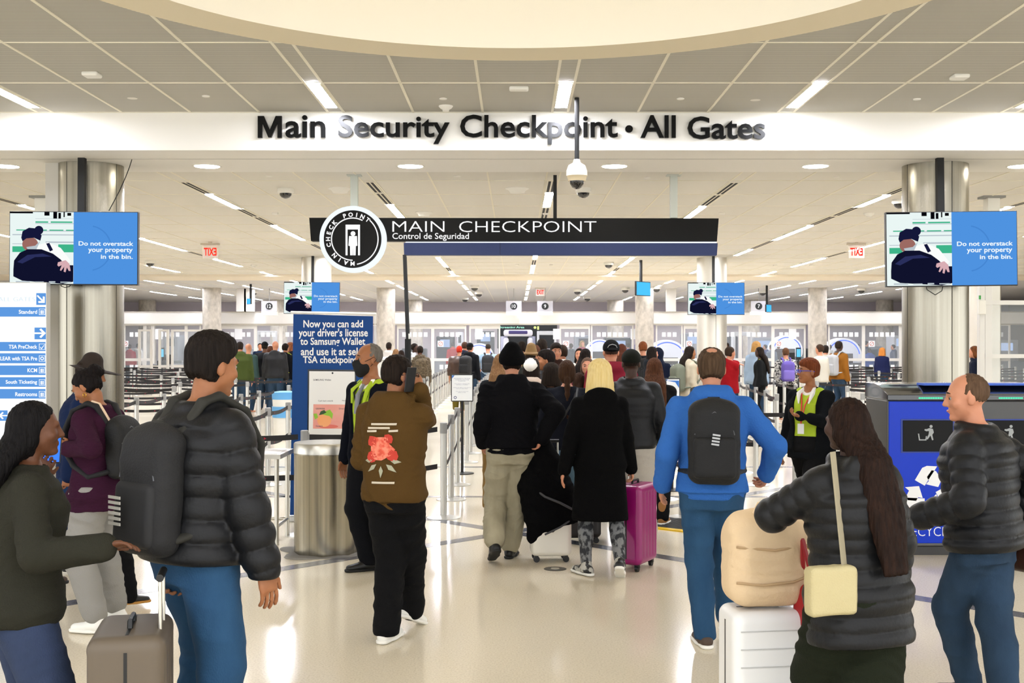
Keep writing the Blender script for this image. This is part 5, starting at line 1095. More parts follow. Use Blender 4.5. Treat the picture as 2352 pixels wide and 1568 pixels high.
MB().box(lx(932), lx(1645), -.03, .05, lz(559), lz(555.5)).build('light_strip', E('sign_strip', 'eef4ff', 1.2), r)
for px in (814, 1547):
    p = MB().box(lx(px)-.045, lx(px)+.045, -.045, .045, lz(501), Z2-r.location.z).box(lx(px)-.09, lx(px)+.09, -.07, .07, Z2-r.location.z-.015, Z2-r.location.z).build('hanger_post', M('post_grey', 'c3c8c0', .5), r)
MB().box(lx(1275)-.022, lx(1275)+.022, .0, .04, lz(501), Z2-r.location.z).build('hanger_rod', blackm, r)
# blue valance sign underneath
r2 = empty('blue_hanging_sign', (wx(1290, YS), YS, wz(573, YS)), 0, 'long blank navy blue panel hanging below the black checkpoint sign', 'sign')
a = [(wx(x, YS)-r2.location.x, wz(y, YS)-r2.location.z) for x, y in [(928, 558), (1647, 559), (1645, 587), (929, 586)]]
parallelogram(MB(), a, -.05, .08).build('panel', M('valance_blue', '22305c', .6, bump=(90, .15)), r2)
MB().box(wx(1149, YS)-r2.location.x-.002, wx(1149, YS)-r2.location.x+.002, -.052, -.04, a[3][1], a[0][1]).build('seam', blackm, r2)
# round disc
YD = 14.85
r = empty('checkpoint_disc', (wx(811.5, YD), YD, wz(550, YD)), 0, 'round black and white disc sign reading CHECK POINT MAIN with a scanner pictogram', 'sign')
k = YD/F
MB().cyl((0, -.06, 0), (0, .06, 0), 76*k, n=96).build('glowing_rim', E('rim_white', 'f3fbff', 1.05), r)
MB().disc(0, 0, 66*k, -.061, .004, 96).build('black_face', M('sign_black', '101010', .6, spec=.2), r)
wE = MATS['sign_white']
mb = MB()
def ring_text(mb, s, rad, a0, a1, h, inward=True):
    n = len(s)
    for i, c in enumerate(s):
        if c == ' ': continue
        t = a0+(a1-a0)*i/(n-1)
        text(mb, c, rad*math.cos(t), rad*math.sin(t), None if c != 'I' else None, h, -.0655, .03, .002, ang=t-PI/2)
pass
ring_text(mb, 'CHECK POINT', 56*k, R_(194), R_(52), 10*k)
ring_text(mb, 'MAIN', 56*k, R_(270), R_(222), 10*k)
mb.build('ring_lettering', wE, r)
MB().arc(0, 0, 47*k, 49.5*k, -.0655, R_(62), R_(270), .002, 40).build('ring_line', wE, r); MB().arc(0, 0, 57*k, 59.5*k, -.0655, R_(-80), R_(48), .002, 40).build('ring_line', wE, r)
mb = MB()
mb.poly([(-16*k, 33*k), (17*k, 33*k), (17*k, 22*k), (-16*k, 22*k)], -.0655, .002); mb.poly([(-16*k, 22*k), (-11.5*k, 22*k), (-11.5*k, -37*k), (-16*k, -37*k)], -.0655, .002); mb.poly([(12.5*k, 22*k), (17*k, 22*k), (17*k, -37*k), (12.5*k, -37*k)], -.0655, .002)
mb.disc(1*k, 12.5*k, 5.5*k, -.0655, .002, 24); mb.poly([(-8*k, 7*k), (10*k, 7*k), (11*k, -15*k), (7.5*k, -16*k), (7*k, -37*k), (1.2*k, -37*k), (.8*k, -15*k), (.4*k, -37*k), (-5.5*k, -37*k), (-6*k, -16*k), (-9.5*k, -15*k)], -.0655, .002)
mb.build('pictogram', wE, r)
# ---------------------------------------------------------------- screens
scrB = E('screen_blue', '4f93e0', 1.0); scrW = E('screen_white', 'eaf6f4', 1.); scrN = E('screen_navy', '15183a', 1.); scrG = E('screen_green', '3fb58a', 1.)
scrS = E('screen_skin', '9c6a62', 1.); scrS2 = E('screen_hand', 'd9aeb4', 1.); scrL = E('screen_lightgrey', 'b9c4cc', 1.); scrBW = E('screen_text', 'f2fbff', 1.); scrK = E('screen_black', '07070d', 1.); scrB2 = E('screen_blue_dim', '4687d3', 1.)
def make_tv(label, X, Y, Zc, W=1.45, tilt=0., rz=0., top=None, ppx=0.):
    Hh = W*.5625; r = empty('hanging_screen', (X, Y, Zc), rz, label, 'screen', 'hanging information screens'); r.rotation_euler = (0, tilt, rz)
    MB().box(-W/2-.008, W/2+.008, 0, .06, -Hh/2-.012, Hh/2+.008).build('bezel', black, r, bevel=.004)
    MB().box(0.0, W/2, -.002, 0, -Hh/2, Hh/2).build('message_panel', scrB, r)
    U = lambda u: -W/2+u*W; V = lambda v: Hh/2-v*Hh       # u,v from the top left
    MB().box(-W/2, 0, -.002, 0, -Hh/2, Hh/2).build('picture', scrW, r)
    P = lambda pts, m, n, y=-.0022: MB().poly([(U(a), V(b)) for a, b in pts], y, .0006).build(n, m, r)
    def many(rects, m, n, y=-.0022):
        mb = MB()
        for a, b, c, d in rects: mb.poly([(U(a), V(b)), (U(c), V(b)), (U(c), V(d)), (U(a), V(d))], y, .0006)
        return mb.build(n, m, r)
    many([(.2, .09, .5, .095), (.2, .155, .5, .165), (.19, .26, .5, .27), (.02, .31, .5, .325), (.02, .44, .2, .45), (.28, .41, .5, .43)], scrL, 'picture_shelf_line')
    many([(.2, .13, .3, .15), (.32, .13, .49, .15), (.05, .245, .16, .26), (.2, .245, .29, .26), (.31, .245, .42, .26), (.44, .245, .5, .26), (.02, .48, .12, .56), (.38, .45, .5, .56)], scrG, 'picture_bin')
    many([(0, 0, .18, .02), (.27, .0, .31, .05), (.34, 0, .37, .09), (.38, .01, .4, .09), (.42, 0, .43, .07), (.45, .01, .48, .05)], scrK, 'picture_clutter')
    el = lambda cx, cy, rx, ry, m, n, y: MB().disc(U(cx), V(cy), rx*W, y, .0006, 40, rz=ry*Hh).build(n, m, r)
    P([(.2, .47), (.3, .42), (.4, .5), (.48, .68), (.45, .75), (.36, .7), (.22, .62)], E('screen_shirt', 'fbfdfb', 1.), 'picture_shirt', -.0024)
    P([(.285, .44), (.31, .43), (.34, .53), (.315, .55)], scrN, 'picture_collar', -.003)
    el(.16, .45, .062, .10, scrS, 'picture_face', -.0032); P([(.13, .49), (.2, .47), (.24, .4), (.21, .52), (.15, .55)], scrL, 'picture_mask', -.0038)
    P([(.09, .36), (.1, .27), (.15, .22), (.21, .23), (.25, .33), (.24, .4), (.19, .36), (.13, .37), (.1, .41)], scrN, 'picture_hair', -.0044); el(.228, .255, .035, .062, scrN, 'picture_bun', -.005)
    P([(.03, .8), (.035, .68), (.08, .57), (.14, .52), (.25, .52), (.34, .58), (.4, .66), (.44, .74), (.5, .74), (.5, .97), (.42, 1.), (.1, .96), (.03, .9)], E('screen_bag', '10122c', 1.), 'picture_bag', -.0056)
    P([(.06, .7), (.14, .6), (.26, .58), (.33, .62), (.2, .63), (.1, .72)], E('screen_bag2', '2a2f5c', 1.), 'picture_bag_highlight', -.0062)
    P([(.38, .7), (.44, .67), (.47, .72), (.48, .82), (.465, .82), (.45, .77), (.44, .84), (.425, .83), (.43, .76), (.405, .82), (.395, .81), (.41, .74), (.385, .76), (.375, .74)], scrS2, 'picture_hand', -.0068)
    many([(.05, .965, .16, .985), (.2, .97, .27, .985), (.31, .965, .36, .985), (.4, .97, .48, .985)], scrL, 'picture_basket', -.0068)
    mb = MB(); text(mb, 'Do not overstack', U(.755), V(.435), .43*W, .062*Hh, -.0022, .02, .001); text(mb, 'your property', U(.79), V(.535), .35*W, .078*Hh, -.0022, .02, .001); text(mb, 'in the bin.', U(.84), V(.617), .25*W, .062*Hh, -.0022, .02, .001)
    mb.build('message_lettering', scrBW, r)
    MB().arc(U(.62), V(.5), .17*W, .18*W, -.0022, R_(-80), R_(80), .0004, 24).build('message_emblem_ring', scrB2, r)
    if top is not None:
        MB().box(ppx-.045 if W > 1.2 and Y < 20 else ppx-.03, ppx+.03, .065, .14, -Hh/2, top-Zc).build('hanger_pole', blackm, r)
        MB().box(-.2, .2, .06, .075, -.2, .2).build('mount_plate', black, r)
    return r
tvl = make_tv('large hanging screen with Do not overstack message in front of the left steel column', wx(169, 13.2), 13.2, wz(569.5, 13.2), 1.43, tilt=.006, top=ZB, ppx=.06)
tvr = make_tv('large hanging screen with Do not overstack message in front of the right steel column', wx(2186, 13.2), 13.2, wz(571, 13.2), 1.46, tilt=-.012, top=ZB, ppx=-.08)
for rr, xo, s in ((tvl, -.06, 1), (tvr, -.1, 1)):
    pass
make_tv('small far hanging screen with Do not overstack message above the blue banner', wx(716, 28.9), 28.9, wz(684, 28.9), 1.36, tilt=.01, top=Z2, ppx=0.)
make_tv('small far hanging screen with Do not overstack message, right of centre', wx(1645, 28.9), 28.9, wz(685.5, 28.9), 1.38, tilt=-.0, top=Z2, ppx=-.05)
def cable(pts, label, Yc, rad=.005):
    tag(MB().tube([(wx(a, Yc), Yc, wz(b, Yc)) for a, b in pts], rad, 6).build('cable', blackm, smooth=True), label, 'cable')
cable([(303, 366), (297, 385), (288, 408), (276, 435), (262, 462), (250, 484)], 'thin dark cable hanging from the beam beside the left steel column', 13.3)
cable([(138, 650), (141, 657), (149, 660), (159, 658), (166, 651)], 'short black cable loop under the left screen', 13.28); cable([(2127, 655), (2129, 665), (2148, 677), (2163, 668), (2166, 656)], 'short black cable loop under the right screen', 13.28)
# side-on lit monitors further back
for px, py, top, w_, rz, t in [(1478, 663, 597, 30, .9, 'blue glowing monitor seen side-on, left of the right far screen'), (1766, 708, 655, 16, 1.0, 'small blue glowing monitor seen side-on, right of the right far screen'), (571, 692, 652, 12, -1.0, 'small blue glowing monitor seen side-on, left above the queue')]:
    Y = min(F*H2/(VY-top), 46); Wd = w_*Y/F
    r = empty('side_monitor', (wx(px, Y), Y, wz(py, Y)), rz, t, 'screen')
    MB().box(-Wd, Wd, 0, .05, -Wd*.55, Wd*.55).build('casing', black, r); MB().box(-Wd*.96, Wd*.96, -.003, 0, -Wd*.5, Wd*.5).build('display', E('monitor_blue', '49b4f0', 1.3), r)
    MB().cyl((0, .08, -Wd*.5), (0, .08, Z2-wz(py, Y)), .04).build('hanger_pole', blackm, r)
# ---------------------------------------------------------------- lit directory board at left
YB = 12.4
r = empty('directory_board', (wx(30, YB), YB, 0), 0, 'tall glowing white directory board with blue bars at the left edge', 'sign')
bx = lambda px: wx(px, YB)-r.location.x
bz = lambda py: wz(py, YB)
MB().box(bx(-140), bx(107), 0, .1, 0, bz(648)).build('casing', M('board_grey', 'b5b2a8', .4, .5), r)
MB().box(bx(-138), bx(106), -.006, 0, bz(1120), bz(650)).build('lit_face', E('board_white', 'fafdff', 1.15), r)
blu = E('board_blue', '5f9be2', 1.); mb = MB()
for y0, y1 in [(705, 727), (785, 806), (811, 834), (839, 861), (866, 888), (893, 915)]: mb.box(bx(-138), bx(105), -.008, -.0055, bz(y1), bz(y0))
for x0, x1, y0, y1 in [(84, 106, 673, 700), (80, 106, 752, 779), (-2, 18, 942, 966)]: mb.box(bx(x0), bx(x1), -.008, -.0055, bz(y1), bz(y0))
mb.build('blue_bar', blu, r)
bw = E('board_lettering', 'ffffff', 1.2); mb = MB()
for s, x0, x1, yc, h in [('Standard', 44, 86, 716, 9), ('TSA PreCheck', 21, 86, 796, 9), ('CLEAR with TSA Pre', -6, 86, 823, 9), ('KCM', 64, 86, 850, 9), ('South Ticketing', 14, 86, 878, 11), ('Restrooms', 36, 86, 905, 9)]:
    text(mb, s, bx((x0+x1)/2), bz(yc), (x1-x0)*YB/F, h*YB/F, -.008, .012, .002)
for y in (716, 796, 823, 850, 878, 905):
    c = bx(97.5); z = bz(y); q = 7*YB/F
    for a in (0, 1): mb.box(c-q+a*(2*q-.004), c-q+.004+a*(2*q-.004), -.0105, -.008, z-q, z+q); mb.box(c-q, c+q, -.0105, -.008, z-q+a*(2*q-.004), z-q+.004+a*(2*q-.004))
    if y == 796: mb.poly([(c-q*.6, z), (c-q*.2, z-q*.5), (c+q*.6, z+q*.6), (c+q*.6, z+q*.3), (c-q*.2, z-q*.8), (c-q*.6, z-q*.35)], -.008, .0025)
    elif y == 823: mb.arc(c, z, q*.35, q*.6, -.008, 0, 2*PI, .0025, 12)
    else: mb.box(c-q*.5, c-q*.1, -.0105, -.008, z-q*.7, z+q*.5); mb.box(c+q*.1, c+q*.5, -.0105, -.008, z-q*.7, z+q*.5)
def arrow(mb, cx, cz, s, ang):
    ca, sa = math.cos(ang), math.sin(ang); T = lambda x, z: (cx+(x*ca-z*sa)*s, cz+(x*sa+z*ca)*s)
    mb.poly([T(*p) for p in [(-.5, .07), (.36, .07), (.36, -.07), (-.5, -.07)]], -.008, .0025)
    mb.poly([T(*p) for p in [(.5, 0), (.08, .42), (-.06, .32), (.24, 0)]], -.008, .0025); mb.poly([T(*p) for p in [(.5, 0), (.24, 0), (-.06, -.32), (.08, -.42)]], -.008, .0025)
arrow(mb, bx(95), bz(687), 24*YB/F, -PI/4); arrow(mb, bx(93), bz(765), 26*YB/F, 0); arrow(mb, bx(8), bz(954), 20*YB/F, PI)
mb.build('lettering', bw, r)
mb = MB(); text(mb, 'ALL GATES', bx(39), bz(687), 84*YB/F, 9*YB/F, -.0065, -.02, .001); mb.build('pale_lettering', E('board_pale', 'c3ddec', 1.), r)
# grey pilaster between board and column
slab('trim_pilaster', wx(108, 13.7), wx(150, 13.7), 13.65, 13.9, 0, ZB, M('pilaster_grey', 'bdb9ae', .45, .3))
# ---------------------------------------------------------------- blue pull-up banner
YN = 11.75
r = empty('pull_up_banner', (wx(766, YN), YN, 0), 0, 'tall blue pull-up banner about adding a driver licence to a phone wallet', 'banner')
nx = lambda px: wx(px, YN)-r.location.x
nz = lambda py: wz(py, YN)
parallelogram(MB(), [(nx(674), nz(721)), (nx(857), nz(726)), (nx(853), .06), (nx(666), .06)], -.003, .003).build('cloth', M('banner_blue', '1c4685', .6, spec=.2), r)
MB().cyl((nx(668), 0, nz(717)), (nx(864), 0, nz(721)), .013, n=12).build('top_rail', M('rail_white', 'eceae2', .3), r)
MB().box(nx(862)-.008, nx(862), .004, .02, .06, nz(724)).build('support_pole', MATS['rail_white'], r)
MB().box(nx(655), nx(866), -.08, .08, 0, .055).build('base', M('base_silver', 'c9c9c6', .35, .6), r, bevel=.01)
wm = M('banner_white', 'f6f5f2', .6); mb = MB()
for s, x0, x1, yc, h in [('Now you can add', 697, 834, 746, 22), ("your driver's license", 686, 845, 766, 24), ('to Samsung Wallet', 690, 839, 786, 22), ('and use it at select', 691, 849, 807, 18), ('TSA checkpoints.', 696, 831, 828, 21)]:
    text(MB(), s, nx((x0+x1)/2), nz(yc), (x1-x0)*YN/F, h*YN/F, -.003, .02, .001).build('headline', wm, r)
MB().poly([(nx(707), nz(848)), (nx(818), nz(849)), (nx(818), nz(1001)), (nx(706), nz(1001))], -.003, .0012).build('phone_outline', M('phone_dark', '1b1b1e', .4), r)
MB().poly([(nx(710.5), nz(852)), (nx(815), nz(853)), (nx(815), nz(999)), (nx(709), nz(999))], -.0042, .0008).build('phone_screen', wm, r)
MB().disc(nx(764), nz(856.5), 2.2*YN/F, -.005, .0006, 16).build('phone_camera', MATS['phone_dark'], r)
MB().poly([(nx(720), nz(928)), (nx(812), nz(929)), (nx(812), nz(984)), (nx(719), nz(984))], -.005, .0006).build('licence_card', M('card_pink', 'f0b6a6', .6, var=(3, .6, 'ee9388', (1, 1, 2))), r)
MB().disc(nx(755), nz(979), 22*YN/F, -.0056, .0005, 24, rz=4.5*YN/F).build('peach_shadow', M('card_coral', 'e8786a', .6), r)
MB().disc(nx(745), nz(965), 16*YN/F, -.0061, .0006, 32, rz=15*YN/F).build('peach', M('peach', 'f79a55', .6, var=(2.5, .6, 'ffc08a')), r)
mb = MB(); mb.poly([(nx(a), nz(b)) for a, b in [(742, 952), (748, 944), (758, 940), (765, 950), (763, 962), (757, 955)]], -.0067, .0005); mb.poly([(nx(a), nz(b)) for a, b in [(720, 950), (728, 949), (731, 958), (724, 963)]], -.0067, .0005)
mb.build('leaf', M('leaf_green', '93c53a', .6), r)
mb = MB(); mb.poly([(nx(a), nz(b)) for a, b in [(733, 953), (737, 944), (745, 941), (750, 947), (742, 951)]], -.0072, .0005); mb.build('dark_leaf', M('leaf_dark', '34512b', .6), r)
mb = MB(); text(mb, 'SAMSUNG Wallet', nx(740), nz(872), 41*YN/F, 4*YN/F, -.005, .01, .0005); text(mb, 'Cash back awards', nx(748), nz(920), 34*YN/F, 3.5*YN/F, -.005, 0, .0005); text(mb, 'GEORGIA', nx(736), nz(938), 21*YN/F, 3.5*YN/F, -.0062, .01, .0005)
text(mb, 'Memberships', nx(797), nz(920), 22*YN/F, 3.5*YN/F, -.005, 0, .0005); text(mb, "Driver's license", nx(792), nz(938), 26*YN/F, 3.5*YN/F, -.0062, 0, .0005); text(mb, 'Daniel A.', nx(734), nz(978), 16*YN/F, 3.5*YN/F, -.0066, .0, .0005)
mb.build('small_print', M('print_grey', '4a4a52', .6), r)
# ---------------------------------------------------------------- steel bin, cloth under it, steel table
YC = 10.02; XB = wx(752, YC)
r = empty('waste_bin', (XB, YC, 0), 0, 'round brushed steel waste bin with a flat lid by the blue banner', 'bin')
MB().lathe([(.27, .012), (.278, .0), (.28, .02), (.28, .83), (.283, .835), (.283, .85)], n=64).build('body', M('bin_steel', 'bcb6a6', .24, 1., bump=(3, .06, (60, 60, .25)), var=(3, .6, '8d887a', (14, 14, .1))), r, smooth=True)
MB().lathe([(.283, .848), (.283, .925), (.275, .935), (.17, .905), (.16, .80), (.001, .80)], n=64).build('lid', steel2, r, smooth=True)
mb = MB(); random.seed(3)
pts = [(-.42+.03*random.random(), -.05), (-.33, -.17), (-.15, -.27), (.05, -.33), (.3, -.31), (.44, -.2), (.4, .1), (.1, .3), (-.2, .28), (-.45, .1)]
n = 40; vs = []
for i in range(n):
    t = 2*PI*i/n; rr = .36+.05*math.sin(3*t+1)+.04*math.sin(5*t)
    vs.append((rr*1.12*math.cos(t), rr*.92*math.sin(t), .004+.012*abs(math.sin(4*t))))
vs.append((0, 0, .004)); mb.add(vs+[(x, y, 0) for x, y, z in vs], [(i, (i+1) % n, n) for i in range(n)]+[(n+1+(i+1) % n, n+1+i, 2*n+1) for i in range(n)]+[(i, n+1+i, n+1+(i+1) % n, (i+1) % n) for i in range(n)])
tag(rotloc(mb.build('floor_cloth', M('grey_cloth', '8e8b86', .95, bump=(40, .5)), smooth=True), (XB, YC-.02, 0)), 'crumpled grey cloth on the floor under the steel bin', 'cloth')
tx0, tx1 = wx(540, 10.45), wx(652, 10.45)
r = empty('steel_table', ((tx0+tx1)/2, 10.6, 0), 0, 'stainless steel work table left of the steel bin', 'table')
hw = (tx1-tx0)/2
MB().box(-hw, hw, -.3, .3, .76, .80).box(-hw+.04, hw-.04, -.26, .26, .80, .803).build('tabletop', steel2, r, bevel=.006)
for sx in (-1, 1):
    for sy in (-1, 1):
        MB().cyl((sx*(hw-.045), sy*.24, .0), (sx*(hw-.045), sy*.24, .76), .02, n=16).build('leg', steel2, r, smooth=True)
MB().cyl((-hw+.045, -.24, .16), (-hw+.045, .24, .16), .015).cyl((hw-.045, -.24, .16), (hw-.045, .24, .16), .015).cyl((-hw+.045, .24, .16), (hw-.045, .24, .16), .015).build('stretcher', steel2, r, smooth=True)
# tall black telescopic pole
r = empty('barrier_pole', (wx(937, 12.3), 12.3, 0), 0, 'tall black telescopic stand rising beside the hooded man on the phone', 'stand')
MB().lathe([(.18, 0), (.18, .012), (.03, .03)], n=32).build('base', blackm, r, smooth=True)
MB().cyl((0, 0, .02), (0, 0, wz(778, 12.3)), .033).build('lower_tube', blackm, r, smooth=True)
MB().cyl((0, 0, wz(778, 12.3)), (-.035, 0, wz(585, 12.3)), .022, .02).cyl((.012, 0, wz(778, 12.3)), (-.02, 0, wz(590, 12.3)), .008).build('upper_tube', black, r, smooth=True)
MB().box(-.005, .02, -.02, .02, wz(778, 12.3), wz(766, 12.3)).build('clamp', steel2, r)
# notice sign on a post
def notice(px0, px1, py0, py1, Y, label, kind):
    r = empty('notice_stand', (wx((px0+px1)/2, Y), Y, 0), 0, label, 'sign'); k = Y/F
    w_ = (px1-px0)*k/2; z0 = wz(py1, Y); z1 = wz(py0, Y)
    MB().box(-w_, w_, -.012, .012, z0, z1).build('frame', black, r, bevel=.01)
    MB().box(-w_+.012, w_-.012, -.0145, -.012, z0+.014, z1-.014).build('paper', M('paper_white', 'edf0f0', .6), r)
    MB().cyl((0, .0, .0), (0, 0, z0), .02).build('post', black, r, smooth=True); MB().lathe([(.16, 0), (.16, .012), (.02, .022)], n=28).build('base', black, r, smooth=True)
    mb = MB(); H_ = z1-z0
    if kind == 0:
        for s, v, ww in [('Participation in TSA facial', .16, .82), ('recognition technology', .205, .72), ('is optional.', .25, .36), ('Your photo is deleted after', .35, .8), ('identity is verified.', .39, .6), ('Advise the officer if you do not', .49, .9), ('want your photo taken.', .53, .6), ('You will not lose your', .63, .66), ('place in line.', .67, .4)]:
            text(mb, s, 0, z1-v*H_, ww*w_*1.75, .022*H_*1.3, -.0145, .01 if v < .3 else 0, .0008)
        mb.arc(-w_*.62, z0+.15*H_, .012, .02, -.0145, 0, 2*PI, .0008, 16)
    else:
        mb.arc(0, z0+.66*H_, .05, .06, -.0145, 0, 2*PI, .0008, 24)
    mb.build('lettering', M('notice_ink', '3b4a7d', .6), r)
    mb = MB(); mb.poly([(-w_+.014, z1-.016), (-w_+.05, z1-.016), (-w_+.014, z1-.06)], -.0145, .0008)
    if kind: mb.poly([(-w_+.03, z1-.03), (w_-.014, z1-.03), (w_-.014, z1-.12), (w_*.4, z1-.05)], -.0145, .0008)
    mb.build('blue_corner', M('notice_blue', '2f6fc0', .6), r)
notice(1036, 1087, 859, 922, 16.0, 'small framed white notice on a black post beside the queue lane', 0)
notice(1524, 1562, 868, 960, 14.2, 'framed notice half hidden behind the long-haired woman', 1)
# ---------------------------------------------------------------- recycling and waste stations
def recycler(X, Y, blue, label):
    r = empty('recycling_bin' if blue else 'smart_waste_bin', (X, Y, 0), 0, label, 'bin')
    W = .65; D = .62; H_ = 1.30; body = M('bin_blue', '0436c4', .3, spec=.3) if blue else M('bin_gunmetal', '4c4c4c', .35, .4)
    MB().box(-W/2+.01, W/2-.01, .012, D-.01, 0, .07).build('plinth', M('plinth_grey', '3a3a3a', .5), r)
    MB().box(-W/2, W/2, .012, D, .07, H_).build('cabinet', M('bin_side', '5c5b58', .35, .5), r, bevel=.012)
    MB().box(-W/2+.01, W/2-.01, 0, .014, .10, H_-.01).build('front_door', body, r, bevel=.006)
    mb = MB(); n = 14; prof = []                                    # hood, curved from front to back
    for i in range(n+1):
        t = i/n; prof.append((-.015+t*(D+.02), H_+.045+.085*math.sin(min(1, t*1.5)*PI/2)))
    prof = [(-.015, H_)]+prof+[(D+.005, H_)]
    m = len(prof); mb.add([(-W/2-.006, y, z) for y, z in prof]+[(W/2+.006, y, z) for y, z in prof], [tuple(range(m)), tuple(range(m, 2*m))[::-1]]+[(i, m+i, m+(i+1) % m, (i+1) % m) for i in range(m)])
    mb.build('hood', M('hood_black', '161616', .12, coat=.8), r, bevel=.004)
    mb = MB(); cx = .03
    for i in range(14): mb.box(cx-.1+i*.0145, cx-.1+i*.0145+.01, -.0185, -.0145, H_+.012, H_+.024)
    mb.build('status_light', E('status_green', '4dffb0', 1.6), r)
    z1, z0 = H_-.17, H_-.43
    MB().box(-W/2+.11, W/2-.09, -.004, .0, z0-.012, z1+.012).build('hatch_rim', M('hatch_rim', '0e2f8a' if blue else '2a2a2a', .3), r)
    MB().box(-W/2+.125, W/2-.105, -.009, -.003, z0, z1).build('hatch', M('hatch_black', '070708', .4, spec=.2), r, bevel=.004)
    lg = M('bin_white', 'f2f4f6', .5)
    # tidy-person pictogram on the hatch
    c = .0; zc = (z0+z1)/2+.03; mb = MB(); g = -.009
    mb.poly([(c-.075, zc-.01), (c-.065, zc-.01), (c-.058, zc-.058), (c-.012, zc-.058), (c-.008, zc-.03), (c-.0, zc-.03), (c-.004, zc-.067), (c-.066, zc-.067)], g, .001)
    mb.disc(c+.035, zc+.05, .013, g, .001, 16); mb.poly([(c+.0, zc+.028), (c+.02, zc+.036), (c+.05, zc+.03), (c+.058, zc+.0), (c+.045, zc-.02), (c+.055, zc-.062), (c+.044, zc-.066), (c+.03, zc-.025), (c+.006, zc-.06), (c-.003, zc-.052), (c+.015, zc-.015), (c+.018, zc+.012), (c-.005, zc+.01), (c-.02, zc+.018), (c-.018, zc+.028)], g, .001)
    mb.build('hatch_pictogram', M('pict_grey', 'a3a8ab', .5), r)
    if blue:
        mb = MB(); zc = .53; sc_ = .205; g = -.001; cx = .015
        for kk in range(3):
            a = R_(120*kk); ca, sa = math.cos(a), math.sin(a)
            for pts in ([(-.55, .49), (-.25, .99), (-.06, 1.07), (.36, 1.05), (-.15, .26)], [(-.95, .2), (-.38, .245), (-.23, -.24), (-.41, -.21), (-.5, -.36), (-.84, -.33), (-.9, -.16), (-.79, .06)]):
                mb.poly([(cx+(u*ca-v*sa)*sc_, zc+(u*sa+v*ca)*sc_) for u, v in pts], g, .001)
        mb.build('recycling_symbol', lg, r)
        text(MB(), 'RECYCLE', 0.02, .20, .40, .077, -.001, -.01, .002).build('lettering', lg, r)
    MB().box(.02 if blue else -W/2+.05, W/2-.02, .12, .3, H_+.118, H_+.136).build('hood_sticker', M('sticker_blue', '2c5fd0', .3), r)
    return r
YR = 9.85
recycler(wx(2128, YR), YR, True, 'tall blue recycling station reading RECYCLE with a green status light')
recycler(wx(2128, YR)+.67, YR+.0, False, 'tall dark grey waste station at the right edge, beside the blue one')
# ---------------------------------------------------------------- floor bits
r = empty('floor_drain', (wx(1275, 9.26), 9.26, 0), 0, 'small round metal floor cover in front of the queue', 'floor cover')
MB().lathe([(.001, .003), (.075, .003), (.086, .002), (.09, 0)], n=32).build('cover', M('drain_metal', '3b3836', .3, .8), r, smooth=True)
MB().cyl((0, 0, .002), (0, 0, .005), .035).build('plug', steel2, r)
mt = empty('threshold_mat', (1.95, 11.2, 0), R_(-38), 'dark ribbed floor mat with a yellow edge right of the queue', 'mat')
mb = MB().box(-.75, .75, -.28, .4, 0, .012)
for i in range(20): mb.box(-.75, .75, -.25+i*.032, -.236+i*.032, .012, .016)
mb.build('rubber', M('mat_dark', '3a3a3c', .6), mt)
MB().box(-.75, .75, -.36, -.28, 0, .013).build('yellow_edge', M('safety_yellow', 'e0b81c', .5), mt)
tag(rotloc(MB().cyl((0, 0, 0), (0, 0, .006), .16, n=32).build('brass_floor_plate', M('brass', 'b9974a', .3, .9)), (2.63, 10.25, 0)), 'round brass floor plate beside the woman agent', 'floor cover')
# ---------------------------------------------------------------- belt barrier posts
postS = M('post_silver', 'd3d2cc', .33, .75); beltM = M('belt_black', '1c1a1b', .7); redm = M('belt_red', 'a32238', .7)
def post_proto(L, label, group, second=True, loc=(0, 0)):
    r = empty('barrier_post', (loc[0], loc[1], 0), 0, label, 'barrier post', group)
    MB().lathe([(.033, .01), (.033, .94), (.0, .94)], n=16).build('pole', postS, r, smooth=True)
    MB().lathe([(.17, 0), (.17, .008), (.12, .02), (.034, .032)], n=28).build('base', postS, r, smooth=True)
    MB().lathe([(.037, .86), (.037, .965), (.03, .97), (.0, .97)], n=16).box(-.012, .012, .03, .045, .875, .945).build('head', M('head_grey', '9c9c9a', .45, .3), r, smooth=True)
    MB().box(-.012, .012, .03, .045, .50, .57).build('lower_clip', black, r)
    if L:
        for z, nm in ((.905, 'belt'), (.53, 'lower_belt')):
            if nm == 'lower_belt' and not second: continue
            mb = MB(); n = 8; vs = []
            for i in range(n+1):
                t = i/n; y = .04+t*(L-.08); s = .03*4*t*(1-t)
                vs += [(-.0015, y, z-.025-s), (.0015, y, z-.025-s), (.0015, y, z+.025-s), (-.0015, y, z+.025-s)]
            fs = []
            for i in range(n):
                for j in range(4): fs.append((4*i+j, 4*i+(j+1) % 4, 4*i+4+(j+1) % 4, 4*i+4+j))
            mb.add(vs, fs+[(0, 1, 2, 3), (4*n+3, 4*n+2, 4*n+1, 4*n)])
            mb.m = 1
            for t in (.3, .72):
                y = L*t; s = .03*4*t*(1-t); mb.add([(-.0025, y-.012, z-.012-s), (.0025, y-.012, z-.012-s), (.0025, y+.016, z-s), (-.0025, y+.016, z-s), (-.0025, y-.012, z+.012-s), (.0025, y-.012, z+.012-s)], [(0, 2, 1), (0, 3, 2), (0, 4, 3), (1, 2, 5), (3, 4, 5), (3, 5, 2), (0, 1, 5), (0, 5, 4)])
            mb.build(nm, [beltM, redm], r)
    return r
_pp = {}
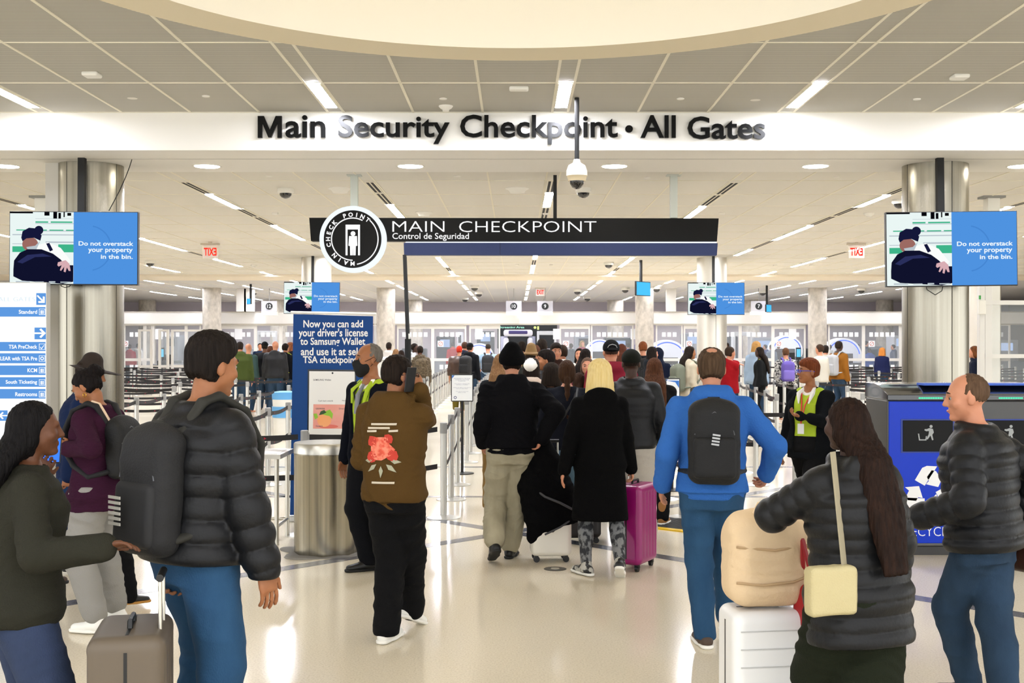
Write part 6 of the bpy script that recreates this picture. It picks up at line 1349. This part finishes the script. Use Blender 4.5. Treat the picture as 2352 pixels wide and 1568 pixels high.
AVOID = [(-5.02, 13.88, .5), (4.95, 13.88, .5), (-5.04, 29.7, .95), (4.95, 29.7, 1.3), (11.85, 29.7, .55), (wx(905, 20), 20, .45), (wx(655, 21.5), 21.5, .42), (-6.92, 17.2, .25), (6.96, 17.2, .25), (1.95, 11.2, .2)]+[(o.location.x, o.location.y, .38) for o in bpy.data.objects if o.name.startswith('person')]+[(o.location.x, o.location.y, .3) for o in bpy.data.objects if o.name.startswith('notice_stand')]
def post(x, y, ang, L, label, group, second=True):
    if any(math.hypot(x-a, y-b) < c for a, b, c in AVOID): return None
    AVOID.append((x, y, .3)); k = (round(L, 2), second)
    if k not in _pp: o = post_proto(L, label, group, second); _pp[k] = o
    else: o = copy_tree(_pp[k])
    o.location = (x, y, 0); o.rotation_euler = (0, 0, ang); tag(o, label, 'barrier post', group); return o
def lane(X, Y0, Y1, pitch, label, group, dx=0., last_belt=False):
    n = int(round((Y1-Y0)/pitch)); L = math.hypot(pitch, dx)
    for i in range(n+1):
        post(X+dx*i, Y0+pitch*i, -math.atan2(dx, pitch), L if i < n else 0, label if i else label+', nearest post', group)
def cross(X0, X1, Y, n, label, group):
    L = (X1-X0)/n
    for i in range(n+1): post(X0+L*i, Y, -PI/2, L if i < n else 0, label, group)
lane(-.735, 11.95, 42.0, 1.39, 'silver belt post in the lane just left of the walking queue', 'belt posts left of the queue')
lane(-2.0, 14.4, 40.7, 1.38, 'silver belt post in the second lane left of the queue', 'belt posts second lane left', dx=-.012)
lane(-3.1, 13.4, 38.4, 1.3, 'silver belt post in the third lane left, behind the banner', 'belt posts third lane left')
lane(-4.35, 14.7, 25.1, 1.3, 'silver belt post in the fourth lane left', 'belt posts fourth lane left')
lane(-5.6, 16.0, 22.8, 1.35, 'silver belt post in the fifth lane left', 'belt posts fifth lane left')
GL = 'belt posts of the rows running across at left'
for i, (Y, x0, x1, n) in enumerate([(17.4, -8.6, -6.9, 1), (19.6, -9.2, -6.6, 2), (22, -10.2, -6.4, 3), (24.5, -11.2, -5.6, 4), (27, -12.2, -5.0, 5), (29.5, -13.2, -4.6, 6), (32, -14, -4.4, 6), (34.5, -14.6, -4.4, 6), (37, -15.2, -4.4, 7), (39.5, -16, -4.4, 7), (42, -16.6, -4.4, 7)]):
    cross(x0, x1, Y, n, 'silver belt post in a crosswise row at left, %s' % ['nearest', 'second', 'third', 'fourth', 'fifth', 'sixth', 'seventh', 'eighth', 'ninth', 'tenth', 'farthest'][i]+(' row' if i < 10 else ''), GL)
# front line, two belts high, past the bin
def span(p, q, label, group, end=False):
    L = math.hypot(q[0]-p[0], q[1]-p[1]); post(p[0], p[1], math.atan2(-(q[0]-p[0]), q[1]-p[1]), L, label, group)
    if end: post(q[0], q[1], 0, 0, label, group)
span((-1.96, 10.9), (-.735-.03, 11.92), 'silver belt post directly behind the steel bin', 'front belt posts')
span((-3.3, 11.35), (-1.99, 10.92), 'silver belt post behind the puffer-jacket man', 'front belt posts')
span((-4.7, 12.3), (-3.33, 11.36), 'silver belt post near the left steel column', 'front belt posts')
# right side
lane(1.69, 11.96, 13.4, 1.4, 'silver belt post right of the queue, behind the blue-hooded man', 'belt posts right of the queue')
lane(2.1, 15.9, 36, 1.4, 'silver belt post in the first lane right of the queue', 'belt posts right of the queue', dx=.03)
span((1.72, 11.98), (2.9, 12.3), 'silver belt post joined by belts to the woman agent', 'front belt posts right')
span((2.93, 12.32), (4.3, 12.7), 'silver belt post hidden behind the woman agent', 'front belt posts right', True)
lane(3.0, 14.7, 34, 1.4, 'silver belt post in the second lane right', 'belt posts second lane right', dx=.09)
lane(4.15, 18.7, 33, 1.4, 'silver belt post in the third lane right', 'belt posts third lane right', dx=.12)
lane(5.35, 21.5, 33, 1.4, 'silver belt post in the fourth lane right', 'belt posts fourth lane right', dx=.1)
cross(2.4, 5.6, 14.75, 2, 'silver belt post in the short crosswise row right of the agent', 'belt posts crosswise right')
GR = 'belt posts of the rows running across at right'
for i, (Y, x0, x1, n) in enumerate([(19, 5.6, 8.2, 2), (22, 6.2, 9.6, 3), (25, 6.4, 11, 4), (28, 8.4, 12.6, 3), (31, 8.8, 14, 4), (34, 9, 15, 4), (37, 9, 16, 5), (40, 9, 17, 5), (42.5, 9, 17.6, 5)]):
    cross(x0, x1, Y, n, 'silver belt post in a crosswise row at right, %s row' % ['nearest', 'second', 'third', 'fourth', 'fifth', 'sixth', 'seventh', 'eighth', 'farthest'][i], GR)
# steel queue counter behind the pole
r = empty('steel_counter', (wx(905, 20), 20, 0), 0, 'low brushed steel counter behind the masked agent', 'counter')
MB().box(-.28, .28, -.2, .2, 0, wz(826, 20)).build('cabinet', steel2, r, bevel=.01); MB().box(-.3, .3, -.22, .22, wz(826, 20), wz(820, 20)).build('top', whitep, r)
# blue recycling tubs in the queue
for px, py, Y, t in [(655, 905, 21.5, 'behind the blue banner')]:
    r = empty('queue_bin', (wx(px, Y), Y, 0), 0, 'light blue and white round recycling bin %s in the queue' % t, 'bin')
    MB().lathe([(.2, 0), (.23, .75)], n=28).build('body', whitep, r, smooth=True); MB().lathe([(.232, .42), (.238, .62)], n=28).build('blue_band', M('band_blue', '5fa3d8', .5), r, smooth=True)
    MB().lathe([(.235, .75), (.24, .88), (.1, .9), (.001, .9)], n=28).build('lid', MATS['band_blue'], r, smooth=True)
# ---------------------------------------------------------------- far glazed screening wall
YG = 47.0
gx = lambda px: wx(px, YG)
gz = lambda py: wz(py, YG)
frm = M('partition_white', 'dcd9d3', .5)
slab('wall_header', -26, 26, YG-.15, YG+.15, gz(746), gz(716.5), frm)
trim(MB().box(-26, 26, YG-.17, YG-.15, gz(716.5)-.02, gz(716.5)+.02).box(-26, 26, YG-.165, YG-.15, gz(746)-.0, gz(746)+.05).build('t', M('header_edge', 'a9a294', .6)))
pane = M('pane_glass', 'dfe8ee', .03, spec=.5, alpha=.10)
stick = M('frosted_square', 'f1f3f6', .7)
nwin = [0]
def bay(x0, x1, label, rail=True, squares=True, notice_px=None, nosmoke=None, top=750):
    """one framed pane of the partition between pixel columns x0..x1"""
    X0, X1 = gx(x0), gx(x1); nwin[0] += 1; r = empty('window_%d' % nwin[0], ((X0+X1)/2, YG, 0)); r['kind'] = 'structure'; w_ = (X1-X0)/2; zt = gz(top)
    mb = MB(); f_ = .06
    mb.box(-w_, -w_+f_, -.04, .04, 0, gz(746)).box(w_-f_, w_, -.04, .04, 0, gz(746)).box(-w_+f_, w_-f_, -.04, .04, zt, gz(746)).box(-w_+f_, w_-f_, -.04, .04, 0, .1)
    if rail: mb.box(-w_+f_, w_-f_, -.04, .04, 1.05, 1.16)
    mb.build('frame', frm, r)
    MB().box(-w_+f_, w_-f_, -.004, .004, .1, zt).build('pane', pane, r)
    if squares:
        n = int((2*w_-.3)/.215)
        for i in range(n):
            x = -(n-1)*.1075+i*.215; MB().box(x-.075, x+.075, -.009, -.006, 2.02, 2.2).build('frosted_square', stick, r)
            if rail: MB().box(x-.075, x+.075, -.009, -.006, .72, .9).build('frosted_square', stick, r)
    if nosmoke is not None:
        x = gx(nosmoke)-(X0+X1)/2; MB().box(x-.12, x+.12, -.014, -.008, 1.62, 1.86).build('no_smoking_sticker', stick, r)
        mb = MB(); mb.arc(x, 1.74, .07, .088, -.014, 0, 2*PI, .003, 20); mb.poly([(x-.06, 1.69), (x-.05, 1.68), (x+.06, 1.79), (x+.05, 1.8)], -.014, .004); mb.build('red_ring', M('sticker_red', 'b5412f', .6), r)
    if notice_px is not None:
        x = gx(notice_px)-(X0+X1)/2; MB().box(x-.15, x+.15, -.02, -.01, 1.92, 2.34).build('paper_notice', stick, r)
    return r
edges = [(60, 130), (130, 200), (200, 284), (284, 333), (333, 351), (351, 428), (428, 462), (506, 587), (587, 645), (645, 700), (700, 790), (790, 868), (912, 994), (994, 1071), (1078, 1149), (1285, 1355), (1357, 1455), (1506, 1568), (1570, 1640), (1640, 1700), (1700, 1775), (1775, 1850), (1902, 1983), (1983, 2068), (2068, 2140), (2140, 2230), (2230, 2320)]
ops = {284: dict(nosmoke=288), 351: dict(notice_px=365), 506: dict(notice_px=548, nosmoke=532), 994: dict(nosmoke=1012), 1078: dict(notice_px=1100), 1285: dict(nosmoke=1300, notice_px=1279), 1357: dict(notice_px=1457), 1570: dict(nosmoke=1583), 1775: dict(nosmoke=1789, notice_px=1820), 1983: dict(nosmoke=2002)}
nm = ['beyond the left column', 'hidden by the left column', 'just right of the left steel column', 'narrow, left of the kiosk', 'with a blue-lit kiosk behind', 'left of the first concrete column']
for i, (a, b) in enumerate(edges):
    side = ('%s from the left end' % ['first', 'second', 'third', 'fourth', 'fifth', 'sixth', 'seventh', 'eighth', 'ninth', 'tenth', 'eleventh', 'twelfth', 'thirteenth', 'fourteenth', 'fifteenth', 'sixteenth', 'seventeenth', 'eighteenth', 'nineteenth', 'twentieth', 'twenty first', 'twenty second', 'twenty third', 'twenty fourth', 'twenty fifth', 'twenty sixth', 'last'][i])
    bay(a, b, 'white framed glass panel of the far wall, '+side, rail=a not in (351, 506, 1078, 1285, 1775), squares=(b-a) > 45, top=755 if a in (506, 912, 994, 1078, 1285, 1570, 1775) else 748, **ops.get(a, {}))
# open lane with scanners, 1152..1281
dark = M('dark_signboard', '14181a', .5)
r = empty('far_black_sign', (gx(1215), 52, 0), 0, 'black overhead sign with green and white lettering over the body scanner', 'sign')
MB().box(-1.35, 1.3, 0, .1, wz(800, 52), wz(744, 52)).build('panel', dark, r)
text(MB(), 'Screening Area', -.7, wz(752, 52), 1.1, .12, -.001, .02, .005).build('lettering', E('far_green', 'aef7dd', 1.2), r)
MB().box(.42, .5, -.01, 0, wz(757, 52), wz(749, 52)).disc(.32, wz(752, 52), .06, 0, .01, 16).build('symbol', E('far_symbol', 'e8ff9a', 1.2), r)
MB().box(-1.3, -1.2, .02, .08, 0, wz(800, 52)).box(1.15, 1.25, .02, .08, 0, wz(800, 52)).build('post', dark, r)
sc_w = M('scanner_white', 'dfe0ea', .4); sc_p = M('scanner_purple', '3d3670', .4)
r = empty('body_scanner', (wx(1190, 50), 50, 0), 0, 'white body scanner portal with a purple top band, behind the beanie', 'scanner')
zs = lambda py: wz(py, 50)
MB().box(-.62, -.4, 0, .8, 0, zs(775)).box(.4, .62, 0, .8, 0, zs(775)).box(-.62, .62, 0, .8, zs(772), zs(757)).build('housing', sc_w, r, bevel=.1, seg=4)
MB().box(-.4, .4, -.03, .1, zs(767), zs(759)).build('top_band', sc_p, r, bevel=.03)
MB().cyl((-.6, .4, 0), (-.6, .4, zs(772)), .15).cyl((.6, .4, 0), (.6, .4, zs(772)), .15).build('side_wing', M('scanner_wing', 'b9bcd2', .3), r, smooth=True)
def detector(px, Y, label, wd=.42, top=760):
    r = empty('metal_detector', (wx(px, Y), Y, 0), 0, label, 'metal detector')
    MB().box(-wd, -wd+.1, 0, .5, 0, wz(top, Y)).build('left_panel', M('detector_grey', 'c7cad0', .4), r, bevel=.02); MB().box(wd-.1, wd, 0, .5, 0, wz(top, Y)).build('right_panel', MATS['detector_grey'], r, bevel=.02)
    MB().box(-wd+.1, wd-.1, 0, .5, wz(top+9, Y), wz(top, Y)).build('header', MATS['detector_grey'], r, bevel=.02)
detector(1256, 50, 'grey walk-through metal detector beside the body scanner'); detector(1706, 49, 'grey walk-through metal detector right of the far right screen', .4, 762); detector(610, 50, 'grey walk-through metal detector behind the group at left', .4)
ctw = E('ct_glow', 'eef4ff', .95); ctb = E('ct_blue', '2f62f0', 1.6)
def ct(px, py, rad, Y, label):
    k = Y/F; R = rad*k; r = empty('baggage_scanner', (wx(px, Y), Y, wz(py, Y)), 0, label, 'scanner', 'round baggage scanners')
    MB().cyl((0, 0, 0), (0, .9, 0), R, n=48).build('ring_housing', M('ct_white', 'e9ebf2', .35), r, smooth=True)
    mb = MB(); mb.arc(0, 0, R*.84, R*.9, -.001, .15, PI-.15, .01, 40); mb.build('light_arc', ctb, r)
    MB().disc(0, 0, R*.8, -.001, .006, 40).build('face', M('ct_face', 'd9dfee', .3), r)
    MB().box(-R*.5, R*.5, -.01, .0, -R*.5, R*.15).build('opening', M('ct_dark', '23252e', .5), r)
    MB().box(-R*1.1, R*1.1, -.1, 1.0, -wz(py, Y), -R*.35).build('conveyor_base', M('conveyor', '4a4d55', .5), r)
for a in [(1100, 822, 34, 51, 'round white baggage scanner left of the opening, blue arc'), (1378, 812, 33, 51, 'round white baggage scanner behind the queue, right of the opening'), (1533, 828, 48, 50.5, 'large round white baggage scanner right of the concrete column'), (1808, 806, 36, 52, 'round white baggage scanner behind the plaid-jacketed traveller'), (1938, 818, 42, 51, 'round white baggage scanner by the right concrete column')]: ct(*a)
def kiosk(px, Y, label):
    r = empty('id_kiosk', (wx(px, Y), Y, 0), 0, label, 'kiosk'); z = wz(812, Y)
    MB().box(-.09, .09, -.02, .04, z-.22, z+.22).build('casing', black, r, bevel=.01); MB().box(-.07, .07, -.024, -.02, z-.12, z+.17).build('screen', E('kiosk_blue', '6fd0f4', 1.1), r)
    MB().cyl((0, 0, .0), (0, 0, z-.22), .03).box(-.14, .14, -.1, .1, z-.42, z-.26).build('stand', black, r)
kiosk(372, 43.5, 'black document kiosk with a light blue screen, at left'); kiosk(1834, 42.5, 'black document kiosk with a light blue screen, at right')
desk = M('desk_grey', '8d8f95', .5)
def podium(x0, x1, Y, top, label, mat=None):
    r = empty('officer_podium', ((wx(x0, Y)+wx(x1, Y))/2, Y, 0), 0, label, 'podium'); w_ = (wx(x1, Y)-wx(x0, Y))/2
    MB().box(-w_, w_, 0, .6, 0, wz(top, Y)-.04).build('body', mat or frm, r); MB().box(-w_-.04, w_+.04, -.06, .66, wz(top, Y)-.04, wz(top, Y)).build('counter_top', desk, r)
    MB().box(-w_*.4, w_*.1, .2, .25, wz(top, Y), wz(top, Y)+.36).build('monitor', black, r)
podium(340, 440, 44.2, 836, 'white officer podium with a monitor behind the left belt rows'); podium(1800, 1852, 43.5, 832, 'white officer podium with a monitor beside the right kiosk'); podium(1665, 1700, 43.5, 832, 'white officer podium right of the far right screen', black)
podium(1398, 1450, 44.5, 832, 'white officer podium behind the queue'); podium(1040, 1090, 45, 840, 'white officer podium behind the light blue shirt'); podium(500, 560, 45, 832, 'white officer podium behind the green hoodie')
# things behind the glass: darker machines, counters and screens
rng = random.Random(5)
machm = [M('mach_dark', '2e3138', .5), M('mach_grey', '7f838c', .5), M('mach_pale', 'c3c6cd', .5), M('mach_blue', '2c4a9a', .5)]
for i, (px, wd, top, c, Y) in enumerate([(300, 40, 800, 2, 52), (392, 34, 770, 1, 55), (440, 30, 790, 0, 52), (560, 40, 800, 1, 54), (640, 50, 792, 2, 56), (950, 55, 800, 0, 53), (1022, 40, 772, 0, 54), (1056, 12, 762, 2, 50), (1115, 40, 760, 0, 58), (1340, 40, 770, 1, 57), (1420, 60, 775, 0, 55), (1478, 30, 790, 3, 52), (1590, 40, 765, 1, 56), (1675, 40, 772, 0, 55), (1755, 50, 775, 1, 54), (1850, 40, 800, 0, 53), (1962, 26, 790, 0, 52), (2004, 44, 795, 1, 53), (2066, 26, 770, 2, 55), (2200, 60, 790, 1, 55), (2310, 60, 780, 2, 54)]):
    Y += 3.5 if Y < 54 else 0; Y = min(Y, 56.8); k = Y/F; r = empty('screening_machine', (wx(px, Y), Y, 0), 0, '%s boxy screening machine behind the far glass wall, %s' % (['dark', 'mid grey', 'pale', 'blue'][c], 'number %s from the left' % ['one', 'two', 'three', 'four', 'five', 'six', 'seven', 'eight', 'nine', 'ten', 'eleven', 'twelve', 'thirteen', 'fourteen', 'fifteen', 'sixteen', 'seventeen', 'eighteen', 'nineteen', 'twenty', 'twenty one'][i]), 'machine')
    w_ = wd*k/2; z = wz(top, Y)
    MB().box(-w_, w_, 0, 1.2, .25, z).build('housing', machm[c], r, bevel=.05); MB().box(-w_*1.25, w_*1.25, -.3, 1.5, .0, .95).build('roller_table', machm[1 if c != 1 else 0], r)
    MB().box(-w_*.55, w_*.55, -.01, .0, z-.5, z-.15).build('dark_opening' if i % 2 else 'display', machm[0] if i % 2 else E('far_display', 'bcd4ff', .8), r)
# number signs
for px, s, t in [(618, '12', 'left of the small left screen'), (1180, '10', 'above the body scanner, left'), (1252, '9', 'above the body scanner, right'), (1743, '7', 'right of the small right screen')]:
    Y = 46.3; k = Y/F; r = empty('lane_number_sign', (wx(px, Y), Y, wz(703, Y)), 0, 'round black lane number sign %s, %s' % (s, t), 'sign')
    MB().box(-18*k, 18*k, .02, .03, -12*k, 12*k).build('clear_plate', M('clear_plate', 'e6e6ee', .2, alpha=.35), r); MB().disc(0, 0, 8*k, .018, .01, 32).build('disc', dark, r)
    text(MB(), s, 0, 0, (9 if len(s) > 1 else 5)*k, 8.5*k, .008, .02, .004).build('number', E('num_white', 'ffffff', 1.05), r)
    MB().box(-18*k, 18*k, 0, .3, -21*k, -12*k).build('light_box', whitep, r, bevel=.01); MB().box(-.01, .01, .03, .05, 12*k, Z2-wz(703, Y)).build('hanger', grey, r)
# far white square posts over the glass wall
for px, t in [(555, 'left'), (573, 'left, second'), (1541, 'right')]:
    Y = 46.5; tag(rotloc(MB().box(-.19, .19, -.1, .1, gz(716), Z2).build('ceiling_post', frm), (wx(px, Y), Y, 0)), 'short white post between the far glass wall and the ceiling, '+t, 'post')
# near glass booth at right
r = empty('glass_booth', (wx(2268, 16), 16, 0), 0, 'aluminium framed glass booth at the right edge behind the bins', 'booth')
b_ = lambda px: wx(px, 16)-r.location.x
q_ = lambda py: wz(py, 16)
MB().box(b_(2247), b_(2259), -.05, .05, 0, q_(560)).box(b_(2259), b_(2276), -.05, .05, 0, q_(560)).build('corner_post', M('booth_white', 'dcd9d2', .4, .2), r, bevel=.006)
MB().box(b_(2276), b_(2297), .3, .36, q_(690), q_(560)).build('rear_post', MATS['booth_white'], r)
MB().box(b_(2259), b_(2500), -.06, .02, q_(700), q_(690)).box(b_(2259), b_(2500), -.06, .02, q_(822), q_(813)).box(b_(2259), b_(2500), -.06, .02, .0, .1).build('rail', MATS['booth_white'], r)
MB().box(b_(2271), b_(2276), -.03, .0, q_(980), q_(700)).build('dark_gasket', black, r)
MB().box(b_(2276), b_(2500), -.012, -.004, .1, q_(700)).build('pane', pane, r)
MB().box(b_(2241), b_(2257), -.12, -.05, q_(722), q_(690)).build('door_operator', whitep, r, bevel=.01)
MB().box(b_(2242), b_(2246), -.11, -.09, q_(688), q_(679)).build('green_tag', M('tag_green', '3a9a46', .5), r)
# near glass screens at left, behind the belts
for i, (a, b, t) in enumerate([(284, 318, 'left'), (327, 352, 'middle'), (352, 428, 'right')]):
    Y = 38.5; X0, X1 = wx(a, Y), wx(b, Y); r = empty('glass_screen', ((X0+X1)/2, Y+1.5+.25*i, 0), 0, 'white framed free-standing glass screen before the far wall at left, %s one' % t, 'glass screen', 'glass screens at left'); w_ = (X1-X0)/2
    zt = wz(755, Y)
    MB().box(-w_, -w_+.08, -.04, .04, 0, zt).box(w_-.08, w_, -.04, .04, 0, zt).box(-w_+.08, w_-.08, -.04, .04, zt-.07, zt).box(-w_+.08, w_-.08, -.04, .04, .93, 1.02).box(-w_+.08, w_-.08, -.04, .04, .0, .12).build('frame', frm, r)
    MB().box(-w_+.08, w_-.08, -.004, .004, .12, zt-.07).build('pane', pane, r)
